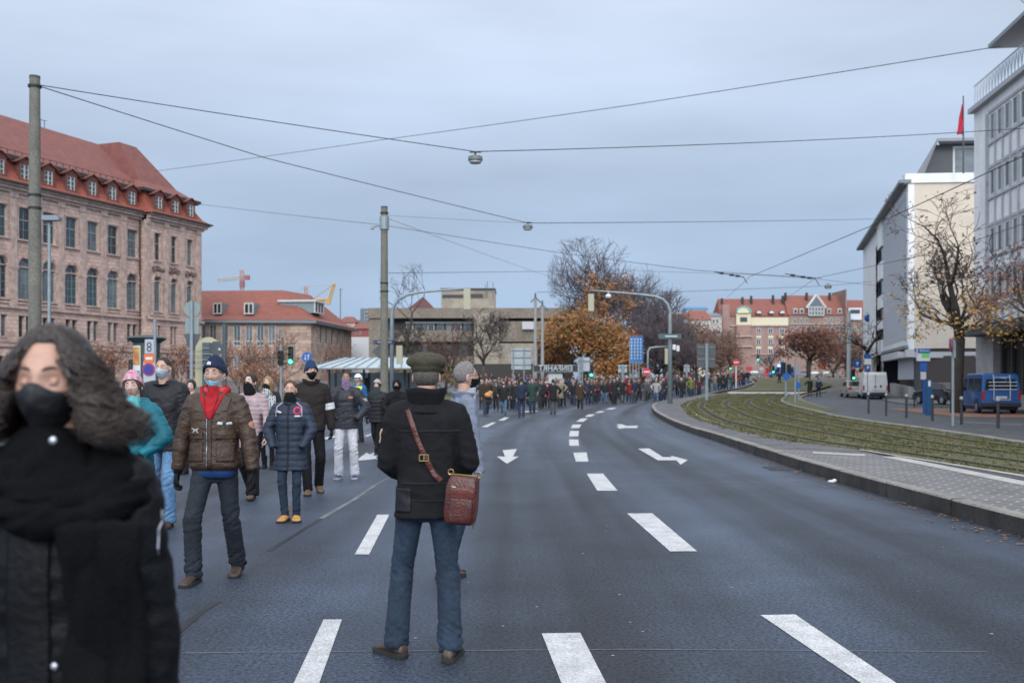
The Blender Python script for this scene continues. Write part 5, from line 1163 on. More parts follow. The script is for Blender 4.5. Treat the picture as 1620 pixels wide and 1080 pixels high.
board('light grey back of a three panel direction board left of the paired posts', 809, 840, 551, 585, 82, 3, (812, 829), LGR)
board('light grey back of a direction board beside the entrance frame', 914, 933, 565, 588, 74, 1, (917, 921), LGR)
board('small grey sign back near the blue banners', 978, 992, 577, 590, 80, 1, (985,), LGR)
board('big dark four panel direction board on thick post near the tracks', 1102.5, 1131.5, 544, 582, 74, 2, (1117.5,), DKG, .15, True)
board('small blue grey sign back left of the dark direction board', 1082, 1091, 577, 589, 100, 1, (1086,), LGR)
# mirrored entrance frame
Y = 77; r = T('entrance_sign', 'metal frame sign with the word EINFAHRT seen mirrored from behind', 'sign', 879, Y); b = MB()
for py in (577, 588): b.bb((lx(843, Y, r), 0, lz(py + .8, Y)), (lx(915, Y, r), .08, lz(py, Y)))
for px in (843, 872, 893, 914): b.bb((lx(px, Y, r), 0, -.1 if px in (843, 914) else lz(590, Y)), (lx(px + 1, Y, r), .08, lz(577, Y)))
b.build('frame', GALV, r, fix=False); b = MB(); b.bb((lx(844, Y, r), .1, lz(588, Y)), (lx(914, Y, r), .12, lz(578, Y))); b.build('back_panel', mat('panel_dark', (.04, .035, .03), .7), r, fix=False)
t_ = text_mb('EINFAHRT', .62, .05, .012); t_.xf(Matrix.Translation((.0, -.05, lz(582.7, Y))) @ Matrix.Scale(-1, 4, (1, 0, 0)) @ Matrix.Scale(.93, 4, (1, 0, 0)) @ Matrix.Rotation(PI / 2, 4, 'X')); t_.build('lettering', LGR, r)
b = MB(); b.bb((lx(868, Y, r), .2, lz(606, Y)), (lx(890, Y, r), 2.2, lz(591, Y))); b.build('booth', mat('booth_pale', (.42, .45, .45), .5), r, fix=False)
# blue banners
BNR = mat('banner_blue', (.01, .14, .38), .6, col2=(.02, .2, .48), vs=1.2)
for i, px in enumerate((998.5, 1003.5, 1008.5, 1013)):
    Y = 95 + i * .8; r = T('banner', ['first', 'second', 'third', 'fourth'][i] + ' blue banner from the left on its thin pole behind the crowd', 'banner', px - 2.2, Y, 'row of blue banners'); b = MB(); pole(b, lz(530 + i * .5, Y), .05, .04, 6); b.build('pole', GALV, r, 2)
    b = MB(); b.rings([[(x, .05 * math.sin(z * 2 + x * 9), z) for x in np.linspace(.04, .3 if i < 3 else .4, 5)] for z in np.linspace(lz(574, Y), lz(531, Y), 12)], cap=False, close=False); o = b.build('cloth', BNR, r, True, fix=False)
    b = MB(); b.bb((.04, -.08, lz(532, Y)), (.3, -.07, lz(530, Y))); b.build('red_tip', mat('banner_tip', (.25, .05, .06), .6), o, fix=False)
    b = MB()
    for k in range(7): b.bb((.12, -.09, lz(538 + k * 5, Y)), (.2, -.085, lz(535 + k * 5, Y)))
    b.build('lettering', WHS, o, fix=False)
# white and slim posts on the right
Y = 112; r = T('light_mast', 'tall pale mast beside the green signal, before the bare chestnut', 'pole', 1343, Y); b = MB(); pole(b, lz(492, Y), .28, .2, 10); b.build('shaft', mat('mast_pale', (.4, .42, .42), .6), r, 2)
Y = 84; r = signpost('signal and round blue sign on a post by the track crossing', 1243, 576, Y, r0=.09); signal('', r, -.2, 0, lz(583, Y), 1.1, cream=False); signal('', r, .3, .1, lz(584, Y), .9, cream=False); b = MB(); disc(b, 0, -.15, lz(595, Y), .32, n=20); b.build('sign_disc', BLU, r)
for px, pt, Y, l in ((1258, 565, 68, 'slim bare grey post at the end of the turf island'), (1263.5, 578, 78, 'slim post with low round blue sign on the turf island')):
    r = signpost(l, px, pt, Y, r0=.06)
    if px > 1260: b = MB(); disc(b, -.1, -.08, lz(609.5, Y), .26, n=20); b.build('sign_disc', BLU, r)
Y = 96; r = signpost('blue round arrow sign above a small give way sign by the white van', 1356, 568, Y, r0=.05); b = MB(); disc(b, 0, -.06, lz(575, Y), .42, n=22); o = b.build('sign_disc', BLU, r); b = MB(); b.tube([(0, -.11, lz(578, Y)), (0, -.11, lz(573, Y))], .05, 5); b.ext([(-.16, -.11, lz(575, Y)), (.16, -.11, lz(575, Y)), (0, -.11, lz(571.5, Y))], (0, .02, 0)); b.build('arrow', WHS, o, fix=False)
b = MB(); z = lz(585, Y); b.ext([(-.4, -.08, z + .3), (.4, -.08, z + .3), (0, -.08, z - .35)], (0, .03, 0)); o = b.build('give_way_sign', REDS, r, fix=False); b = MB(); b.ext([(-.24, -.1, z + .2), (.24, -.1, z + .2), (0, -.1, z - .18)], (0, .01, 0)); b.build('sign_field', WHS, o, fix=False)
Y = 62; r = signpost('parking guidance sign in blue and white on a thin post before the white van', 1372.5, 560, Y, r0=.035)
b = MB(); z = lambda py: lz(py, Y); b.bb((lx(1368, Y, r), -.06, z(567)), (lx(1377.5, Y, r), -.03, z(560))); o = b.build('sign_plate', BLU, r, fix=False); b = MB(); b.bb((lx(1367, Y, r), -.06, z(576.5)), (lx(1378, Y, r), -.03, z(567.3))); b.build('sign_plate', WHS, r, fix=False); b = MB(); b.bb((lx(1368.5, Y, r), -.06, z(586.5)), (lx(1376.5, Y, r), -.03, z(577))); b.build('sign_plate', BLU, r, fix=False)
t_ = text_mb('P', .26, .01, .01); t_.xf(Matrix.Translation((0, -.075, z(581.8))) @ Matrix.Rotation(PI / 2, 4, 'X')); t_.build('lettering', WHS, o, fix=False)
Y = 50; r = signpost('blue and green car park info sign on blue post before the dark ground floor', 1463, 562, Y, 'info_sign', 'sign', .04, BLU)
b = MB(); z = lambda py: lz(py, Y); b.bb((lx(1450, Y, r), -.12, z(571)), (lx(1470, Y, r), .06, z(551))); o = b.build('sign_box', mat('sign_box_white', (.5, .52, .52), .5), r, fix=False)
b = MB(); b.bb((lx(1450.3, Y, r), -.14, z(558.5)), (lx(1469.7, Y, r), -.122, z(551.3))); b.build('blue_field', BLU, o, fix=False); b = MB(); b.bb((lx(1456.5, Y, r), -.14, z(565)), (lx(1468.5, Y, r), -.122, z(559))); b.build('green_field', mat('sign_green', (.12, .5, .1), .5), o, fix=False)
t_ = text_mb('Parkhaus', .13, .01); t_.xf(Matrix.Translation((0 - .08, -.15, z(554.8))) @ Matrix.Rotation(PI / 2, 4, 'X')); t_.build('lettering', WHS, o, fix=False)
b = MB(); b.bb((lx(1455, Y, r), -.1, z(587)), (lx(1465, Y, r), -.02, z(573))); b.build('lower_panel', BLU, r, fix=False); b = MB(); b.bb((lx(1455.5, Y, r), -.1, z(600)), (lx(1464, Y, r), -.04, z(588))); b.build('notice', mat('sign_white2', (.42, .43, .46), .5), r, fix=False)
b = MB(); b.bb((lx(1461, Y, r), -.12, 0), (lx(1466.5, Y, r), .1, z(600))); b.build('blue_pillar', BLU, r, fix=False)
Y = 48.5; r = T('parking_machine', 'blue parking ticket machine beside the info sign, before the dark car', 'parking machine', 1468, Y); b = MB(); b.bb((-.09, -.1, 0), (.17, .14, lz(599.5, Y))); b.build('machine_case', mat('machine_blue', (.015, .07, .17), .4), r, fix=False); b = MB(); b.bb((-.03, -.115, lz(611, Y)), (.09, -.102, lz(602, Y))); b.build('display', WHS, r, fix=False)
Y = 34.5; r = signpost('grey post with an edge on round no stopping sign before the street tree', 1507.5, 536, Y, r0=.05, z=.1); b = MB(); b.tube([(-.12, -.05, lz(546, Y) - .1), (-.09, -.058, lz(546, Y) - .1)], .24, 22); b.build('sign_disc', mat('ring_red2', (.25, .03, .08), .5), r)
b = MB(); b.box((.02, -.06, lz(552, Y) - .1), (.1, .04, .6)); b.build('bracket', GALV, r, fix=False)
# bollards
bol = None
for i, (px, py, pt) in enumerate(((1374, 656, 626), (1402, 659, 622), (1434, 664, 624), (1475, 669, 622), (1521, 675.6, 627), (1579, 681.5, 630), (1446.5, 645, 620))):
    x, y = G(px, py); lb = ['bollard farthest left, below the white van', 'second bollard from the left with a sticker', 'third bollard from the left on the path strip', 'fourth bollard from the left, before the blue pillar', 'bollard in front of the blue van side', 'bollard nearest the camera, in front of the blue van rear', 'bollard across the street beside the ramp wall'][i]
    if bol is None:
        bol = T('bollard', lb, 'bollard', 810, 10); b = MB(); b.lathe([(.05, -.05), (.05, .86), (.062, .87), (.062, .9)], n=12); b.build('shaft', mat('bollard_black', (.03, .032, .035), .5), bol, 2); b = MB(); b.lathe([(.062, .9), (.066, .92), (.062, .97), (.035, 1.01), (.005, 1.02)], n=12); b.build('cap', mat('bollard_cap', (.3, .31, .32), .5), bol, 2); c = bol
    else: c = copy_tree(bol)
    c.location = (x, y, gz(y) + .09); c['label'] = lb; c['group'] = 'bollards along the side street'
# flagpole on the cream building
p = P3(1524, 262, 78); r = empty('flagpole', p, 0, 'flagpole with a limp red flag on the roof of the cream building', 'flagpole'); b = MB(); b.cyl(0, 0, -.6, (262 - 152) / F * 78, .07, .05, 8); b.build('pole', mat('pole_dark', (.06, .06, .07), .5), r, 2)
b = MB(); z1, z0 = (262 - 165) / F * 78, (262 - 213) / F * 78
b.rings([[(-t * w_, .08 * math.sin(t * 9 + z * 3), z) for t in np.linspace(0, 1, 7)] for z, w_ in zip(np.linspace(z1, z0, 10), np.linspace(.12, .55, 10))], cap=False, close=False); b.build('flag', mat('flag_red', (.5, .02, .04), .8, col2=(.32, .015, .04), vs=2), r, True, fix=False)

# wires and hanging lamps
def wire(label, pts, r_=.014, sag=0.0, n=10, cat='wire', name='overhead_wire'):
    P_ = [P3(*p) for p in pts]; out = []
    for a, b_ in zip(P_, P_[1:]):
        for k in range(n): t = k / n; q = a.lerp(b_, t); out.append(q - Vector((0, 0, sag * (b_ - a).length * 4 * t * (1 - t))))
    out.append(P_[-1]); mb = MB(); mb.tube(out, r_, 5); return tag(mb.build(name, WIRE), label, cat)
wire('span wire from the left pole down to the nearer hanging lamp', [(64, 135, 27), (752, 240, 30)], .013, .002); wire('span wire from the nearer hanging lamp to the right building', [(752, 240, 30), (1622, 203, 42)], .014, .004)
wire('span wire from the left pole to the farther hanging lamp', [(64, 137, 27), (420, 250, 34), (835, 353, 44)], .014, .001); wire('thin span wire from the farther lamp toward the cream building', [(835, 353, 44), (1402, 346, 84)], .016, .001)
wire('long wire rising from the museum to the top of the right building', [(245, 271, 110), (600, 222, 80), (1000, 166, 62), (1585, 73, 50)], .022, .001); wire('long wire from the museum corner past the second pole to the tram lines', [(308, 322, 118), (605, 356, 80), (900, 402, 78), (1105, 428, 78), (1300, 440, 80)], .02, .001)
wire('thin wire from the second pole sloping down toward the orange tree', [(612, 345, 42), (870, 438, 76)], .008, .001); wire('thin wire from the second pole top to the farther lamp wire', [(614, 341, 42), (835, 353, 44)], .006, .001)
wire('level wire across the middle of the view above the orange tree', [(614, 432, 42), (975, 427, 80), (1180, 434, 80)], .012, .0005); wire('level wire above the roofs from the crane side to the far lamp', [(850, 462, 79), (1085, 461, 90), (1310, 452, 95), (1380, 445, 110)], .018, .0005)
wire('tram contact wire climbing from the far bend to the right edge', [(1150, 470, 150), (1187, 437, 78), (1400, 348, 44), (1625, 244, 30)], .018, .0005); wire('second tram contact wire climbing to the right', [(1246, 470, 150), (1290, 440, 82), (1500, 395, 60), (1625, 352, 45)], .018, .0005)
wire('short cross wire between the two tram contact wires', [(1180, 434, 80), (1290, 441, 82), (1390, 452, 100)], .014, .0005)
wire('thin wire in the top right corner', [(1604, -10, 30), (1630, 14, 30)], .01)
for px0, px1, py0, py1, l in ((1130, 1176, 430, 438, 'dark insulated cross arm on the left tram wire'), (1242, 1290, 433, 441, 'dark insulated cross arm on the right tram wire')):
    mb = MB(); a, c = P3(px0, py0, 79), P3(px1, py1, 79); mb.tube([a, c], .035, 6)
    for t in (.25, .6, .8): mb.tube([a.lerp(c, t) + Vector((-.16, 0, 0)), a.lerp(c, t) + Vector((.16, 0, -.02))], .09, 8)
    mb.tube([c, c + Vector((.3, 0, -.5))], .03, 5); tag(mb.build('insulator_arm', WIRE, None, True), l, 'insulator')
def hlamp(label, px, py, Y, w_):
    r = empty('hanging_lamp', P3(px, py, Y), 0, label, 'street lamp'); b = MB(); b.lathe([(w_ * .8, -.36 * w_ * 2), (w_, -.3 * w_ * 2), (w_ * .97, -.06 * w_ * 2), (w_ * .75, .0), (w_ * .2, .02), (.02, .05)], n=20); b.build('lamp_housing', mat('lamp_olive_grey', (.13, .15, .14), .5), r, 2)
    b = MB(); b.lathe([(w_ * .72, -.5 * w_ * 2), (w_ * .86, -.42 * w_ * 2), (w_ * .84, -.365 * w_ * 2)], n=20); b.build('lamp_glass', mat('lamp_glass', (.4, .43, .45), .3), r, 2)
    b = MB(); b.cyl(0, 0, .0, .11, .03, n=8); b.bb((-w_ * .8, -.02, .1), (w_ * .8, .02, .13)); b.build('hanger', WIRE, r, 2)
hlamp('nearer boxy street lamp hanging from the wires above the road', 752, 247, 30, .22); hlamp('smaller street lamp hanging farther back above the road', 835, 356, 44, .22)
hlamp('far street lamp hanging above the apartment houses', 1310, 451, 95, .34); hlamp('pale round lamp before the brown thicket', 1085, 506, 100, .3)
# ================================================================ VEHICLES
VGL = mat('vehicle_glass', (.015, .02, .022), .08, ior=1.6); TYRE = mat('tyre', (.015, .015, .015), .85); RIM = mat('rim', (.35, .36, .38), .4, metal=.6); TAIL = mat('tail_light', (.3, .015, .012), .3); PLAT = mat('number_plate', (.5, .5, .48), .5); HEADL = mat('headlight', (.55, .57, .6), .2); BUMP = mat('bumper_black', (.02, .021, .023), .6)
def car_profile(mb, prof, hw, tumble=.12, z_t=.9):
    """side profile (y,z) skinned across the width, leaning in above the waist"""
    n = len(prof); rs = []
    for s_, k in ((-1, .94), (-1, 1.0), (0, 1.0), (1, 1.0), (1, .94)):
        r = []
        for y, z in prof:
            w_ = hw - tumble * max(0, z - z_t); r.append((s_ * w_ * (1 if k == 1 else .0 + .985), y * (1 if k == 1 else .985), z if k == 1 else z - .012))
        rs.append(r)
    rs = [[(x * .96, y * .985, z) for x, y, z in rs[1]], rs[1], rs[3], [(x * .96, y * .985, z) for x, y, z in rs[3]]]
    c0, c1 = [(x * .97, y * .97, z * .985 + .01) for x, y, z in rs[1]], [(x * .97, y * .97, z * .985 + .01) for x, y, z in rs[2]]
    mb.rings([rs[1], rs[2]]); 
def wheels(r, hw, ys, rad=.32, w_=.2):
    for y in ys:
        for s_ in (-1, 1):
            x = s_ * (hw - w_ * .45); b = MB(); b.tube([(x - w_ / 2, y, rad), (x - w_ * .42, y, rad), (x + w_ * .42, y, rad), (x + w_ / 2, y, rad)], [rad * .92, rad, rad, rad * .92], 22); o = b.build('wheel', TYRE, r, 2)
            b = MB(); xo = x + s_ * w_ * .5; b.tube([(xo - s_ * .02, y, rad), (xo + s_ * .012, y, rad)], rad * .62, 18); b.build('rim', RIM, o, 2)
def van(name, label, body, L_=4.8, hw=.93, H=1.95, glass_side=True, rear_glass=True, cat='van', hood=.75):
    r = empty(name, (0, 0, 0), 0, label, cat)      # front towards +Y, origin under the middle
    y0, y1 = -L_ / 2, L_ / 2; b = MB()
    prof = [(y0 + .02, .32), (y0, .55), (y0 + .02, 1.0), (y0 + .08, H - .22), (y0 + .2, H - .06), (y0 + .45, H), (y1 - hood - 1.0, H), (y1 - hood - .75, H - .06), (y1 - hood + .0, 1.22), (y1 - .18, 1.0), (y1 - .03, .78), (y1, .5), (y1 - .03, .32)]
    car_profile(b, prof, hw, .10, 1.0); o = b.build('body', body, r, fix=True); md = o.modifiers.new('b', 'BEVEL'); md.width = .05; md.segments = 3; md.limit_method = 'ANGLE'; md.angle_limit = R(35)
    b = MB(); b.bb((-hw * .93, y0 + .25, .2), (hw * .93, y1 - .3, .36)); b.build('underbody', BUMP, r, fix=False)
    for q in ((y0 - .06, y0 + .25, .34), (y1 - .25, y1 + .05, .3)): b = MB(); b.bb((-hw - .005, q[0], q[2]), (hw + .005, q[1], q[2] + .22)); o = b.build('bumper', BUMP, r, fix=False); o.modifiers.new('b', 'BEVEL').width = .04
    for s_ in (-1, 1):
        if glass_side:
            for k, (a, c) in enumerate(((y0 + .35, y0 + 1.55), (y0 + 1.65, y0 + 2.65))):
                b = MB(); f = lambda z: s_ * (hw - .1 * max(0, z - 1.0) + .008); b.ext([(f(1.15), a, 1.15), (f(1.15), c, 1.15), (f(H - .25), c - .03, H - .25), (f(H - .25), a + .05, H - .25)], (-s_ * .01, 0, 0)); b.build('side_window', VGL, r, fix=False)
        b = MB(); f = lambda z: s_ * (hw - .1 * max(0, z - 1.0) + .008); a = y1 - hood - 1.05; b.ext([(f(1.15), a, 1.15), (f(1.15), a + .95, 1.15), (f(H - .25), a + .4, H - .25), (f(H - .25), a, H - .25)], (-s_ * .01, 0, 0)); b.build('side_window', VGL, r, fix=False)
        b = MB(); b.bb((s_ * (hw - .14), y0 - .012, .72), (s_ * (hw - .005), y0 + .12, 1.12)); b.build('tail_light', TAIL, r, fix=False)
        b = MB(); b.bb((s_ * (hw - .34), y1 - .12, .72), (s_ * (hw - .03), y1 + .0, .92)); b.build('headlight', HEADL, r, fix=False)
        b = MB(); b.box((s_ * (hw + .12), y1 - hood - .35, 1.22), (.18, .1, .24)); b.build('mirror', BUMP, r, fix=False)
        for yw in (y0 + .95, y1 - .9):      # dark arch
            b = MB(); n = 14; b.ext([(s_ * (hw + .004), yw + .42 * math.cos(PI * i / n), .33 + .42 * math.sin(PI * i / n)) for i in range(n + 1)], (-s_ * .03, 0, 0)); b.build('wheel_arch', BUMP, r, fix=False)
    b = MB(); b.ext([(-hw + .12, y1 - hood - .02, 1.24), (hw - .12, y1 - hood - .02, 1.24), (hw - .24, y1 - hood - .68, H - .12), (-hw + .24, y1 - hood - .68, H - .12)], (0, .02, .012)); b.build('windscreen', VGL, r, fix=False)
    if rear_glass: b = MB(); b.ext([(-hw + .16, y0 + .035, 1.2), (hw - .16, y0 + .035, 1.2), (hw - .24, y0 + .07, H - .3), (-hw + .24, y0 + .07, H - .3)], (0, -.012, 0)); b.build('rear_window', VGL, r, fix=False)
    else:
        b = MB(); b.bb((-.008, y0 - .004, .58), (.008, y0 + .1, H - .2)); b.bb((-.1, y0 - .03, 1.0), (.1, y0, 1.06)); b.build('door_gap', BUMP, r, fix=False); b = MB(); b.tube([(.42, y0 - .02, 1.06), (.42, y0 + .01, 1.06)], .09, 14); b.build('badge', BUMP, r)
    b = MB(); b.bb((-.26, y0 - .03, .76), (.26, y0 + .0, .88)); b.build('number_plate', PLAT, r, fix=False)
    b = MB(); b.bb((-hw + .05, y0 + .0, .66), (hw - .05, y0 - .006, .68)); b.build('seam', BUMP, r, fix=False)
    wheels(r, hw, (y0 + .95, y1 - .9)); return r
CBL = mat('van_blue', (.012, .085, .27), .35, var=.12, vs=2, coat=.3); CWH = mat('van_white', (.50, .50, .47), .4, var=.1, vs=1.5, coat=.2)
x, y = G(1583, 656); v = van('blue_van', 'blue passenger van with a white bicycle rack on its tailgate', CBL, 4.7, .92, 2.02)
v.location = (24.5 + .41, 49.85 + 2.31, gz(50) + .03); v.rotation_euler.z = R(-10)
b = MB(); y0 = -2.35 - .12
for x_ in (-.38, .38): b.tube([(x_, y0 + .06, .72), (x_, y0, .95), (x_, y0 - .02, 1.5), (x_, y0 + .12, 1.95)], .022, 6)
for z_ in (1.22, 1.4, 1.58): b.tube([(-.66, y0 - .12, z_), (.66, y0 - .12, z_)], .02, 6)
b.tube([(-.38, y0 - .02, 1.82), (.38, y0 - .02, 1.82)], .016, 6); b.tube([(-.4, y0 - .1, .7), (.4, y0 - .1, .7)], .016, 6); b.tube([(-.1, y0 - .1, 1.78), (.12, y0 - .13, 1.78), (.14, y0 - .13, 1.6), (-.1, y0 - .1, 1.6)], .014, 6)
o = b.build('bicycle_rack', mat('rack_white', (.55, .56, .57), .4), None); o.location = v.location; o.rotation_euler = v.rotation_euler; tag(o, 'white tubular bicycle rack mounted on the back of the blue van', 'bicycle rack')
v = van('white_van', 'white panel van seen from behind, parked at the far side of the street', CWH, 5.2, 1.0, 2.25, False, False)
Y = 83; v.location = (30.3 + .63, Y + 2.52, gz(Y + 2) + .02); v.rotation_euler.z = R(-14)
def car(name, label, body, L_=4.2, hw=.87, H=1.45, lit=False):
    r = empty(name, (0, 0, 0), 0, label, 'car'); y0, y1 = -L_ / 2, L_ / 2; b = MB()
    prof = [(y0 + .03, .3), (y0, .5), (y0 + .03, .88), (y0 + .5, .95), (y0 + 1.05, H - .03), (y0 + 1.5, H), (y0 + 2.2, H - .02), (y1 - 1.25, .98), (y1 - .2, .82), (y1, .6), (y1 - .03, .28)]
    car_profile(b, prof, hw, .30, .93); o = b.build('body', body, r); md = o.modifiers.new('b', 'BEVEL'); md.width = .06; md.segments = 3; md.limit_method = 'ANGLE'; md.angle_limit = R(30)
    b = MB(); g = lambda z: hw - .3 * max(0, z - .93)
    for s_ in (-1, 1): b.ext([(s_ * (g(1.0) + .006), y0 + .75, 1.0), (s_ * (g(1.0) + .006), y1 - 1.45, 1.0), (s_ * (g(H - .1) + .006), y0 + 2.25, H - .1), (s_ * (g(H - .1) + .006), y0 + 1.15, H - .1)], (-s_ * .01, 0, 0))
    b.build('side_window', VGL, r, fix=False)
    b = MB(); b.ext([(-g(1) + .12, y0 + .52, .99), (g(1) - .12, y0 + .52, .99), (g(H) - .1, y0 + 1.0, H - .08), (-g(H) + .1, y0 + 1.0, H - .08)], (0, -.02, .01)); b.build('rear_window', VGL, r, fix=False)
    b = MB(); b.ext([(-g(1) + .1, y1 - 1.25, 1.0), (g(1) - .1, y1 - 1.25, 1.0), (g(H) - .1, y0 + 2.28, H - .05), (-g(H) + .1, y0 + 2.28, H - .05)], (0, .01, .02)); b.build('windscreen', VGL, r, fix=False)
    for s_ in (-1, 1): b = MB(); b.bb((s_ * (hw - .3), y0 - .01, .66), (s_ * (hw - .02), y0 + .15, .86)); b.build('tail_light', TAIL, r, fix=False); b = MB(); b.bb((s_ * (hw - .34), y1 - .14, .56), (s_ * (hw - .03), y1 - .01, .72)); b.build('headlight', HEADL, r, fix=False)
    b = MB(); b.bb((-.26, y0 - .02, .5), (.26, y0 + .02, .62)); b.bb((-.26, y1 - .02, .4), (.26, y1 + .02, .5)); b.build('number_plate', PLAT, r, fix=False)
    wheels(r, hw, (y0 + .8, y1 - .8), .31); return r
def put(v, px, py, rz, dz=0): x, y = G(px, py); v.location = (x, y, gz(y) + dz); v.rotation_euler.z = R(rz)
put(car('parked_car', 'dark blue black car parked behind the ticket machine, red lights', mat('car_dark', (.008, .01, .016), .35, coat=.2)), 1490, 642, 10, .1)
put(car('parked_car', 'small beige car parked just left of the white van', mat('car_beige', (.3, .26, .23), .35, coat=.4), 3.9), 1350, 628, -6, .02)
for px, py, l, c, n_, rz in ((1215, 604.5, 'small red car far off near the square', (.4, .02, .03), 'far_car', 70), (1190, 603.8, 'grey car far off behind the end of the crowd', (.12, .13, .15), 'far_car', 80), (1285, 605, 'pale car far off under the round tree', (.2, .2, .21), 'far_car', 85), (1318, 607, 'pale car parked far off beyond the side street', (.2, .18, .16), 'far_car', 60), (1267, 603.5, 'pale car far off left of the round tree', (.2, .2, .22), 'far_car', 88), (1305, 604.5, 'grey car far off right of the round tree trunk', (.06, .07, .08), 'far_car', 80)):
    v = car(n_, l, mat('far_paint_%d' % px, c, .6), 4.2); Y = 215 + (px % 7) * 4; v.location = (PX(px, Y), Y, gz(Y)); v.rotation_euler.z = R(rz); v.scale = (1.0, 1.0, 1.1)
v = van('police_van', 'far police van with a glowing blue light beside the track signal', mat('police_van_blue', (.03, .08, .3), .4), 5, .95, 2.3, cat='police van'); Y = 205; v.location = (PX(1236, Y), Y, gz(Y)); v.rotation_euler.z = R(92)
b = MB(); b.ell((1.6, 0, 2.45), (.35, .25, .28), 12, 6); b.ell((1.6, -.9, 1.6), (.22, .2, .2), 10, 6); b.build('blue_light', mat('blue_light', (.02, .1, .8), .3, emit=(.1, .3, 1), es=9), v)
for px, py, w_, h_, l, c in ((1185, 583, 10, 6, 'red banner carried above the far end of the crowd', (.45, .04, .06)), (1214, 585, 6, 8, 'second red placard near the far green signal', (.42, .03, .05)), (1205, 583, 6, 4, 'white placard above the far crowd', (.5, .5, .5)), (1302, 578, 9, 12, 'orange and white kiosk far off near the round tree', (.55, .15, .06))):
    Y = 195; r = T('banner' if 'kiosk' not in l else 'kiosk', l, 'banner' if 'kiosk' not in l else 'kiosk', px, Y); b = MB()
    k = Y / F; b.bb((-w_ / 2 * k, -.03, lz(py, Y) - h_ / 2 * k), (w_ / 2 * k, .03 if 'kiosk' not in l else 1.2, lz(py, Y) + h_ / 2 * k)); b.build('panel', mat('banner_%d' % px, c, .7), r, fix=False)
    b = MB()
    for s_ in (-1, 1): b.cyl(s_ * w_ / 2 * k, .04, 0, lz(py, Y), .05, n=6)
    b.build('pole', GALV, r)
# ================================================================ PEOPLE
def ss(a, b, x):
    t = min(1, max(0, (x - a) / (b - a))); return t * t * (3 - 2 * t)
def ga(x, s): return math.exp(-(x / s) ** 2)
def head_pt(az, el, off=0.0, detail=1.0):
    """point of the head surface: az 0 = face (+Y), el -90..90; head centre at the origin, height .235"""
    x, y, z = math.sin(az) * math.cos(el), math.cos(az) * math.cos(el), math.sin(el)
    rx, ry, rz = .0755, .098, .119
    X, Y, Z = x * rx, y * ry, z * rz
    Y -= .008
    lo = ss(0, -.105, Z)
    X *= 1 - .24 * lo; 
    if y < 0: Y *= 1 - .42 * lo
    else: Y *= 1 - .03 * lo
    if Z > 0: Y = Y * (1 + .03 * ss(0, .08, Z)) - .004
    if y > 0 and detail:
        d = detail
        Y -= .007 * ss(.035, .07, Z) * y * d
        Y += .004 * ga(Z - .026, .014) * ga(X, .05) * d          # brow
        Y -= .0125 * ga(Z - .004, .0145) * (ga(X - .031, .0165) + ga(X + .031, .0165)) * d
        t = ss(.02, -.032, Z); Y += d * (.006 + .021 * t) * ga(X, .0095 + .006 * t) * (1 if Z > -.034 else ga(Z + .034, .010)) * ss(.034, .014, Z)
        Y += .004 * ga(Z + .064, .011) * ga(X, .026) * d - .004 * ga(Z + .0645, .0022) * ga(X, .024) * d
        Y += .007 * ga(Z + .103, .016) * ga(X, .024) * d
        Y += .004 * (ga(X - .046, .018) + ga(X + .046, .018)) * ga(Z + .022, .02) * d
    v = Vector((X, Y, Z))
    if off: v += Vector((x, y * .95, z * .9)).normalized() * off
    return v
def head_mesh(mb, M, nu=40, nv=34, ears=True):
    rs = []
    for j in range(nv + 1):
        el = -PI / 2 + PI * (j + .15) / (nv + .3)
        row = []
        for i in range(nu):
            u = 2 * PI * i / nu; az = u - .42 * math.sin(u)      # denser towards the face
            row.append(M @ head_pt(az, el))
        rs.append(row)
    mb.rings(rs)
    if ears:
        for s in (-1, 1):
            e = MB(); e.ell((0, 0, 0), (.008, .018, .032), 10, 8)
            e.xf(Matrix.Translation((s * .077, -.012, -.012)) @ Matrix.Rotation(s * .35, 4, 'Z') @ Matrix.Rotation(-.15, 4, 'X'))
            mb.join(e.xf(M))
def cap_grid(M, azf, elf, off, nu=36, nv=12, rough=0.0, seed=0, detail=0.0, thick=.004, rs_=9.0, offf=None):
    """shell on the head: azf(u), elf(u,v) -> el, u,v in 0..1"""
    mb = MB(); A = []; B = []
    for j in range(nv + 1):
        for i in range(nu + 1):
            u, v = i / nu, j / nv; az = azf(u); el = elf(u, v)
            o = off + (offf(u, v) if offf else 0)
            p = head_pt(az, el, o, detail)
            if rough:
                n = mnoise.noise(p * rs_ * 10 + Vector((seed, 0, 0))); p += p.normalized() * rough * n
            A.append(M @ p); q = p - p.normalized() * thick; B.append(M @ q)
    n = nu + 1; N = len(A); fs = []
    for j in range(nv):
        for i in range(nu):
            a = j * n + i; fs.append((a, a + 1, a + n + 1, a + n)); fs.append((N + a + n, N + a + n + 1, N + a + 1, N + a))
    for i in range(nu):
        fs.append((i, N + i, N + i + 1, i + 1)); a = nv * n + i; fs.append((a, a + 1, N + a + 1, N + a))
    for j in range(nv):
        a = j * n; fs.append((a, a + n, N + a + n, N + a)); a = j * n + nu; fs.append((a, N + a, N + a + n, a + n))
    mb.add(A + B, fs); return mb

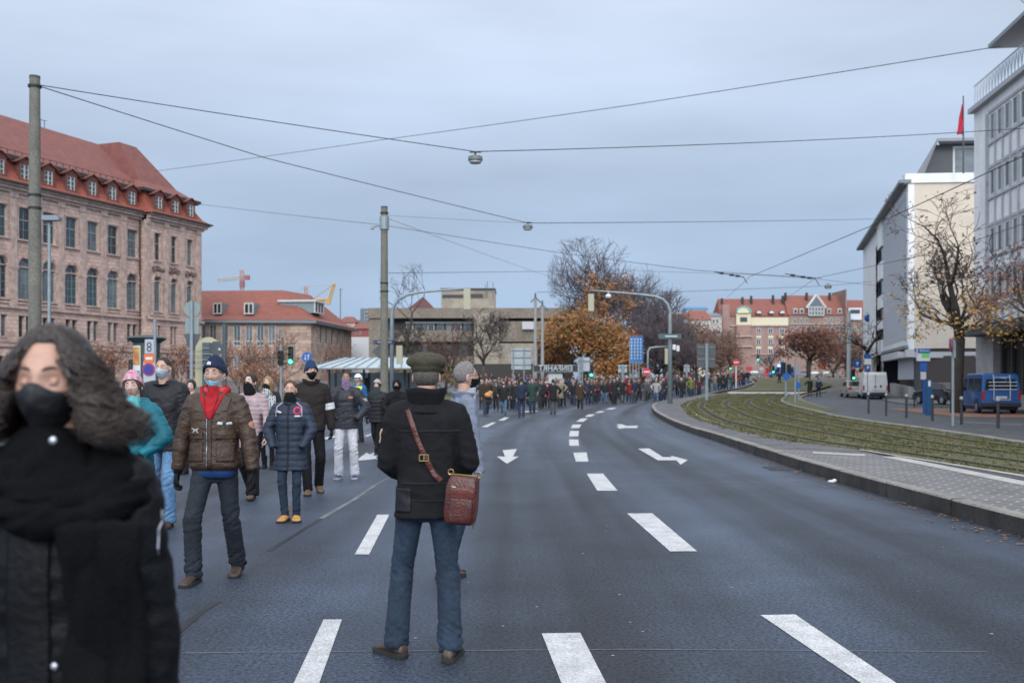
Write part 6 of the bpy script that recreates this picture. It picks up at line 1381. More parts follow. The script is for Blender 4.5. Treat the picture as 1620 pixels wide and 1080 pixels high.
def vox(mb, size, smooth=3, name='tmp'):
    """fuse overlapping closed lofts into one continuous surface"""
    me = mb.mesh(name); bm = bmesh.new(); bm.from_mesh(me); bmesh.ops.recalc_face_normals(bm, faces=bm.faces); bm.to_mesh(me); bm.free()
    o = bpy.data.objects.new('tmp', me); COL.objects.link(o)
    m = o.modifiers.new('r', 'REMESH'); m.mode = 'VOXEL'; m.voxel_size = size; m.use_smooth_shade = True
    if smooth: s = o.modifiers.new('s', 'SMOOTH'); s.factor = .5; s.iterations = smooth
    dg = bpy.context.evaluated_depsgraph_get(); dg.update()
    r = bpy.data.meshes.new_from_object(o.evaluated_get(dg))
    bpy.data.objects.remove(o); bpy.data.meshes.remove(me); r.name = name
    return r
def displace(me, fn):
    n = [v.normal.copy() for v in me.vertices]
    for v, k in zip(me.vertices, n):
        d = fn(v.co)
        if d: v.co += k * d
    me.update()
def ridge(p): return 1 - 2 * abs(mnoise.noise(p))
def obj_from(me, name, m, parent, smooth=True):
    me.materials.clear(); me.materials.append(m)
    if smooth: me.polygons.foreach_set('use_smooth', [True] * len(me.polygons))
    o = bpy.data.objects.new(name, me); COL.objects.link(o); adopt(o, parent); return o

def ik(a, c, l1, l2, hint):
    a, c = Vector(a), Vector(c); d = c - a; L_ = d.length
    if L_ > (l1 + l2) * .998: c = a + d * ((l1 + l2) * .998 / L_); d = c - a; L_ = d.length
    x = (l1 * l1 - l2 * l2 + L_ * L_) / (2 * L_); h = math.sqrt(max(0, l1 * l1 - x * x)); u = d.normalized()
    k = Vector(hint) - u * Vector(hint).dot(u); k.normalize()
    return a + u * x + k * h, c
class Pose:
    """joint positions of a figure of height H facing +Y; right hand at +X"""
    def __init__(s, H=1.78, footL=(-.11, 0, 0), footR=(.11, 0, 0), handL=None, handR=None, pel=(0, 0, 0), lean=(0, 0), head=(0, 0, 0),
                 toeL=8, toeR=-8, liftL=0, liftR=0, elb=(-.4, -.7), twist=0, wide=1.0):
        s.H = H; s.wide = wide; h = H
        s.pel = Vector((pel[0], pel[1], .525 * h + pel[2]))
        s.foot = {-1: Vector(footL), 1: Vector(footR)}; s.toe = {-1: toeL, 1: toeR}; s.lift = {-1: liftL, 1: liftR}
        s.hip = {k: s.pel + Vector((k * .052 * h, 0, 0)) for k in (-1, 1)}
        s.knee = {}; s.ank = {}
        for k in (-1, 1):
            an = s.foot[k] + Vector((0, 0, .05 * h)); lf = s.lift[k]
            if lf: an = an + Vector((0, -.02, .10 * lf))
            s.knee[k], s.ank[k] = ik(s.hip[k], an, .245 * h, .238 * h, (k * .15, 1, 0))
        ln = Vector((lean[0], lean[1], 0)); s.ln = ln
        def up(z, c=0): return s.pel + Vector((0, 0, z * h)) + ln * (z * h)
        s.up = up
        s.neck = up(.315); tw = Matrix.Rotation(R(twist), 3, 'Z'); s.tw = tw
        s.sh = {k: up(.288) + tw @ Vector((k * .108 * h * wide, -.005, 0)) for k in (-1, 1)}
        s.hc = up(.315) + Vector((0, .012 * h, .092 * h)) + ln * .05
        s.elb = {}; s.wr = {}
        for k, t in ((-1, handL), (1, handR)):
            t = Vector(t) if t is not None else Vector((k * .17 * h * wide, .06, .47 * h))
            s.elb[k], s.wr[k] = ik(s.sh[k], t, .172 * h, .155 * h, (k * abs(elb[0]), elb[1], -.1))
        s.hM = Matrix.Translation(s.hc) @ Matrix.Rotation(R(head[0]), 4, 'Z') @ Matrix.Rotation(R(head[1]), 4, 'X') @ Matrix.Rotation(R(head[2]), 4, 'Y') @ Matrix.Scale(h / 1.80, 4)
def se_ring(c, rx, ry, n=20, e=2.4, M=None, fy=0):
    out = []
    for i in range(n):
        t = 2 * PI * i / n; a, b = math.cos(t), math.sin(t)
        p = Vector((rx * math.copysign(abs(a) ** (2 / e), a), ry * math.copysign(abs(b) ** (2 / e), b) + fy, 0))
        if M is not None: p = M @ p
        out.append(Vector(c) + p)
    return out
def torso(mb, P, secs, n=20):
    """secs: (height above pelvis as a fraction of H, rx, ry, forward offset)"""
    rs = []
    for z, rx, ry, fy in secs:
        t = ss(0, .28, z); tw = Matrix.Identity(3).lerp(P.tw, t)
        rs.append(se_ring(P.up(z), rx * P.H / 1.8, ry * P.H / 1.8, n, 2.5, tw, fy))
    mb.rings(rs)
def limb(mb, a, b, c, ra, rb, rc, n=12, extra=None, mid=1.0):
    """tapered bent limb"""
    a, b, c = Vector(a), Vector(b), Vector(c); pts = []; rad = []
    for t in (0, .25, .5, .75, .92): pts.append(a.lerp(b, t)); rad.append(ra + (rb - ra) * t ** .9)
    k1 = b.lerp(a, .0); pts.append(k1); rad.append(rb * 1.0)
    for t in (.1, .3, .55, .8, 1): pts.append(b.lerp(c, t)); rad.append((rb + (rc - rb) * t) * (1 + .10 * mid * math.sin(PI * min(1, t * 1.4)) * (t < .72)))
    mb.tube(pts, rad, n)
def hand_mb(P, k, curl=.5, grow=0.0, vx=.0042, fist=0):
    """palm, four fingers with knuckle bends and a thumb leaving the side of the palm"""
    s = P.H / 1.78; w = P.wr[k]; d = (w - P.elb[k]).normalized()
    fwd = Vector((0, 1, 0)); fwd = (fwd - d * fwd.dot(d)).normalized()       # thumb side
    pal = d.cross(fwd) * (1 if k > 0 else -1)                                   # palm normal (inwards)
    inw = Vector((-k, 0, 0))
    if pal.dot(inw) < 0: pal = -pal
    def T(a, b, c): return w + (fwd * a + d * b + pal * c) * s
    mb = MB(); g = grow
    rs = []
    for b, ww, tt in ((-.02, .027, .021), (.0, .029, .018), (.035, .040, .017), (.07, .043, .015), (.092, .040, .012)):
        rs.append([T(math.cos(2 * PI * i / 12) * (ww + g), b, math.sin(2 * PI * i / 12) * (tt + g)) for i in range(12)])
    mb.rings(rs)
    for i, (a, L_) in enumerate(((.031, .072), (.0105, .080), (-.0105, .074), (-.031, .058))):
        c = curl * (1 + .12 * i); p = [Vector((a, .085, 0))]; ang = .15 + c * .5
        for q, seg in enumerate((.46, .3, .24)):
            p.append(p[-1] + Vector((a * .08, math.cos(ang) * L_ * seg, math.sin(ang) * L_ * seg))); ang += c * (1.0 if q == 0 else .8)
        mb.tube([T(*q) for q in p], [(.0095 + g) * s, (.009 + g) * s, (.0082 + g) * s, (.0065 + g) * s], 8)
    p = [(.026, .022, .004), (.046, .045, .012), (.052, .072, .020 + .012 * curl), (.048, .094, .030 + .02 * curl)]
    mb.tube([T(*q) for q in p], [(.014 + g) * s, (.012 + g) * s, (.010 + g) * s, (.0075 + g) * s], 8)
    return mb

def shoe(P, k, name, m, m_sole, parent, L_=.29, w=.052, boot=0.0, heel=.02):
    s = P.H / 1.78; an = P.ank[k]; lf = P.lift[k]
    Mx = Matrix.Translation((an.x, an.y, an.z)) @ Matrix.Rotation(R(P.toe[k]), 4, 'Z') @ Matrix.Rotation(R(-38 * lf), 4, 'X') @ Matrix.Translation((0, 0, -.05 * P.H)) @ Matrix.Scale(s, 4)
    mb = MB(); rs = []
    prof = [(-.085, .022, .055), (-.075, .036, .078), (-.04, .040, .088), (.0, .041, .092), (.04, .043, .086), (.085, .048, .066), (.13, .051, .05), (.165, .045, .042), (.188, .028, .034), (.196, .012, .028)]
    for y, hw, h in prof:
        y *= L_ / .29; hw *= w / .052
        rs.append([Mx @ Vector((hw * math.copysign(abs(math.cos(t)) ** .8, math.cos(t)) * (1 if math.sin(t) < .3 else .86), y, .018 + (h - .018) * (.5 + .5 * math.copysign(abs(math.sin(t)) ** .75, math.sin(t))))) for t in [2 * PI * i / 14 for i in range(14)]])
    mb.rings(rs)
    c = []
    for z, r in ((.06, .044), (.09, .045), (.11 + boot * .5, .046 + boot * .04), (.125 + boot, .048 + boot * .07)):
        c.append([Mx @ Vector((r * .95 * math.cos(t), r * 1.12 * math.sin(t) - .012, z)) for t in [2 * PI * i / 14 for i in range(14)]])
    mb.rings(c)
    me = vox(mb, .009, 2, name); o = obj_from(me, name, m, parent)
    sb = MB(); so = []
    out = [(-.09, .0), (-.08, .034), (-.03, .040), (.03, .038), (.09, .050), (.14, .053), (.18, .038), (.2, .0)]
    pol = [(b * w / .052, a * L_ / .29) for a, b in out] + [(-b * w / .052, a * L_ / .29) for a, b in out[-2:0:-1]]
    n = len(pol)
    sb.rings([[Mx @ Vector((x * f, y * f + (1 - f) * .05, z)) for x, y in pol] for z, f in ((.0, .97), (.004, 1.0), (.024, 1.02), (.028, .98))])
    sb.build('sole', m_sole, o)
    return o
SKIN = mat('skin', (.46, .27, .2), .5, var=.1, vs=30, bump=.12, bs=300)
n_, l_, b_ = nd(SKIN); b_.inputs['Subsurface Weight'].default_value = .12; b_.inputs['Subsurface Radius'].default_value = (.02, .008, .005); b_.inputs['Subsurface Scale'].default_value = .5
SKIN_P = mat('skin_pale', (.52, .34, .27), .5, var=.1, vs=30, bump=.12, bs=300)
SKIN_D = mat('skin_tan', (.28, .15, .1), .5, var=.1, vs=30, bump=.12, bs=300)
LIPM = mat('lips', (.36, .14, .12), .45); EYEW = mat('eye_white', (.33, .3, .29), .25); IRIS = mat('iris', (.06, .07, .08), .2); BROW = mat('brow_hair', (.05, .03, .02), .8)
def cloth(name, col, rough=.85, var=.22, vs=7, bump=.35, bs=130, fine=.12, **k): k.setdefault('spec', .22); return mat(name, col, rough, var=var, vs=vs, bump=bump, bs=bs, fine=fine, **k)

def fold_fn(P, amp=.006, sleeves=True, vert=False, seed=0, fine=1.0):
    o = Vector((seed * 7.3, seed * 3.1, 0))
    def f(c):
        if vert: a = ridge(Vector((c.x * 13, c.y * 13, c.z * 2.2)) + o) + .5 * ridge(Vector((c.x * 26, c.y * 26, c.z * 6)) + o)
        else: a = ridge(Vector((c.x * 5 * fine, c.y * 6 * fine, c.z * 15 * fine + c.x * 6)) + o) + .55 * ridge(Vector((c.x * 15 * fine, c.y * 15 * fine, c.z * 24 * fine)) + o)
        return amp * (a - .45)
    return f
def leg_fold(P, amp=.007, seed=0, stack=1.0):
    o = Vector((seed * 5.3, 0, seed)); H = P.H
    def f(c):
        z = c.z / H
        k = .35 + 1.0 * ga(z - .275, .06) + stack * 1.2 * ga(z - .06, .06) + .7 * ga(z - .49, .05)
        a = ridge(Vector((c.x * 8, c.y * 6, c.z * 22 + c.x * 14)) + o) + .5 * ridge(Vector((c.x * 18, c.y * 16, c.z * 40)) + o)
        return amp * k * (a - .4)
    return f

def body_mesh(P, fem=0, vx=.013, hands=True, curl=.5, nu=44, armr=1.0):
    """one continuous nude figure: trunk and limbs fused, head and hands rooted in neck and wrists"""
    H = P.H; s = H / 1.78; mb = MB()
    torso(mb, P, [(-.05, .09, .08, 0), (0, .145, .092, 0), (.06, .135 - .012 * fem, .085, 0), (.12, .128 - .015 * fem, .085, .005), (.2, .142, .092, .005), (.26, .15 - .01 * fem, .088, 0), (.29, .135, .075, -.004), (.312, .085, .062, -.006)], 20)
    mb.tube([P.up(.28), P.neck, P.hM @ Vector((0, -.015, -.045))], [.062 * s, .056 * s, .055 * s], 14)
    for k in (-1, 1):
        limb(mb, P.hip[k], P.knee[k], P.ank[k] + Vector((0, 0, .01)), .078 * s, .042 * s, .030 * s)
        mb.tube([P.ank[k] + Vector((0, -.01, .02)), P.ank[k] + Vector((0, .01, -.05 * s)), P.ank[k] + Vector((math.sin(-R(P.toe[k])) * .1, .10, -.072 * s))], [.034 * s, .028 * s, .013 * s], 10)
        limb(mb, P.sh[k] + Vector((0, 0, -.02)), P.elb[k], P.wr[k], .045 * s, .036 * s, .026 * s, 10)
    me = vox(mb, vx, 3, 'body')
    hb = MB(); hb.add([v.co[:] for v in me.vertices], [tuple(p.vertices) for p in me.polygons])
    head_mesh(hb, P.hM, nu, int(nu * .85))
    if hands:
        for k in (-1, 1):
            if hands is True or k in hands:
                hm = vox(hand_mb(P, k, curl), .0045, 1); hb.add([v.co[:] for v in hm.vertices], [tuple(p.vertices) for p in hm.polygons])
    m2 = bpy.data.meshes.new('body'); m2.from_pydata(hb.v, [], hb.f); return m2
def eyes(P, parent, closed=False, skin=None, iris=IRIS):
    for s in (-1, 1):
        c = Vector((s * .031, .0655, .003))
        mb = MB(); mb.ell((0, 0, 0), (.0125 - .0012 * closed,) * 3, 14, 10); mb.xf(P.hM @ Matrix.Translation(c))
        e = mb.build('eye', EYEW if not closed else skin, parent, True)
        if not closed:
            i = MB(); i.ell((0, .0078, -.001), (.0068, .0055, .0068), 10, 6); i.xf(P.hM @ Matrix.Translation(c)); i.build('iris', iris, e, True)
        else:
            t = MB(); t.tube([P.hM @ (c + Vector((a * .0115, math.sqrt(max(0, 1 - a * a)) * .006 + .0065 - .0 * a, -.0045 - .003 * (1 - a * a)))) for a in (-1, -.6, -.2, .2, .6, 1)], .0011, 5); t.build('eyelash', BROW, e)
def brows(P, parent, m=BROW, dz=.0):
    for s in (-1, 1):
        mb = MB(); pts = []
        for t in np.linspace(0, 1, 6):
            az = s * (.17 + .42 * t); el = .24 + dz + .05 * math.sin(PI * t * .8); pts.append(P.hM @ head_pt(az, el, .0006, 1))
        mb.tube(pts, [.0016, .0036, .004, .0036, .0026, .001], 6); mb.build('eyebrow', m, parent)
def lips(P, parent, m=LIPM):
    mb = MB()
    for dz, hh in ((.0045, .004), (-.0045, .0045)):
        pts = []
        for t in np.linspace(-1, 1, 9):
            p = head_pt(t * .25, 0, 0, 1); 
            z = -.0645 + dz * (1 - t * t * .85); el = math.asin(max(-1, min(1, z / .119))); p = head_pt(math.asin(max(-1, min(1, t * .024 / (.0755 * math.cos(el) * .88)))), el, 0, 1); pts.append(P.hM @ p)
        mb.tube(pts, [.0012, .0026, .0036, .004, .0042, .004, .0036, .0026, .0012], 6)
    mb.build('mouth', m, parent, True)

def sdl(d): return lambda u: R(-d) + R(2 * d) * u
def face_mask(P, parent, m, top=-.20, bot=-1.05, wide=72, name='face_mask', loops=True, sag=0.0):
    mb = cap_grid(P.hM, sdl(wide), lambda u, v: (bot + (top + .16 * ga(u - .5, .12) - bot) * v) * (1 - .35 * abs(2 * u - 1) ** 3) - .05 * abs(2 * u - 1) ** 2 + sag,
                  .008, 28, 14, .0, 0, .35, .003, offf=lambda u, v: .017 * ga(u - .5, .2) * ga(v - .72, .4) + .0018 * math.sin(v * 22) * ga(u - .5, .3) - .003 * abs(2 * u - 1) ** 4)
    o = mb.build(name, m, parent, True)
    if loops:
        for s in (-1, 1):
            t = MB()
            for e0 in (top * .7, bot * .55):
                pts = [P.hM @ head_pt(s * R(wide - 2), e0 + sag, .007, 0), P.hM @ head_pt(s * R(wide + 12), e0 * .6, .008, 0), P.hM @ Vector((s * .088, -.012, -.012 + .02 * (1 if e0 > -.4 else -1)))]
                t.tube(pts, .0016, 5)
            t.build('ear_loop', MATS['mask_white'], o)
    return o
mask_w = mat('mask_white', (.62, .66, .7), .8, bump=.2, bs=60)
def hair_cap(P, parent, m, front=.62, side=.1, back=-.55, off=.012, rough=.006, name='hair', seed=1, rs_=11, nu=48, nv=22):
    """short hair: hairline front, above the ears, and nape"""
    def low(u):
        az = abs(-PI + 2 * PI * u)      # 0 face .. pi back
        f = ss(R(25), R(62), az); g = ss(R(75), R(120), az)
        return front * (1 - f) + (side * (1 - g) + back * g) * f
    mb = cap_grid(P.hM, lambda u: -PI + 2 * PI * u, lambda u, v: low(u) + (PI / 2 - .01 - low(u)) * v ** .9, off, nu, nv, rough, seed, 0, .02, rs_,
                  offf=lambda u, v: -.7 * off * (1 - ss(0, .18, v)) + .3 * off * math.sin(PI * min(1, v)))
    return mb.build(name, m, parent, True)
def beanie(P, parent, m, low=.42, back=-.12, off=.013, tall=.02, name='beanie', fold=.05, M2=None, rib=0):
    def lw(u): az = abs(-PI + 2 * PI * u); return low + (back - low) * ss(R(20), R(130), az)
    mb = cap_grid(P.hM, lambda u: -PI + 2 * PI * u, lambda u, v: lw(u) + (PI / 2 - .01 - lw(u)) * v, off, 60, 20, .002, 2, 0, .006, 8,
                  offf=lambda u, v: tall * ss(.3, 1, v) + (.006 if v < .3 else 0) + .0012 * math.cos(u * 2 * PI * 45) * rib)
    return mb.build(name, m, parent, True)
def snood(P, parent, m, top=-.15, r=.075, name='snood', low=.285, amp=.006, rx=.1, ry=.095, face=True, nose=.75):
    """neck gaiter pulled up to the nose, or a wound scarf: a sleeve from face to collar"""
    mb = MB(); rs = []; n = 40
    for j in range(9):
        v = j / 8; row = []
        for i in range(n):
            u = i / n; az = -PI + 2 * PI * u; f = max(0, math.cos(az))
            el = (top + .1 * f) * f + (-.75) * (1 - f) if face else -.95 + .15 * f
            p = P.hM @ head_pt(az, el - v * .12, .010 + .006 * v, .3); q = P.up(low) + Vector((math.sin(az) * rx, math.cos(az) * ry + .01, 0))
            t = v ** 1.2; w_ = p.lerp(q, t); w_ += Vector((math.sin(az), math.cos(az), 0)) * (amp * ridge(Vector((w_.x * 14, w_.y * 14, w_.z * 38))) + .012 * math.sin(PI * v))
            row.append(w_)
        rs.append(row)
    mb.rings(rs, cap=False)
    o = mb.build(name, m, parent, True, fix=False); o.modifiers.new('t', 'SOLIDIFY').thickness = .006; return o

def jacket(P, parent, m, hem=-.03, bulk=1.0, belly=0, name='jacket', sl=.066, cuff=.045, vx=.011, amp=.006, seed=0, collar=.0, collar_h=.06, skirt=0.0, sleeve_to=1.0, hood=0, fine=1.0, elastic=0, quilt=0, fem=0, shoulder=1.0):
    s = P.H / 1.8; b = bulk; mb = MB(); secs = []
    if hem < -.05:
        for t in np.linspace(0, 1, 5)[:-1]:
            z = hem + (-.03 - hem) * t; secs.append((z, (.178 + skirt * (1 - t)) * b, (.128 + skirt * .8 * (1 - t)) * b, 0))
    else: secs.append((hem, (.172 - .012 * elastic) * b, (.122 - .008 * elastic) * b, 0)); secs.append((hem + .02, (.176 + .02 * elastic) * b, (.128 + .014 * elastic) * b, 0))
    secs += [(max(hem + .045, .03), (.174 - .008 * fem + .014 * elastic) * b, (.128 + .01 * elastic) * b, .004 + belly), (.10, (.168 - .014 * fem) * b, .126 * b, .008 + belly), (.18, .178 * b, .13 * b, .008), (.24, .186 * b * shoulder, .122 * b, .003),
             (.275, .176 * b * shoulder, .105 * b, -.002), (.298, .125 * b, .086 * b, -.006), (.315, .085, .074, -.006)]
    torso(mb, P, secs, 24)
    for k in (-1, 1):
        e, w_ = P.elb[k], P.sh[k]; c = P.elb[k].lerp(P.wr[k], sleeve_to)
        a0 = P.sh[k] + Vector((-k * .018, 0, -.018)); r0 = sl * s * b
        nk = P.up(.30) + Vector((k * .03, 0, 0)); dn = (P.elb[k] - a0).normalized()
        pts = [nk, nk.lerp(a0, .5) + Vector((0, 0, .006)), a0 + Vector((0, 0, .0)), a0.lerp(P.elb[k], .14)]; rr_ = [r0 * .75, r0 * .86, r0 * .97, r0]
        mb.tube(pts, rr_, 14)
        limb(mb, a0 + dn * .03, P.elb[k], c, r0, (sl * .86) * s * b, cuff * s * b, 14)
    if hood:
        mb.tube([P.up(.29) + Vector((0, -.055, .0)), P.up(.315) + Vector((0, -.085, .01)), P.up(.33) + Vector((0, -.075, .02))], [(.10 * s, .05 * s), (.13 * s, .06 * s), (.10 * s, .04 * s)], 14, ref=(1, 0, 0))
    me = vox(mb, vx, 3, name)
    ff = fold_fn(P, amp, seed=seed, fine=fine)
    if quilt:
        z0 = P.pel.z; f0 = ff
        ff = lambda c: f0(c) * .6 + .009 * (abs(math.sin((c.z - z0) * PI / quilt)) ** .5 - .6)
    if elastic:
        f1 = ff; hz_ = P.up(hem).z
        ff = lambda c: f1(c) if c.z > hz_ + .055 or abs(c.x) > .23 else .002 * math.sin(math.atan2(c.y, c.x) * 60)
    displace(me, ff)
    o = obj_from(me, name, m, parent)
    if collar:
        cb = MB(); rs = []; n = 32
        for j in range(5):
            v = j / 4; row = []
            for i in range(n):
                az = -PI + 2 * PI * i / n; rr_ = (.078 + collar * v + .004 * math.sin(az * 3 + 1)) * s
                row.append(P.up(.298) + Vector((math.sin(az) * rr_ * 1.08, math.cos(az) * rr_ + .005 - .012 * v, (collar_h * (1 - .28 * max(0, math.cos(az)))) * v + .004 * math.sin(az * 4))))
            rs.append(row)
        cb.rings(rs, cap=False); c_ = cb.build('collar', m, o, True, fix=False); md = c_.modifiers.new('t', 'SOLIDIFY'); md.thickness = .009
    return o
def trousers(P, parent, m, hipr=.096, knee=.068, hem_r=.062, bulk=1.0, amp=.007, seed=0, vx=.011, hem=1.0, name='trousers', stack=1.0, flare=0):
    s = P.H / 1.8; mb = MB()
    torso(mb, P, [(-.075, .09 * bulk, .08 * bulk, 0), (-.04, .155 * bulk, .108 * bulk, -.004), (0, .168 * bulk, .115 * bulk, -.006), (.04, .157 * bulk, .108 * bulk, 0), (.06, .152 * bulk, .104 * bulk, 0)])
    for k in (-1, 1):
        a = P.ank[k]; kn = P.knee[k]; e = kn.lerp(a + Vector((0, -.006, -.036)), hem)
        limb(mb, P.hip[k] + Vector((-k * .008, 0, 0)), kn, e, hipr * s * bulk, knee * s * bulk, (hem_r + flare) * s * bulk, 16, mid=.5)
    me = vox(mb, vx, 3, name); displace(me, leg_fold(P, amp, seed, stack)); return obj_from(me, name, m, parent)
def surf_patch(tgt, cx, cz, w, h, nx=10, nz=10, side=1, off=.003, M=None, shape=None, axis='y', cen=(0, 0)):
    """a thin piece laid on the surface of a garment; side 1 = front, -1 = back (or right/left for axis 'x')"""
    bm_ = BVHTree.FromPolygons([v.co[:] for v in tgt.data.vertices], [tuple(p.vertices) for p in tgt.data.polygons])
    mb = MB(); V = []; ok = []
    for j in range(nz + 1):
        for i in range(nx + 1):
            a, b = (i / nx - .5) * w, (j / nz - .5) * h
            if shape: a, b = shape(i / nx, j / nz)
            if axis == 'y': o_ = Vector((cx + a, cen[1] + side * .9, cz + b)); d = Vector((0, -side, 0))
            else: o_ = Vector((cen[0] + side * .9, cx + a, cz + b)); d = Vector((-side, 0, 0))
            hit = bm_.ray_cast(o_, d)
            if hit[0] is None: V.append(None)
            else: V.append(hit[0] + hit[1] * off * (1 if hit[1].dot(d) < 0 else -1))
    idx = {}; vs = []
    for i, v in enumerate(V):
        if v is not None: idx[i] = len(vs); vs.append(v)
    n = nx + 1; fs = []
    for j in range(nz):
        for i in range(nx):
            q = (j * n + i, j * n + i + 1, (j + 1) * n + i + 1, (j + 1) * n + i)
            if all(x in idx for x in q): fs.append(tuple(idx[x] for x in q))
    mb.add(vs, fs); return mb
def patch(tgt, name, m, cx, cz, w, h, side=1, thick=.003, off=.003, **k):
    mb = surf_patch(tgt, cx, cz, w, h, side=side, off=off, **k)
    o = mb.build(name, m, tgt, True, fix=False); md = o.modifiers.new('t', 'SOLIDIFY'); md.thickness = thick; md.offset = 0
    return o
def disc_shape(r): return lambda u, v: (r * (2 * u - 1) * math.sqrt(max(0, 1 - (2 * v - 1) ** 2 * .98)), r * (2 * v - 1))
def line_shape(pts, w):
    """ribbon along points (u along)"""
    def f(u, v):
        t = v * (len(pts) - 1); i = min(int(t), len(pts) - 2); a = lerp(pts[i], pts[i + 1], t - i)
        b0, b1 = pts[max(0, i - (t - i < .01))], pts[i + 1]; dx, dy = b1[0] - b0[0], b1[1] - b0[1]; l = math.hypot(dx, dy) or 1
        return a[0] + dy / l * w * (u - .5), a[1] - dx / l * w * (u - .5)
    return f
def gloves(P, parent, m, sides=(-1, 1), curl=.6):
    for k in sides:
        me = vox(hand_mb(P, k, curl, .003), .0048, 1, 'glove'); c = MB()
        d = (P.elb[k] - P.wr[k]).normalized(); o = obj_from(me, 'glove', m, parent)
        c.tube([P.wr[k] - d * .01, P.wr[k] + d * .06], [.034, .04], 14); c.build('cuff', m, o, True)
def person(px, Yf, label, rz=180, H=1.78, group=None, dx=0):
    return empty('person', (PX(px, Yf), Yf, gz(Yf)), R(rz), label, 'person', group)
# ---------------------------------------------------------------- the man in the flat cap, from behind (6 m)
C_black = cloth('black_cloth', (.0085, .0085, .010), .85)
C_black2 = cloth('black_nylon', (.014, .014, .017), .5, bump=.2)
C_dark = cloth('dark_cloth', (.02, .021, .026), .85)
def denim(name, c, c2):
    return mat(name, c, .85, col2=c2, vs=3.2, fine=.25, bump=.3, bs=240)
D_blue = denim('denim_blue', (.0055, .0135, .027), (.018, .038, .068))
D_dark = denim('denim_dark', (.005, .0085, .014), (.011, .018, .028))
D_light = denim('denim_light', (.07, .16, .29), (.13, .25, .4))
LEA = mat('brown_leather', (.075, .018, .013), .33, var=.35, vs=12, bump=.3, bs=90)
LEA_D = mat('dark_leather_shoe', (.05, .03, .024), .5, var=.3, vs=14, bump=.2, bs=60)
SOLE = mat('rubber_sole', (.022, .02, .018), .85); SOLE_W = mat('pale_sole', (.45, .45, .45), .8)
BRASS = mat('brass', (.5, .36, .15), .35, metal=1); STEEL = mat('steel', (.5, .5, .52), .35, metal=1)
p1 = person(680, 5.92, 'man in brown tweed flat cap, black jacket and jeans standing with his back to us', 2)
P = Pose(1.785, footL=(-.20, -.02, 0), footR=(.125, -.12, 0), handL=(-.13, .24, 1.04), handR=(.12, .24, 1.04), toeL=42, toeR=-12, elb=(-.5, -.8), head=(-4, 2, 0), pel=(-.02, 0, -.005), wide=1.02)
obj_from(body_mesh(P, hands=False), 'body', SKIN, p1)
trousers(P, p1, D_blue, amp=.0065, hem_r=.068, knee=.066, hipr=.089, stack=1.3, seed=3)
jk = jacket(P, p1, C_black, hem=-.062, bulk=1.0, skirt=.016, sl=.074, cuff=.058, amp=.0055, seed=2, collar=.03, collar_h=.12, hood=0, shoulder=1.04)
patch(jk, 'hem_seam', C_dark, 0, .93, .34, .006, side=-1, thick=.004)
patch(jk, 'yoke_seam', C_dark, 0, 1.335, .36, .007, side=-1, thick=.004)
patch(jk, 'drawcord_seam', C_dark, 0, 1.03, .38, .008, side=-1, thick=.005)
patch(jk, 'side_pocket', C_black2, -.155, .93, .10, .14, side=-1, thick=.008)
patch(jk, 'sleeve_patch', mat('tan_patch', (.42, .3, .2), .8), .0, 1.3, .05, .085, side=-1, axis='x', thick=.004)
CAPM = mat('tweed_cap', (.075, .068, .04), .95, col2=(.04, .036, .022), vs=60, bump=.6, bs=200)
n_, l_, b_ = nd(CAPM)
fc = MB(); rs = []
for j, (rx, ry, z, dy) in enumerate([(.084, .104, .018, -.012), (.088, .108, .03, -.014), (.092, .112, .05, -.014), (.112, .128, .062, -.006), (.121, .138, .076, 0), (.119, .136, .094, .002), (.105, .122, .116, 0), (.075, .09, .130, -.002), (.03, .04, .137, 0), (.004, .004, .139, 0)]):
    rs.append([Vector((rx * math.cos(t) + .003 * math.sin(4 * t + j), ry * math.sin(t) + dy, z - .035 * max(0, math.sin(t)) * (j > 2) + .003 * math.sin(5 * t))) for t in [2 * PI * i / 40 for i in range(40)]])
fc.rings(rs); fc.xf(P.hM @ Matrix.Rotation(R(-4), 4, 'X'))
cp = fc.build('flat_cap', CAPM, p1, True)
pk = MB(); pk.rings([[Vector((x, y, z)) for x, y, z in r] for r in ([(.085 * math.cos(t), .08 + .0 * t, .03) for t in np.linspace(0, PI, 12)], [(.10 * math.cos(t), .09 + .055 * math.sin(t), .022 - .01 * math.sin(t)) for t in np.linspace(0, PI, 12)])], cap=False, close=False)
pk.xf(P.hM); o = pk.build('peak', CAPM, cp, True); o.modifiers.new('t', 'SOLIDIFY').thickness = .01
bt = MB(); bt.ell((0, 0, .14), (.010, .010, .005), 10, 6); bt.xf(P.hM @ Matrix.Rotation(R(-4), 4, 'X')); bt.build('button', CAPM, cp, True)
bd_ = MB(); bd_.rings([[Vector((.0935 * math.cos(t), .1135 * math.sin(t) - .014, z)) for t in [2 * PI * i / 36 for i in range(36)]] for z in (.036, .046)], cap=False); bd_.xf(P.hM @ Matrix.Rotation(R(-4), 4, 'X'))
bd_.build('cap_band', mat('cap_band', (.05, .032, .02), .9), cp, True)
hair_cap(P, p1, mat('grey_hair', (.13, .115, .1), .8, var=.4, vs=60, bump=.8, bs=150), front=.4, side=.0, back=-.5, off=.004, rough=.001)
shoe(P, -1, 'shoe', LEA_D, SOLE, p1); shoe(P, 1, 'shoe', LEA_D, SOLE, p1)
snood(P, p1, C_black, face=False, name='scarf', low=.285, rx=.13, ry=.115, amp=.013)
gloves(P, p1, C_black, curl=.9)

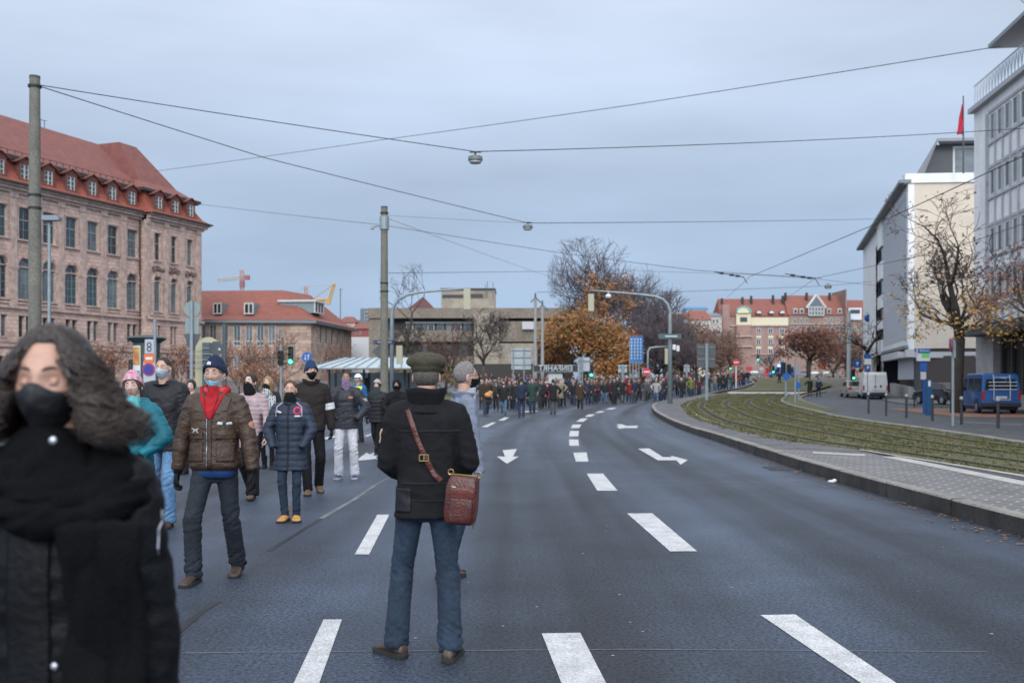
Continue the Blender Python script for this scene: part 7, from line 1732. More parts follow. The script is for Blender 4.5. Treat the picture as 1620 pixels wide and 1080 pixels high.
def strap_on(tgt, name, m, path, w, side, parent, thick=.005, n=40, off=.006, top=None):
    mb = surf_patch(tgt, 0, 0, 1, 1, nx=3, nz=n, side=side, off=off, shape=line_shape(path, w))
    o = mb.build(name, m, parent, True, fix=False); md = o.modifiers.new('t', 'SOLIDIFY'); md.thickness = thick; md.offset = 1
    return o
bag = empty('shoulder_bag', p1.location, p1.rotation_euler.z, 'reddish brown leather shoulder bag with brass buckle at the flat cap man', 'bag')
strap_on(jk, 'strap', LEA, [(-.125, 1.455), (-.105, 1.40), (-.06, 1.27), (-.02, 1.18), (.03, 1.08), (.07, 1.04)], .031, -1, bag)
bk = MB()
hit = BVHTree.FromPolygons([v.co[:] for v in jk.data.vertices], [tuple(p.vertices) for p in jk.data.polygons]).ray_cast(Vector((-.03, -.9, 1.18)), Vector((0, 1, 0)))[0]
by = hit.y if hit else -.16
for a in ((-.026, -.018), (-.026, .018)): bk.tube([(-.028 + a[0], by - .016, 1.18 + a[1]), (-.028 - a[0], by - .016, 1.18 + a[1])], .004, 6)
for a in (-.026, .026, 0): bk.tube([(-.028 + a, by - .016, 1.162), (-.028 + a, by - .016, 1.198)], .004, 6)
bk.build('buckle', BRASS, bag)
# bag body: soft box with rounded corners, pocket, flap and zip
def softbox(c, d, e=.25, n=28, M=None, puff=.012):
    mb = MB(); rs = []
    for v in (-1, -.97, -.85, -.5, 0, .5, .85, .97, 1):
        f = 1 - .17 * abs(v) ** 5 - (0.05 if abs(v) == 1 else 0) - .05 * (v > 0) * v
        rs.append([Vector((c[0] + d[0] / 2 * f * math.copysign(abs(math.cos(t)) ** e, math.cos(t)), c[1] + d[1] / 2 * f * math.copysign(abs(math.sin(t)) ** e, math.sin(t)) * (1 + puff * 8 * (1 - v * v)), c[2] + d[2] / 2 * v)) for t in [2 * PI * i / n + .01 for i in range(n)]])
    mb.rings(rs); mb.v = [(x, y, z + 0 * x) if 0 else tuple(Vector((x, y, z)) * (1 + .05 * mnoise.noise(Vector((x, y, z)) * 14)) + Vector((0, .008 * mnoise.noise(Vector((x * 22, 3, z * 22))), 0))) for x, y, z in mb.v]
    if M: mb.xf(M)
    return mb
BM = Matrix.Translation((.195, -.195, .945)) @ Matrix.Rotation(R(-12), 4, 'Z') @ Matrix.Rotation(R(5), 4, 'Y')
b1 = softbox((0, 0, 0), (.185, .12, .275), M=BM); bb_ = b1.build('bag_body', LEA, bag, True)
b2 = softbox((.01, -.062, -.045), (.14, .04, .16), M=BM); pc = b2.build('front_pocket', LEA, bag, True)
b3 = softbox((.012, -.075, .045), (.145, .022, .06), M=BM); b3.build('pocket_flap', mat('darker_leather', (.11, .026, .018), .4, var=.3, vs=12, bump=.3, bs=90), pc, True)
zz = MB(); zz.tube([BM @ Vector((-.08, -.02, .142)), BM @ Vector((.08, -.02, .142))], .004, 6); zz.tube([BM @ Vector((-.07, -.056, .085)), BM @ Vector((.08, -.056, .085))], .003, 6)
zz.tube([BM @ Vector((-.05, -.062, .085)), BM @ Vector((-.052, -.066, .05))], .004, 6); zz.build('zip', BRASS, bag)
for x in (-.08, .085):
    r_ = MB(); r_.tube([BM @ Vector((x + .016 * math.cos(t), .0, +.15 + .016 * math.sin(t))) for t in np.linspace(0, 2 * PI, 14)], .003, 6, cap=False); r_.build('ring', BRASS, bag)
tg = softbox((-.04, -.06, .06), (.025, .012, .035), M=BM); tg.build('key_charm', STEEL, bag)
pi_ = MB()
for x in (.088,): pi_.tube([BM @ Vector((x, -.052, z)) for z in (-.15, -.05, .05, .15)], .004, 6)
pi_.build('piping', LEA, bb_)

# ---------------------------------------------------------------- the man in the brown leather jacket (8 m)
BRJ = mat('brown_jacket_leather', (.052, .027, .0125), .5, col2=(.03, .0155, .0075), vs=5, fine=.15, bump=.45, bs=70)
p2 = person(341, 8.12, 'man in brown leather jacket, red scarf and navy hat, blue mask below his nose', 178)
P = Pose(1.83, footL=(-.10, -.25, .0), footR=(.14, .12, 0), handL=(-.33, .03, .80), handR=(.33, .0, .80), toeL=4, toeR=-6, elb=(-1.0, -.45), head=(-3, -2, 0), pel=(0, 0, -.02), liftL=.25)
P2 = P
obj_from(body_mesh(P, hands=False), 'body', SKIN, p2)
eyes(P, p2); brows(P, p2); lips(P, p2)
hair_cap(P, p2, MATS['grey_hair'], front=.5, side=.02, back=-.5, off=.004, rough=.001)
NAVY = mat('navy_knit', (.006, .014, .05), .95, var=.3, vs=30, bump=.5, bs=160)
bn = beanie(P, p2, NAVY, low=.46, back=-.2, rib=1)
emb = MB()
for i, (a, e0, e1) in enumerate(((-.30, .62, .80), (-.22, .56, .74), (-.14, .60, .78), (-.06, .58, .75), (.02, .55, .73), (-.36, .60, .7))):
    emb.tube([P.hM @ head_pt(-a, e0, .0225, 0), P.hM @ head_pt(-a + .03 * (-1) ** i, e1, .0235, 0)], .004, 5)
for e_ in (.58, .72): emb.tube([P.hM @ head_pt(x, e_, .0225, 0) for x in (.36, .2, .05, -.05)], .003, 5)
emb.build('embroidery', mat('white_thread', (.5, .52, .55), .8), bn)
BLM = mat('mask_blue', (.24, .5, .6), .8, bump=.2, bs=60)
patch(jk if 0 else bn, 'turn_up_seam', NAVY, 0, 3, .1, .1) if 0 else None
face_mask(P, p2, BLM, top=-.50, bot=-1.22, wide=60)
RED = mat('red_knit', (.33, .006, .012), .9, var=.25, vs=25, bump=.5, bs=120)
trousers(P, p2, D_dark, amp=.008, seed=5, hem_r=.064, knee=.066, hipr=.09, stack=1.2)
sw = MB(); torso(sw, P, [(-.05, .168, .122, 0), (-.02, .17, .124, 0), (.03, .165, .12, 0)], 28); sw.build('sweater', cloth('blue_sweater', (.012, .04, .13)), p2, True)
jk = jacket(P, p2, BRJ, hem=-.022, bulk=1.07, elastic=1, sl=.071, cuff=.048, amp=.007, seed=8, shoulder=1.0, sleeve_to=.92)
sc = snood(P, p2, RED, face=False, name='scarf', low=.255, rx=.085, ry=.085, amp=.012)
for s_, c_ in ((-1, RED), (1, RED)):
    m_ = MB(); m_.tube([P.up(.345) + Vector((s_ * .07, -.06, 0)), P.up(.335) + Vector((s_ * .105, .0, 0)), P.up(.29) + Vector((s_ * .075, .085, 0)), P.up(.21) + Vector((s_ * .015, .145, 0))], [(.03, .016), (.04, .022), (.04, .02), (.02, .012)], 10)
    m_.build('scarf_end', RED, sc, True)
hd = MB(); hd.rings([[P.up(.31) + Vector((math.cos(t) * r, math.sin(t) * r * .85 - .03, z)) for t in [2 * PI * i / 24 for i in range(24)]] for r, z in ((.07, -.02), (.112, .0), (.118, .05), (.1, .07), (.075, .055))])
hd.build('hood', mat('red_hood', (.42, .05, .07), .85, var=.2, vs=20), sc, True)
patch(jk, 'scarf_front', RED, .0, 1.43, .17, .22, thick=.02, shape=lambda u, v: ((u - .5) * (.02 + .11 * v), -.11 + .22 * v))
for s_ in (-1, 1):
    l_ = MB(); l_.quad(*[P.up(z) + Vector((s_ * x, y, 0)) for x, y, z in ((.06, .09, .325), (.155, .075, .30), (.135, .128, .245), (.035, .142, .235))]); l_.quad(*[P.up(z) + Vector((s_ * x, y, 0)) for x, y, z in ((.06, .09, .325), (.155, .075, .30), (.12, -.08, .325), (.05, -.1, .335))])
    o = l_.build('lapel', BRJ, jk); o.modifiers.new('t', 'SOLIDIFY').thickness = .012; o.modifiers.new('b', 'BEVEL').width = .004
patch(jk, 'placket', BRJ, 0, 1.14, .035, .44, thick=.01, nx=3)
strap_on(jk, 'zip', STEEL, [(.02, .94), (.02, 1.36)], .006, 1, jk, thick=.002)
for s_ in (-1, 1):
    patch(jk, 'pocket', BRJ, s_ * .12, 1.055, .13, .15, thick=.012)
    patch(jk, 'pocket_flap', BRJ, s_ * .12, 1.19, .135, .05, thick=.018)
WHT = mat('white_emblem', (.5, .48, .44), .8)
for s_ in (-1, 1): strap_on(jk, 'wing_emblem', WHT, [(-.115 + s_ * .012, 1.285), (-.115 + s_ * .05, 1.29)], .02, 1, jk, thick=.003)
patch(jk, 'emblem_crest', mat('crest', (.03, .06, .1), .6), -.115, 1.285, .016, .026, thick=.006)
strap_on(jk, 'winged_sword_emblem', WHT, [(.075, 1.20), (.115, 1.235), (.155, 1.245)], .007, 1, jk, thick=.003)
strap_on(jk, 'winged_sword_emblem', WHT, [(.09, 1.245), (.13, 1.225), (.15, 1.2)], .008, 1, jk, thick=.003)
patch(jk, 'shoulder_patch', mat('red_patch', (.36, .16, .12), .8), .02, 1.27, .055, .065, side=-1, axis='x', shape=disc_shape(.032), thick=.004)
gloves(P, p2, C_black, curl=.55)
shoe(P, -1, 'shoe', LEA_D, SOLE, p2, boot=.02); shoe(P, 1, 'shoe', LEA_D, SOLE, p2, boot=.02)
def basics(P, root, skin=SKIN, hands=False, closed=False, face=True, nu=36, hair=None, hp=None, mouth=False, vx=.015, curl=.5):
    obj_from(body_mesh(P, hands=hands, nu=nu, vx=vx, curl=curl), 'body', skin, root)
    if face:
        eyes(P, root, closed, skin); brows(P, root, hair or BROW)
        if mouth: lips(P, root)
    if hair: hair_cap(P, root, hair, **(hp or {}))
def shoes(P, root, m, sole=SOLE, **k):
    for s in (-1, 1): shoe(P, s, 'boot' if k.get('boot', 0) > .04 else 'shoe', m, sole, root, **k)
HAIR_DB = mat('hair_dark_brown', (.03, .02, .014), .55, var=.5, vs=50, bump=.8, bs=120)
HAIR_B = mat('hair_brown', (.085, .05, .03), .6, var=.5, vs=50, bump=.8, bs=120)
HAIR_BL = mat('hair_blond', (.3, .19, .1), .6, var=.4, vs=50, bump=.8, bs=120)
HAIR_W = mat('hair_white', (.19, .175, .17), .7, var=.35, vs=50, bump=.8, bs=120)
def long_hair(P, parent, m, length=.25, n=90, r=.006, seed=2, spread=.11, wav=.012, curl=22., back=False, top=.62, yoff=0, lo=.3, segs=14, base=True):
    if base: hair_cap(P, parent, m, front=top, side=-.35, back=-.6, off=.016, rough=.006, seed=seed)
    rn = random.Random(seed); mb = MB()
    for i in range(n):
        az = rn.uniform(lo, PI) * rn.choice((-1, 1)) if not back else rn.uniform(1.3, PI) * rn.choice((-1, 1))
        el = rn.uniform(-.2, 1.25) if abs(az) > .9 else rn.uniform(.3, 1.2)
        p0 = P.hM @ head_pt(az, el, .012, 0); az2 = math.copysign(max(abs(az), .95 + rn.random() * .3), az); p1_ = P.hM @ head_pt(az2, -.2, .014 + rn.random() * spread * .5, 0)
        L_ = length * rn.uniform(.7, 1.1); d = Vector((math.sin(az2), math.cos(az2), 0)) * spread * rn.uniform(.3, 1)
        q0 = p1_ + d * .6 + Vector((0, 0, -L_ * .5)); q1 = p1_ + d * rn.uniform(.5, 1) + Vector((0, 0, -L_)); ph = rn.uniform(0, 6); pts = []; rad = []
        for k in range(segs + 1):
            t = k / segs
            if t < .35: p = p0.lerp(p1_, t / .35) + (p0.lerp(p1_, t / .35) - P.hc).normalized() * .012 * math.sin(PI * t / .35)
            elif t < .7: p = p1_.lerp(q0, (t - .35) / .35)
            else: p = q0.lerp(q1, (t - .7) / .3)
            a = ph + curl * t; am = wav * min(1, t * 2.5)
            pts.append(p + Vector((math.cos(a) * am, math.sin(a) * am, math.sin(a * 1.3) * am * .5))); rad.append(r * (1 - .75 * t ** 3) * rn.uniform(.8, 1.1))
        mb.tube(pts, rad, 4)
    mb.build('hair', m, parent, True, fix=False)

# ---- the boy in the long navy coat
NVC = cloth('navy_quilt', (.022, .031, .05), .55, bump=.15)
r = person(460, 11.6, 'short haired boy in long navy padded coat and tan boots, black scarf over his mouth', 178)
P = Pose(1.64, footL=(-.065, 0, 0), footR=(.06, .02, 0), handL=(-.165, .15, .86), handR=(.165, .15, .86), toeL=14, toeR=-8, elb=(-1.2, -.5), head=(8, 0, 0))
basics(P, r, hair=HAIR_B, hp=dict(front=.86, side=.25, back=-.2, off=.009, rough=.004, rs_=20))
trousers(P, r, D_blue, seed=8, hem_r=.05, knee=.06, bulk=.92)
j = jacket(P, r, NVC, hem=-.16, bulk=1.06, skirt=.03, quilt=.075, seed=4, sl=.07, hood=1, collar=.02, collar_h=.05)
snood(P, r, C_black, top=-.28, low=.305, rx=.075, ry=.07)
PINKB = mat('pink_badge', (.45, .03, .12), .7)
patch(j, 'club_badge', PINKB, -.10, 1.29, .1, .1, shape=disc_shape(.045), thick=.004)
patch(j, 'badge_centre', mat('badge_ink', (.04, .01, .02), .7), -.10, 1.29, .05, .05, shape=disc_shape(.026), thick=.010)
strap_on(j, 'badge_letters', WHT, [(-.12, 1.30), (-.10, 1.285), (-.08, 1.30)], .008, 1, j, thick=.010)
strap_on(j, 'sponsor_mark', WHT, [(-.135, 1.225), (-.075, 1.225)], .018, 1, j, thick=.003)
strap_on(j, 'sports_logo', WHT, [(.08, 1.265), (.13, 1.28)], .02, 1, j, thick=.003)
for s_ in (-1, 1): strap_on(j, 'drawstring', mat('grey_cord', (.3, .28, .3), .8), [(s_ * .075, 1.385), (s_ * .145, 1.33), (s_ * .15, 1.22)], .014, 1, j, thick=.004)
strap_on(j, 'zip', C_dark, [(0, .62), (0, 1.36)], .02, 1, j, thick=.004)
shoes(P, r, mat('tan_nubuck', (.46, .23, .065), .8, var=.2, vs=12, bump=.2), SOLE, boot=.09, w=.062)

# ---- the tall man behind him
r = person(492, 14.4, 'tall man in black jacket with white armband, blue knit hat and black mask', 196)
P = Pose(1.90, footL=(-.13, -.2, 0), footR=(.05, .12, 0), handL=(-.30, .02, .86), handR=(.30, .02, .86), elb=(-.8, -.6), head=(14, 0, 0), liftL=.5)
basics(P, r, hair=HAIR_DB, hp=dict(front=.5, side=.05, back=-.5, off=.005))
trousers(P, r, C_black, seed=9, hem_r=.06); jkt = cloth('brown_black_cloth', (.022, .017, .016), .8)
j = jacket(P, r, jkt, hem=-.04, bulk=1.1, seed=6, collar=.03, collar_h=.1)
beanie(P, r, mat('royal_knit', (.008, .03, .085), .95, var=.3, vs=30, bump=.5, bs=160), low=.4, back=-.25, off=.014, tall=.03)
face_mask(P, r, C_black, top=-.12, bot=-1.1)
am = MB(); 
a, b = P.sh[-1].lerp(P.elb[-1], .72), P.sh[-1].lerp(P.elb[-1], 1.0); am.tube([a, b], [.083, .082], 20, cap=False); am.build('armband', mat('armband_white', (.55, .56, .58), .7), j, True)
tx = MB(); tx.tube([a.lerp(b, .5) + Vector((-.03, .075, .01)), a.lerp(b, .5) + Vector((.03, .078, .01))], .006, 5); tx.build('armband_print', C_dark, j)
gloves(P, r, C_black); shoes(P, r, mat('brown_hiking', (.11, .065, .035), .8, var=.4, vs=20), SOLE, boot=.05)

# ---- woman in the pale pink quilted coat
PINKC = cloth('pale_pink_quilt', (.34, .25, .26), .6, bump=.15)
r = person(397, 13.9, 'woman in pale pink quilted coat with black scarf over her mouth, striding forward', 170)
P = Pose(1.74, footL=(-.12, .22, 0), footR=(.10, -.24, .03), handL=(-.27, .08, .86), handR=(.25, -.05, .86), elb=(-.7, -.6), head=(-8, 6, 0), liftR=.6)
basics(P, r, SKIN_P, hands=True, curl=.9, hair=HAIR_DB, hp=dict(front=.7, side=-.1, back=-.6, off=.009))
trousers(P, r, C_black, seed=10, hem_r=.07, flare=.02); j = jacket(P, r, PINKC, hem=-.12, bulk=.98, fem=1, quilt=.06, seed=7, sl=.064)
snood(P, r, C_black, top=-.12, low=.30, rx=.08, ry=.08, amp=.01); shoes(P, r, mat('brown_shoe', (.1, .055, .04), .6), SOLE, L_=.26)

# ---- woman with the plaid scarf
r = person(424, 18.6, 'fair haired woman in dark coat wrapped in a big grey and white plaid scarf', 178)
P = Pose(1.72, footL=(-.09, .05, 0), footR=(.09, -.08, 0), handL=(-.22, .12, .86), handR=(.22, .12, .86), head=(-10, 14, 0))
basics(P, r, SKIN_P); trousers(P, r, C_black, hem_r=.045, knee=.055, bulk=.9); jacket(P, r, C_dark, hem=-.12, bulk=.98, fem=1, seed=9)
long_hair(P, r, HAIR_BL, length=.22, n=60, r=.008, spread=.05)
PLD = mat('plaid_wool', (.3, .33, .33), .95); n_, l_, b_ = nd(PLD)
ck = n_.new('ShaderNodeTexChecker'); ck.inputs['Scale'].default_value = 34; ck.inputs[1].default_value = (.5, .52, .5, 1); ck.inputs[2].default_value = (.03, .05, .06, 1)
cc = n_.new('ShaderNodeTexCoord'); cm_ = n_.new('ShaderNodeMapping'); cm_.inputs['Rotation'].default_value = (.3, .7, .5); l_(cc.outputs['Object'], cm_.inputs[0]); l_(cm_.outputs[0], ck.inputs[0]); l_(ck.outputs[0], b_.inputs['Base Color'])
s_ = snood(P, r, PLD, face=False, name='scarf', low=.22, rx=.15, ry=.14, amp=.022)
m_ = MB(); m_.tube([P.up(.26) + Vector((-.09, .1, 0)), P.up(.2) + Vector((-.10, .17, 0)), P.up(.08) + Vector((-.11, .18, 0))], [(.03, .08), (.03, .1), (.015, .11)], 12, ref=(0, 1, 0)); m_.build('scarf_end', PLD, s_, True)
snood(P, r, C_black, top=-.4, low=.29, rx=.075, ry=.08, name='face_cover'); shoes(P, r, C_black2, SOLE, boot=.12, L_=.26)
gloves(P, r, C_black)

# ---- man in white trousers
WHP = cloth('white_cotton', (.52, .51, .53), .8, bump=.2)
GRJ = cloth('charcoal_shell', (.028, .029, .036), .5, bump=.15)
r = person(548, 16.7, 'man in white trousers and charcoal jacket, lilac patterned cloth over his nose', 180)
P = Pose(1.80, footL=(-.14, -.02, 0), footR=(.12, .02, 0), handL=(-.19, .15, 1.0), handR=(.19, .15, 1.0), toeL=6, toeR=-6, elb=(-1.3, -.5), head=(4, 2, 0))
basics(P, r, SKIN_D, hair=HAIR_DB, hp=dict(front=.85, side=.1, back=-.4, off=.004))
trousers(P, r, WHP, seed=12, hem_r=.07, amp=.010); j = jacket(P, r, GRJ, hem=-.055, bulk=1.14, seed=12, sl=.078, collar=.02, collar_h=.05)
LIL = mat('lilac_print', (.3, .2, .32), .9, col2=(.07, .05, .09), vs=34)
snood(P, r, LIL, top=-.1, low=.285, rx=.07, ry=.075)
patch(j, 'chest_band', C_black2, 0, 1.31, .3, .035, thick=.01); patch(j, 'chest_badge', mat('orange_badge', (.3, .14, .07), .7), -.09, 1.36, .07, .035, thick=.012)
patch(j, 'sleeve_badge', mat('grey_badge', (.25, .25, .27), .7), .06, 1.32, .05, .05, side=-1, axis='x')
bp_ = empty('backpack', r.location, r.rotation_euler.z, 'dark backpack worn by the man in white trousers, grey rim beside his shoulder', 'backpack')
softbox((0, -.235, 1.28), (.30, .15, .42), .4).build('backpack_body', mat('backpack_grey', (.08, .08, .09), .7), bp_, True)
for s_ in (-1, 1): strap_on(j, 'strap', C_black2, [(s_ * .1, 1.47), (s_ * .135, 1.38), (s_ * .15, 1.2)], .05, 1, bp_, thick=.014)
shoes(P, r, mat('navy_sneaker', (.03, .06, .12), .6), SOLE_W)

# ---- two women in black
r = person(597, 22.2, 'woman in black padded coat and cream bobble hat walking toward the camera', 170)
P = Pose(1.66, footL=(-.03, .14, 0), footR=(.04, -.2, 0), handL=(-.24, .05, .76), handR=(.24, .02, .78), liftR=.5, elb=(-.8, -.6))
basics(P, r, SKIN_P); trousers(P, r, C_black, hem_r=.06, knee=.065, seed=3); jacket(P, r, C_black2, hem=-.09, bulk=1.12, fem=1, skirt=.01, seed=15, quilt=.09)
hair_cap(P, r, HAIR_DB, front=.5, side=-.4, back=-.7, off=.014)
b = beanie(P, r, mat('cream_fleece', (.42, .38, .33), .95, var=.3, vs=40, bump=1, bs=120), low=.5, back=-.1, off=.026, tall=.01)
snood(P, r, cloth('grey_green_scarf', (.035, .045, .05)), top=-.35, low=.2, rx=.1, ry=.12, amp=.012); gloves(P, r, C_black); shoes(P, r, C_black2, SOLE, boot=.1, L_=.25)
r = person(628, 21.6, 'woman in black coat with black hood up and black mask beside the pole', 178)
P = Pose(1.66, handL=(-.12, .2, .95), handR=(.12, .2, .95), elb=(-1, -.4)); basics(P, r)
trousers(P, r, C_black, seed=4); jacket(P, r, C_black, hem=-.16, bulk=1.14, fem=1, skirt=.03, seed=16)
face_mask(P, r, C_black, top=-.15); hb = cap_grid(P.hM, lambda u: -PI + 2 * PI * u, lambda u, v: (lambda a: -.95 + 1.6 * ga(a, .75) + (PI / 2 + .94 - 1.6 * ga(a, .75)) * v)(abs(-PI + 2 * PI * u)), .032, 40, 16, .004, 3, 0, .012, 5); hb.build('hood', C_black, r, True)
snood(P, r, C_black, face=False, low=.25, rx=.13, ry=.13, amp=.012, name='hood_collar'); shoes(P, r, C_black2, SOLE, L_=.25)

# ---- the grey haired man with glasses
BGJ = cloth('blue_grey_jacket', (.16, .18, .235), .6, bump=.2)
r = person(732, 8.3, 'grey haired man with glasses in light blue grey jacket, black mask, looking right', -72)
P = Pose(1.79, footL=(-.05, -.12, 0), footR=(.05, -.16, 0), handL=(-.2, .1, .82), handR=(.2, .1, .82), head=(0, 2, 0), pel=(0, -.06, 0), lean=(0, .12), toeL=30, toeR=20)
basics(P, r, hair=HAIR_W, hp=dict(front=.95, side=.16, back=-.45, off=.007, rough=.003, rs_=22))
trousers(P, r, D_blue); j = jacket(P, r, BGJ, hem=-.08, bulk=1.05, seed=20, collar=.02, collar_h=.07)
face_mask(P, r, C_black, top=-.2, bot=-1.15); shoes(P, r, LEA_D)
gl = MB()
for s_ in (-1, 1):
    gl.tube([P.hM @ Vector((s_ * .033 + .024 * math.cos(t), .096, .002 + .017 * math.sin(t))) for t in np.linspace(0, 2 * PI, 16)], .0018, 5, cap=False)
    gl.tube([P.hM @ Vector((s_ * .057, .095, .006)), P.hM @ Vector((s_ * .079, .05, .008)), P.hM @ Vector((s_ * .081, -.02, .002))], .0022, 5)
gl.tube([P.hM @ Vector((-.009, .098, .004)), P.hM @ Vector((.009, .098, .004))], .002, 5); gl.build('glasses', C_black2, r)
sc = snood(P, r, cloth('pale_scarf', (.35, .37, .42)), face=False, low=.27, rx=.09, ry=.09, name='scarf')
strap_on(j, 'zip', mat('white_zip', (.5, .5, .52), .6), [(0, .95), (0, 1.42)], .03, 1, j, thick=.004)

# ---- man in black jacket, grey mask
r = person(259, 11.2, 'tall short haired man in black winter jacket, white mask and light blue jeans', 176)
P = Pose(1.90, footL=(-.1, .1, 0), footR=(.12, -.1, 0), handL=(-.28, .04, .86), handR=(.28, .04, .86), elb=(-1, -.5))
basics(P, r, hair=HAIR_DB, hp=dict(front=.85, side=.3, back=-.1, off=.006, rough=.002, rs_=25))
trousers(P, r, D_light, amp=.010, hem_r=.07, seed=14); jacket(P, r, C_black2, hem=-.075, bulk=1.2, seed=21, sl=.08, hood=1, collar=.035, collar_h=.05)
face_mask(P, r, mat('mask_grey', (.42, .46, .52), .8, bump=.2, bs=60), top=-.12); shoes(P, r, LEA_D, boot=.02); gloves(P, r, C_black)
# ---- woman with the pink white beanie
TEAL = cloth('teal_shell', (.006, .115, .155), .5, bump=.15)
r = person(212, 8.9, 'woman in teal down jacket, turquoise scarf and white beanie with pink pattern', 172)
P = Pose(1.70, footL=(-.09, .1, 0), footR=(.1, -.1, 0), handL=(-.18, .2, .98), handR=(.2, .1, .9), elb=(-1.2, -.5), head=(12, 0, 4))
basics(P, r, SKIN_P, mouth=True); trousers(P, r, D_dark, hem_r=.05); jacket(P, r, TEAL, hem=-.10, bulk=1.08, quilt=.085, seed=22, fem=1, hood=1, sl=.074)
hair_cap(P, r, HAIR_B, front=.55, side=-.3, back=-.7, off=.010)
beanie(P, r, mat('pink_white_knit', (.55, .5, .52), .95, col2=(.5, .08, .2), vs=26, bump=.6, bs=130), low=.46, back=-.2, off=.016, tall=.022)
snood(P, r, cloth('turquoise_knit', (.1, .33, .34)), face=False, name='scarf', low=.25, rx=.125, ry=.125, amp=.016); shoes(P, r, LEA_D, L_=.26); gloves(P, r, C_black)

# ---- the near woman with dark curls
SATIN = mat('black_parka_nylon', (.0045, .0048, .006), .5, var=.3, vs=5, bump=.2, bs=60, spec=.2)
r = person(90, 2.22, 'close blurred woman with dark curly hair, closed eyes, black mask, scarf and parka', 180)
P = Pose(1.735, wide=.9, footL=(-.1, .1, 0), footR=(.1, -.1, 0), handL=(-.205, .0, .80), handR=(.27, .02, .80), elb=(-.3, -.9), head=(2, 0, 0))
basics(P, r, SKIN, closed=True, nu=56, vx=.012)
trousers(P, r, C_black); j = jacket(P, r, SATIN, hem=-.2, bulk=.99, skirt=.05, seed=30, sl=.080, cuff=.066, amp=.006, fem=1)
fm = face_mask(P, r, mat('black_mask', (.008, .008, .010), .6, bump=.3, bs=50), top=-.14, bot=-1.15, wide=74)
HC = mat('curly_dark_hair', (.009, .006, .005), .42, col2=(.045, .031, .025), vs=16, bump=.4, bs=100)
long_hair(P, r, HC, length=.075, n=330, r=.0055, seed=5, spread=.062, wav=.022, curl=36., top=.90, lo=.52, segs=26)
long_hair(P, r, mat('frizzy_brown_hair', (.035, .023, .018), .5, col2=(.09, .066, .056), vs=14), length=.10, n=1300, r=.0011, seed=8, spread=.10, wav=.027, curl=42., top=.90, lo=.7, segs=26, base=False)
SCF = cloth('black_scarf_knit', (.005, .005, .006), .95, bump=.5, spec=.1)
sc = snood(P, r, SCF, face=False, name='scarf', low=.262, rx=.165, ry=.145, amp=.02)
for dz, rx, ry, a in ((.283, .16, .14, .030), (.262, .185, .155, .032), (.30, .125, .115, .028)):
    t_ = MB(); t_.tube([P.up(dz + .012 * math.sin(3 * q)) + Vector((rx * math.sin(q), ry * math.cos(q), -.02 * math.cos(q))) for q in np.linspace(0, 2 * PI, 30)], [a * (1 + .2 * math.sin(q * 5)) for q in range(30)], 12); me = vox(t_, .009, 1, 'scarf_fold'); displace(me, lambda c: .011 * ridge(Vector((c.x * 7, c.y * 7, c.z * 42 + c.x * 9))) + .004 * ridge(c * 40)); obj_from(me, 'scarf_fold', SCF, sc)
for s_, x0, y1 in ((1, -.135, -.155), (2, -.20, -.215), (3, -.165, -.185)):
    t_ = MB(); pts = [P.up(z) + Vector((x0 + (y1 - x0) * (.24 - z) * 3, .17 + .014 * math.sin(z * 30 + s_) - (.24 - z) * .02, 0)) for z in np.linspace(.24, -.12, 12)]
    t_.tube(pts, [(.022, .05 + .006 * math.sin(i * 1.3 + s_)) for i in range(12)], 16, ref=(0, 1, 0))
    me = vox(t_, .008, 1, 'scarf_end'); displace(me, lambda c: .008 * ridge(Vector((c.x * 38, c.y * 10, c.z * 3)))); obj_from(me, 'scarf_end', SCF, sc)
SNAP = mat('snap_button', (.55, .56, .6), .25, metal=.6)
for (px, py) in ((94, 695), (88, 872), (75, 1060)):
    x_ = -(PX(px, 2.05) - PX(90, 2.22)); z_ = PZ(py, 2.05); q_ = MB(); q_.ell((0, 0, 0), (.008, .005, .008), 12, 6)
    bvh = BVHTree.FromPolygons([v.co[:] for v in (j if py > 750 else sc).data.vertices], [tuple(p.vertices) for p in (j if py > 750 else sc).data.polygons])
    h_ = bvh.ray_cast(Vector((x_, .9, z_)), Vector((0, -1, 0)))[0]
    q_.xf(Matrix.Translation((x_, (h_.y if h_ else .15) + (.014 if py > 750 else .05), z_))); q_.build('snap_button', SNAP, j, True)
patch(j, 'storm_flap', SATIN, .0, 1.12, .09, .5, thick=.008)
zp = MB(); bvh = BVHTree.FromPolygons([v.co[:] for v in j.data.vertices], [tuple(p.vertices) for p in j.data.polygons]); pts = []
for py in np.linspace(815, 886, 8):
    x_ = -(PX(239, 2.15) - PX(90, 2.22)); z_ = PZ(py, 2.12); h_ = bvh.ray_cast(Vector((x_, .9, z_)), Vector((0, -1, 0)))[0]; pts.append(Vector((x_, (h_.y if h_ else .0) + .004, z_)))
zp.tube(pts, [.0045, .0045, .003, .003, .003, .003, .003, .002], 6); zp.build('sleeve_zip', STEEL, j)
fu = MB(); rn = random.Random(4)
for i in range(900):
    a = rn.uniform(.6, 2.4); b_ = P.up(.275 + .03 * rn.random()) + Vector((.17 + .05 * math.sin(a) , .02 + .10 * math.cos(a), 0)); d = Vector((rn.gauss(0.2, 1), rn.gauss(.6, 1), rn.gauss(0, 1))).normalized() * rn.uniform(.03, .06)
    fu.tube([b_, b_ + d * .6, b_ + d + Vector((0, 0, -.012))], [.002, .0015, .0004], 3)
fu.build('fur_trim', mat('grey_fur', (.22, .2, .18), .9, var=.4, vs=10), j, fix=False)

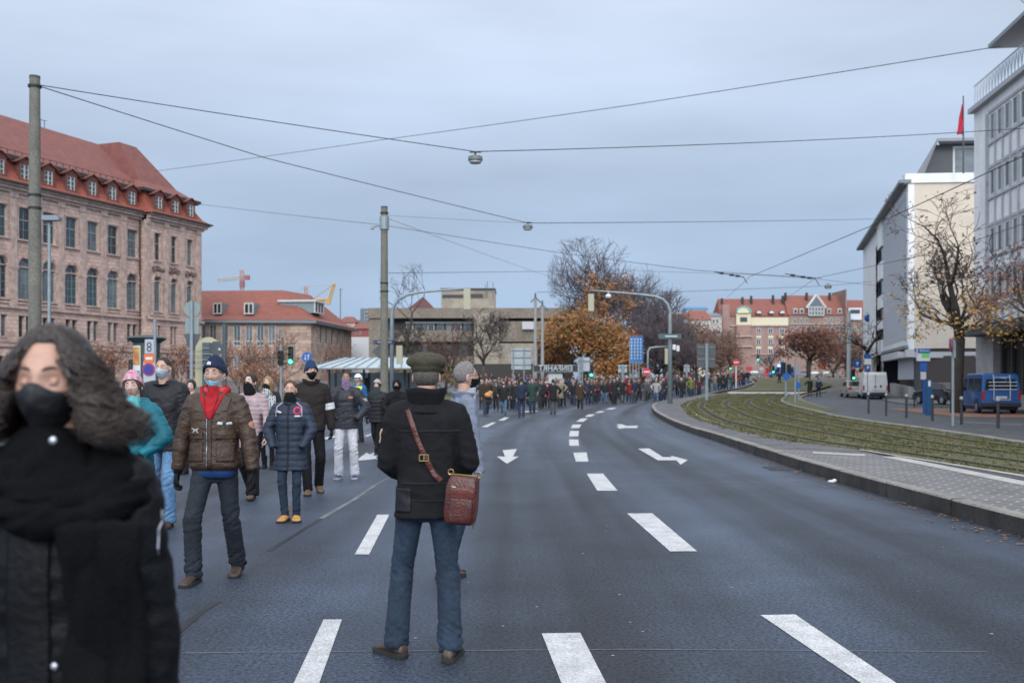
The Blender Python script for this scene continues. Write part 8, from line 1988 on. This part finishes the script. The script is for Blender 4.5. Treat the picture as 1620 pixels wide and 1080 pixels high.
# ---- police officer glimpsed behind
r = person(567, 27, 'police officer with white helmet and yellow and blue jacket seen behind the others', 150)
P = Pose(1.82); basics(P, r, face=False); trousers(P, r, C_dark)
j = jacket(P, r, cloth('police_blue', (.02, .09, .24)), hem=-.04, bulk=1.15); patch(j, 'yellow_yoke', mat('hi_vis_yellow', (.5, .75, .05), .7), 0, 1.42, .36, .16, thick=.01); patch(j, 'reflex_band', mat('reflex', (.5, .5, .52), .4), 0, 1.2, .4, .05, thick=.012)
h = cap_grid(P.hM, lambda u: -PI + 2 * PI * u, lambda u, v: -.1 + (PI / 2 + .09) * v, .03, 36, 14, 0, 0, 0, .01); h.build('helmet', mat('helmet_white', (.7, .7, .72), .3), r, True)
v_ = cap_grid(P.hM, sdl(80), lambda u, v: .05 + .25 * v, .036, 24, 6, 0, 0, 0, .005); v_.build('visor', C_black2, r, True); shoes(P, r, C_black2)
r = person(303, 17.5, 'person in pale yellow jacket half hidden behind the man in the brown jacket', 180)
P = Pose(1.66); basics(P, r, SKIN_P); trousers(P, r, C_dark); jacket(P, r, cloth('pale_yellow_cloth', (.42, .36, .16)), hem=-.1, fem=1); hair_cap(P, r, HAIR_DB, side=-.3); shoes(P, r, C_black2)
# ================================================================ THE MARCH
OC = mat('crowd_cloth', (.1, .1, .1), .85, objcol=True, var=.45, vs=6); OH = mat('crowd_hair', (.1, .1, .1), .8, objcol=True, var=.4, vs=20)
PROT = []
def proto(i, H, back=False, **k):
    rn = random.Random(i); st = k.get('st', .2)
    sg = 1 if i % 2 else -1
    P = Pose(H, footL=(-.09, sg * st, 0), footR=(.09, -sg * st, 0), handL=(-.22 - .04 * (i % 3), .1 * (i % 3), (.47 + .07 * (i % 3)) * H), handR=(.22 + .04 * ((i + 1) % 3), .08 * ((i + 1) % 3), (.47 + .06 * ((i + 1) % 3)) * H), liftL=.5 if sg < 0 and st > .1 else 0, liftR=.5 if sg > 0 and st > .1 else 0, elb=(-.9, -.6), head=(rn.uniform(-20, 20), 0, 0))
    r = empty('person', (0, -50, 0), 0)
    mb = MB(); head_mesh(mb, P.hM, 18, 14); mb.tube([P.up(.29), P.hM @ Vector((0, -.01, -.05))], .055, 8)
    for s_ in (-1, 1): mb.tube([P.elb[s_], P.wr[s_], P.wr[s_] + (P.wr[s_] - P.elb[s_]).normalized() * .16], [.03, .028, .02], 6)
    mb.tube([P.up(0), P.up(.3)], .1, 8)
    me = vox(mb, .02, 1, 'body'); obj_from(me, 'body', [SKIN, SKIN_P][i % 2], r)
    trousers(P, r, OC, vx=.026, amp=.01, hem_r=.06 + .006 * (i % 3)); jacket(P, r, OC, hem=[-.06, -.12, -.2][i % 3], bulk=1.08 + .03 * (i % 2), skirt=.03 * (i % 3 == 2), vx=.026, amp=.012, seed=i, sl=.074)
    kind = i % 4
    if kind == 0: beanie(P, r, OH, off=.014, tall=.02, name='hat')
    elif kind == 1: hair_cap(P, r, OH, nu=20, nv=10, rough=.004)
    elif kind == 2: hair_cap(P, r, OH, side=-.6, back=-.9, off=.022, nu=20, nv=10)
    else:
        hb = cap_grid(P.hM, lambda u: -PI + 2 * PI * u, lambda u, v: (lambda a: -.95 + 1.55 * ga(a, .75) + (PI / 2 + .94 - 1.55 * ga(a, .75)) * v)(abs(-PI + 2 * PI * u)), .03, 20, 10, .003, 3, 0, .01, 5); hb.build('hood', OH, r, True)
    if i % 3: fm = cap_grid(P.hM, sdl(70), lambda u, v: -1.05 + .85 * v, .009, 10, 6, 0, 0, .3, .003); fm.build('face_mask', [MATS['mask_grey'], C_black][i % 2], r, True)
    for s_ in (-1, 1):
        a = P.ank[s_]; b = MB(); b.tube([a + Vector((0, -.07, -.045)), a + Vector((0, 0, -.04)), a + Vector((0, .1, -.06)), a + Vector((0, .17, -.065))], [.035, .048, .04, .02], 8); b.tube([a, a + Vector((0, 0, .05))], .05, 8); b.build('shoe', BUMP, r, True)
    PROT.append((r, kind)); return r
for i in range(12): proto(i, [1.78, 1.68, 1.83, 1.65, 1.74, 1.7][i % 6], st=.22 if i % 4 else .04)
COATS = {'black': (.012, .012, .014), 'navy': (.012, .02, .045), 'charcoal': (.03, .032, .036), 'brown': (.06, .035, .022), 'grey': (.11, .115, .125), 'olive': (.045, .055, .03), 'dark green': (.02, .06, .045), 'wine red': (.12, .012, .025), 'magenta': (.35, .02, .13), 'blue': (.02, .08, .22), 'teal': (.03, .14, .16), 'beige': (.3, .25, .18), 'white': (.42, .42, .42), 'red': (.35, .02, .025), 'yellow green': (.22, .26, .04), 'pink': (.42, .2, .22)}
TRO = {'black': (.012, .012, .013), 'dark blue': (.02, .035, .07), 'light blue': (.09, .16, .27), 'grey': (.06, .06, .065)}
HATC = [('black', (.012, .012, .013)), ('brown', (.05, .03, .018)), ('blond', (.28, .18, .09)), ('grey', (.25, .24, .23)), ('red', (.3, .03, .03)), ('white', (.45, .43, .42))]
HK = ['knit hat', 'short hair', 'long hair', 'hood']
used = {}; NP = 0
for q in COATS:
    if q not in ('black', 'navy', 'charcoal'): COATS[q] = tuple(v * .72 for v in COATS[q])
def place(X, Y, rz, coat, tro, hat, pi, where, label=None, sc=1.0, zz=None):
    global NP
    pr, kind = PROT[pi]; r = copy_tree(pr) if pr.get('u') else pr; pr['u'] = 1
    r.location = (X, Y, gz(Y) + .004); r.rotation_euler = (0, 0, R(rz)); r.scale = (sc, sc, sc)
    for ch in KIDS.get(pr.name, []) if r is pr else r.children: pass
    r['_c'] = 1; del r['_c']
    TODO.append((r, COATS[coat], TRO[tro], hat[1]))
    l = label or 'marcher in %s coat, %s trousers, %s %s, %s' % (coat, tro, hat[0], HK[kind], where)
    r['label'] = l; r['category'] = 'person'; r['group'] = 'people marching down the road'; used[l] = used.get(l, 0) + 1; NP += 1; return r
TODO = []
FR_ = [ # px, feet py, facing, coat, trousers, hat, proto, label
 (769, 657, 190, 'brown', 'dark blue', 1, 2, 'long haired woman in brown coat holding an orange bag, first of the march'),
 (785, 650, 182, 'black', 'black', 0, 3, 'hooded person in black just behind the woman with the orange bag'),
 (797, 656, 178, 'black', 'light blue', 0, 1, 'person in short black jacket and light blue jeans near the front'),
 (806, 648, 180, 'charcoal', 'black', 1, 4, 'person in charcoal jacket right of the one in light jeans'),
 (825, 660, 2, 'navy', 'dark blue', 0, 0, 'man in navy jacket and blue jeans walking away from us, brown shoes'),
 (842, 654, 184, 'dark green', 'dark blue', 4, 8, 'person in long dark green coat right of the man in navy'),
 (815, 650, 176, 'black', 'dark blue', 3, 5, 'person in black half hidden left of the man in navy'),
 (857, 647, 180, 'black', 'black', 1, 6, 'person in black between the green coat and the magenta coat'),
 (866, 646, 178, 'magenta', 'black', 5, 1, 'person in magenta jacket with white hair'),
 (875, 655.5, 4, 'black', 'grey', 0, 4, 'man all in black walking away from us, right of the magenta jacket'),
 (886, 645, 180, 'beige', 'black', 3, 2, 'person in beige coat half behind the man in black'),
 (891, 643, 184, 'black', 'black', 3, 5, 'bare headed person in black jacket right of the beige coat'),
 (918, 648, 180, 'brown', 'black', 3, 11, 'hooded person in dark brown coat standing out in front, hands at the chest'),
 (907, 641, 180, 'black', 'dark blue', 1, 9, 'person in black behind and left of the brown hooded one'),
 (930, 640, 176, 'navy', 'dark blue', 0, 4, 'person in navy coat and knit hat right of the brown hooded one'),
 (940, 638, 182, 'wine red', 'black', 1, 5, 'person in wine red jacket left of the blue banners'),
 (957, 638, 180, 'black', 'light blue', 0, 3, 'person in black coat and light jeans below the orange bush'),
 (972, 640, 184, 'black', 'black', 0, 8, 'tall person in long black coat below the grey sign back'),
 (995, 637, 180, 'red', 'dark blue', 1, 1, 'person in red jacket below the blue banners'),
 (1003, 637, 176, 'navy', 'grey', 4, 0, 'person in navy coat with red hat below the blue banners'),
 (1038, 636, 180, 'white', 'light blue', 3, 7, 'person in white top and bright blue jeans next to the tall mast'),
 (1078, 632, 180, 'black', 'black', 5, 6, 'person in black with white hair right of the tall mast'),
 (1093, 628, 180, 'yellow green', 'dark blue', 2, 4, 'person in yellow green jacket left of the dark direction board'),
 (1106, 628, 182, 'wine red', 'black', 1, 1, 'person in wine red jacket directly below the dark direction board')]
for px, py, rz, c, t, h, pi_, l in FR_:
    x, y = G(px, py); place(x, y, rz, c, t, HATC[h], pi_, '', l)
rn = random.Random(77); P_ = [G(px, py) for px, py, *_ in FR_]
lim = [(755, 646), (850, 647), (900, 643), (950, 640), (1000, 638), (1050, 635.5), (1075, 632), (1100, 630), (1150, 624), (1200, 615.5), (1214, 611.5)]
def flim(px):
    for (a, b), (c, d) in zip(lim, lim[1:]):
        if a <= px <= c: return b + (d - b) * (px - a) / (c - a)
    return 611
wc = ['black'] * 15 + ['navy'] * 8 + ['charcoal'] * 7 + ['brown', 'brown', 'grey', 'olive', 'wine red', 'grey', 'olive', 'dark green', 'wine red', 'blue', 'teal', 'beige', 'white', 'red']
tries = 0
while NP < 235 and tries < 60000:
    tries += 1
    px = rn.uniform(757, 1213); v = rn.random() ** .8; f = flim(px)
    if px > 1090: py = f - v * (f - 603) * .75
    else: py = f - v * (f - 618)
    x, y = G(px, py)
    if y > 165 or y < 60: continue
    if x > lineY(kerb_line, y) - .5: continue
    if x < -3.3 - max(0, (y - 78) * .06): continue
    if any((x - a) ** 2 + ((y - b) * .8) ** 2 < .62 for a, b in P_): continue
    P_.append((x, y))
    w_ = 'left part of the crowd' if px < 860 else ('below the orange tree' if px < 985 else ('near the tall mast' if px < 1075 else ('below the brown thicket' if px < 1140 else 'in the far bend')))
    for q in range(60):
        c, t = rn.choice(wc if q < 20 else list(COATS)), rn.choice(['black', 'black', 'dark blue', 'dark blue', 'grey', 'light blue']); h = HATC[rn.choice([0, 0, 0, 1, 1, 2, 3, 4, 5])]; pi_ = rn.randrange(12)
        if 'marcher in %s coat, %s trousers, %s %s, %s' % (c, t, h[0], HK[PROT[pi_][1]], w_) not in used: break
    place(x, y, 180 - math.degrees(math.atan2(x, y)) * .6 + rn.gauss(0, 14) + (180 if rn.random() < .05 else 0), c, t, h, pi_, w_, sc=rn.uniform(.94, 1.05))
# the two walkers in the side street
for px, py, c, t, h, pi_, l in ((1281, 627, 'black', 'grey', 1, 5, 'walker in black jacket and pale trousers in the side street'), (1295, 627.5, 'navy', 'black', 0, 9, 'second walker in the side street, all in dark clothes'), (1233, 608, 'black', 'black', 0, 1, 'lone person standing beyond the crowd near the crossing')):
    x, y = G(px, py); r = place(x, y, 0 if px > 1250 else 180, c, t, HATC[h], pi_, '', l); r['group'] = 'pedestrians beyond the tracks'
bpy.context.view_layer.update()
for r, c, t, h in TODO:
    for ch in r.children:
        n = ch.name.split('.')[0]; j = random.uniform(.8, 1.25)
        ch.color = (*[min(1, v * j) for v in (c if n == 'jacket' else t if n == 'trousers' else h)], 1)
x, y = G(769, 657); b = MB(); b.ell((x + .12, y - .28, 1.0), (.19, .12, .13), 12, 8); b.ell((x + .2, y - .3, 1.1), (.12, .1, .1), 10, 6); tag(b.build('shopping_bag', mat('bag_orange', (.55, .26, .1), .7), None, True), 'orange bundle held by the long haired woman in the brown coat', 'bag')
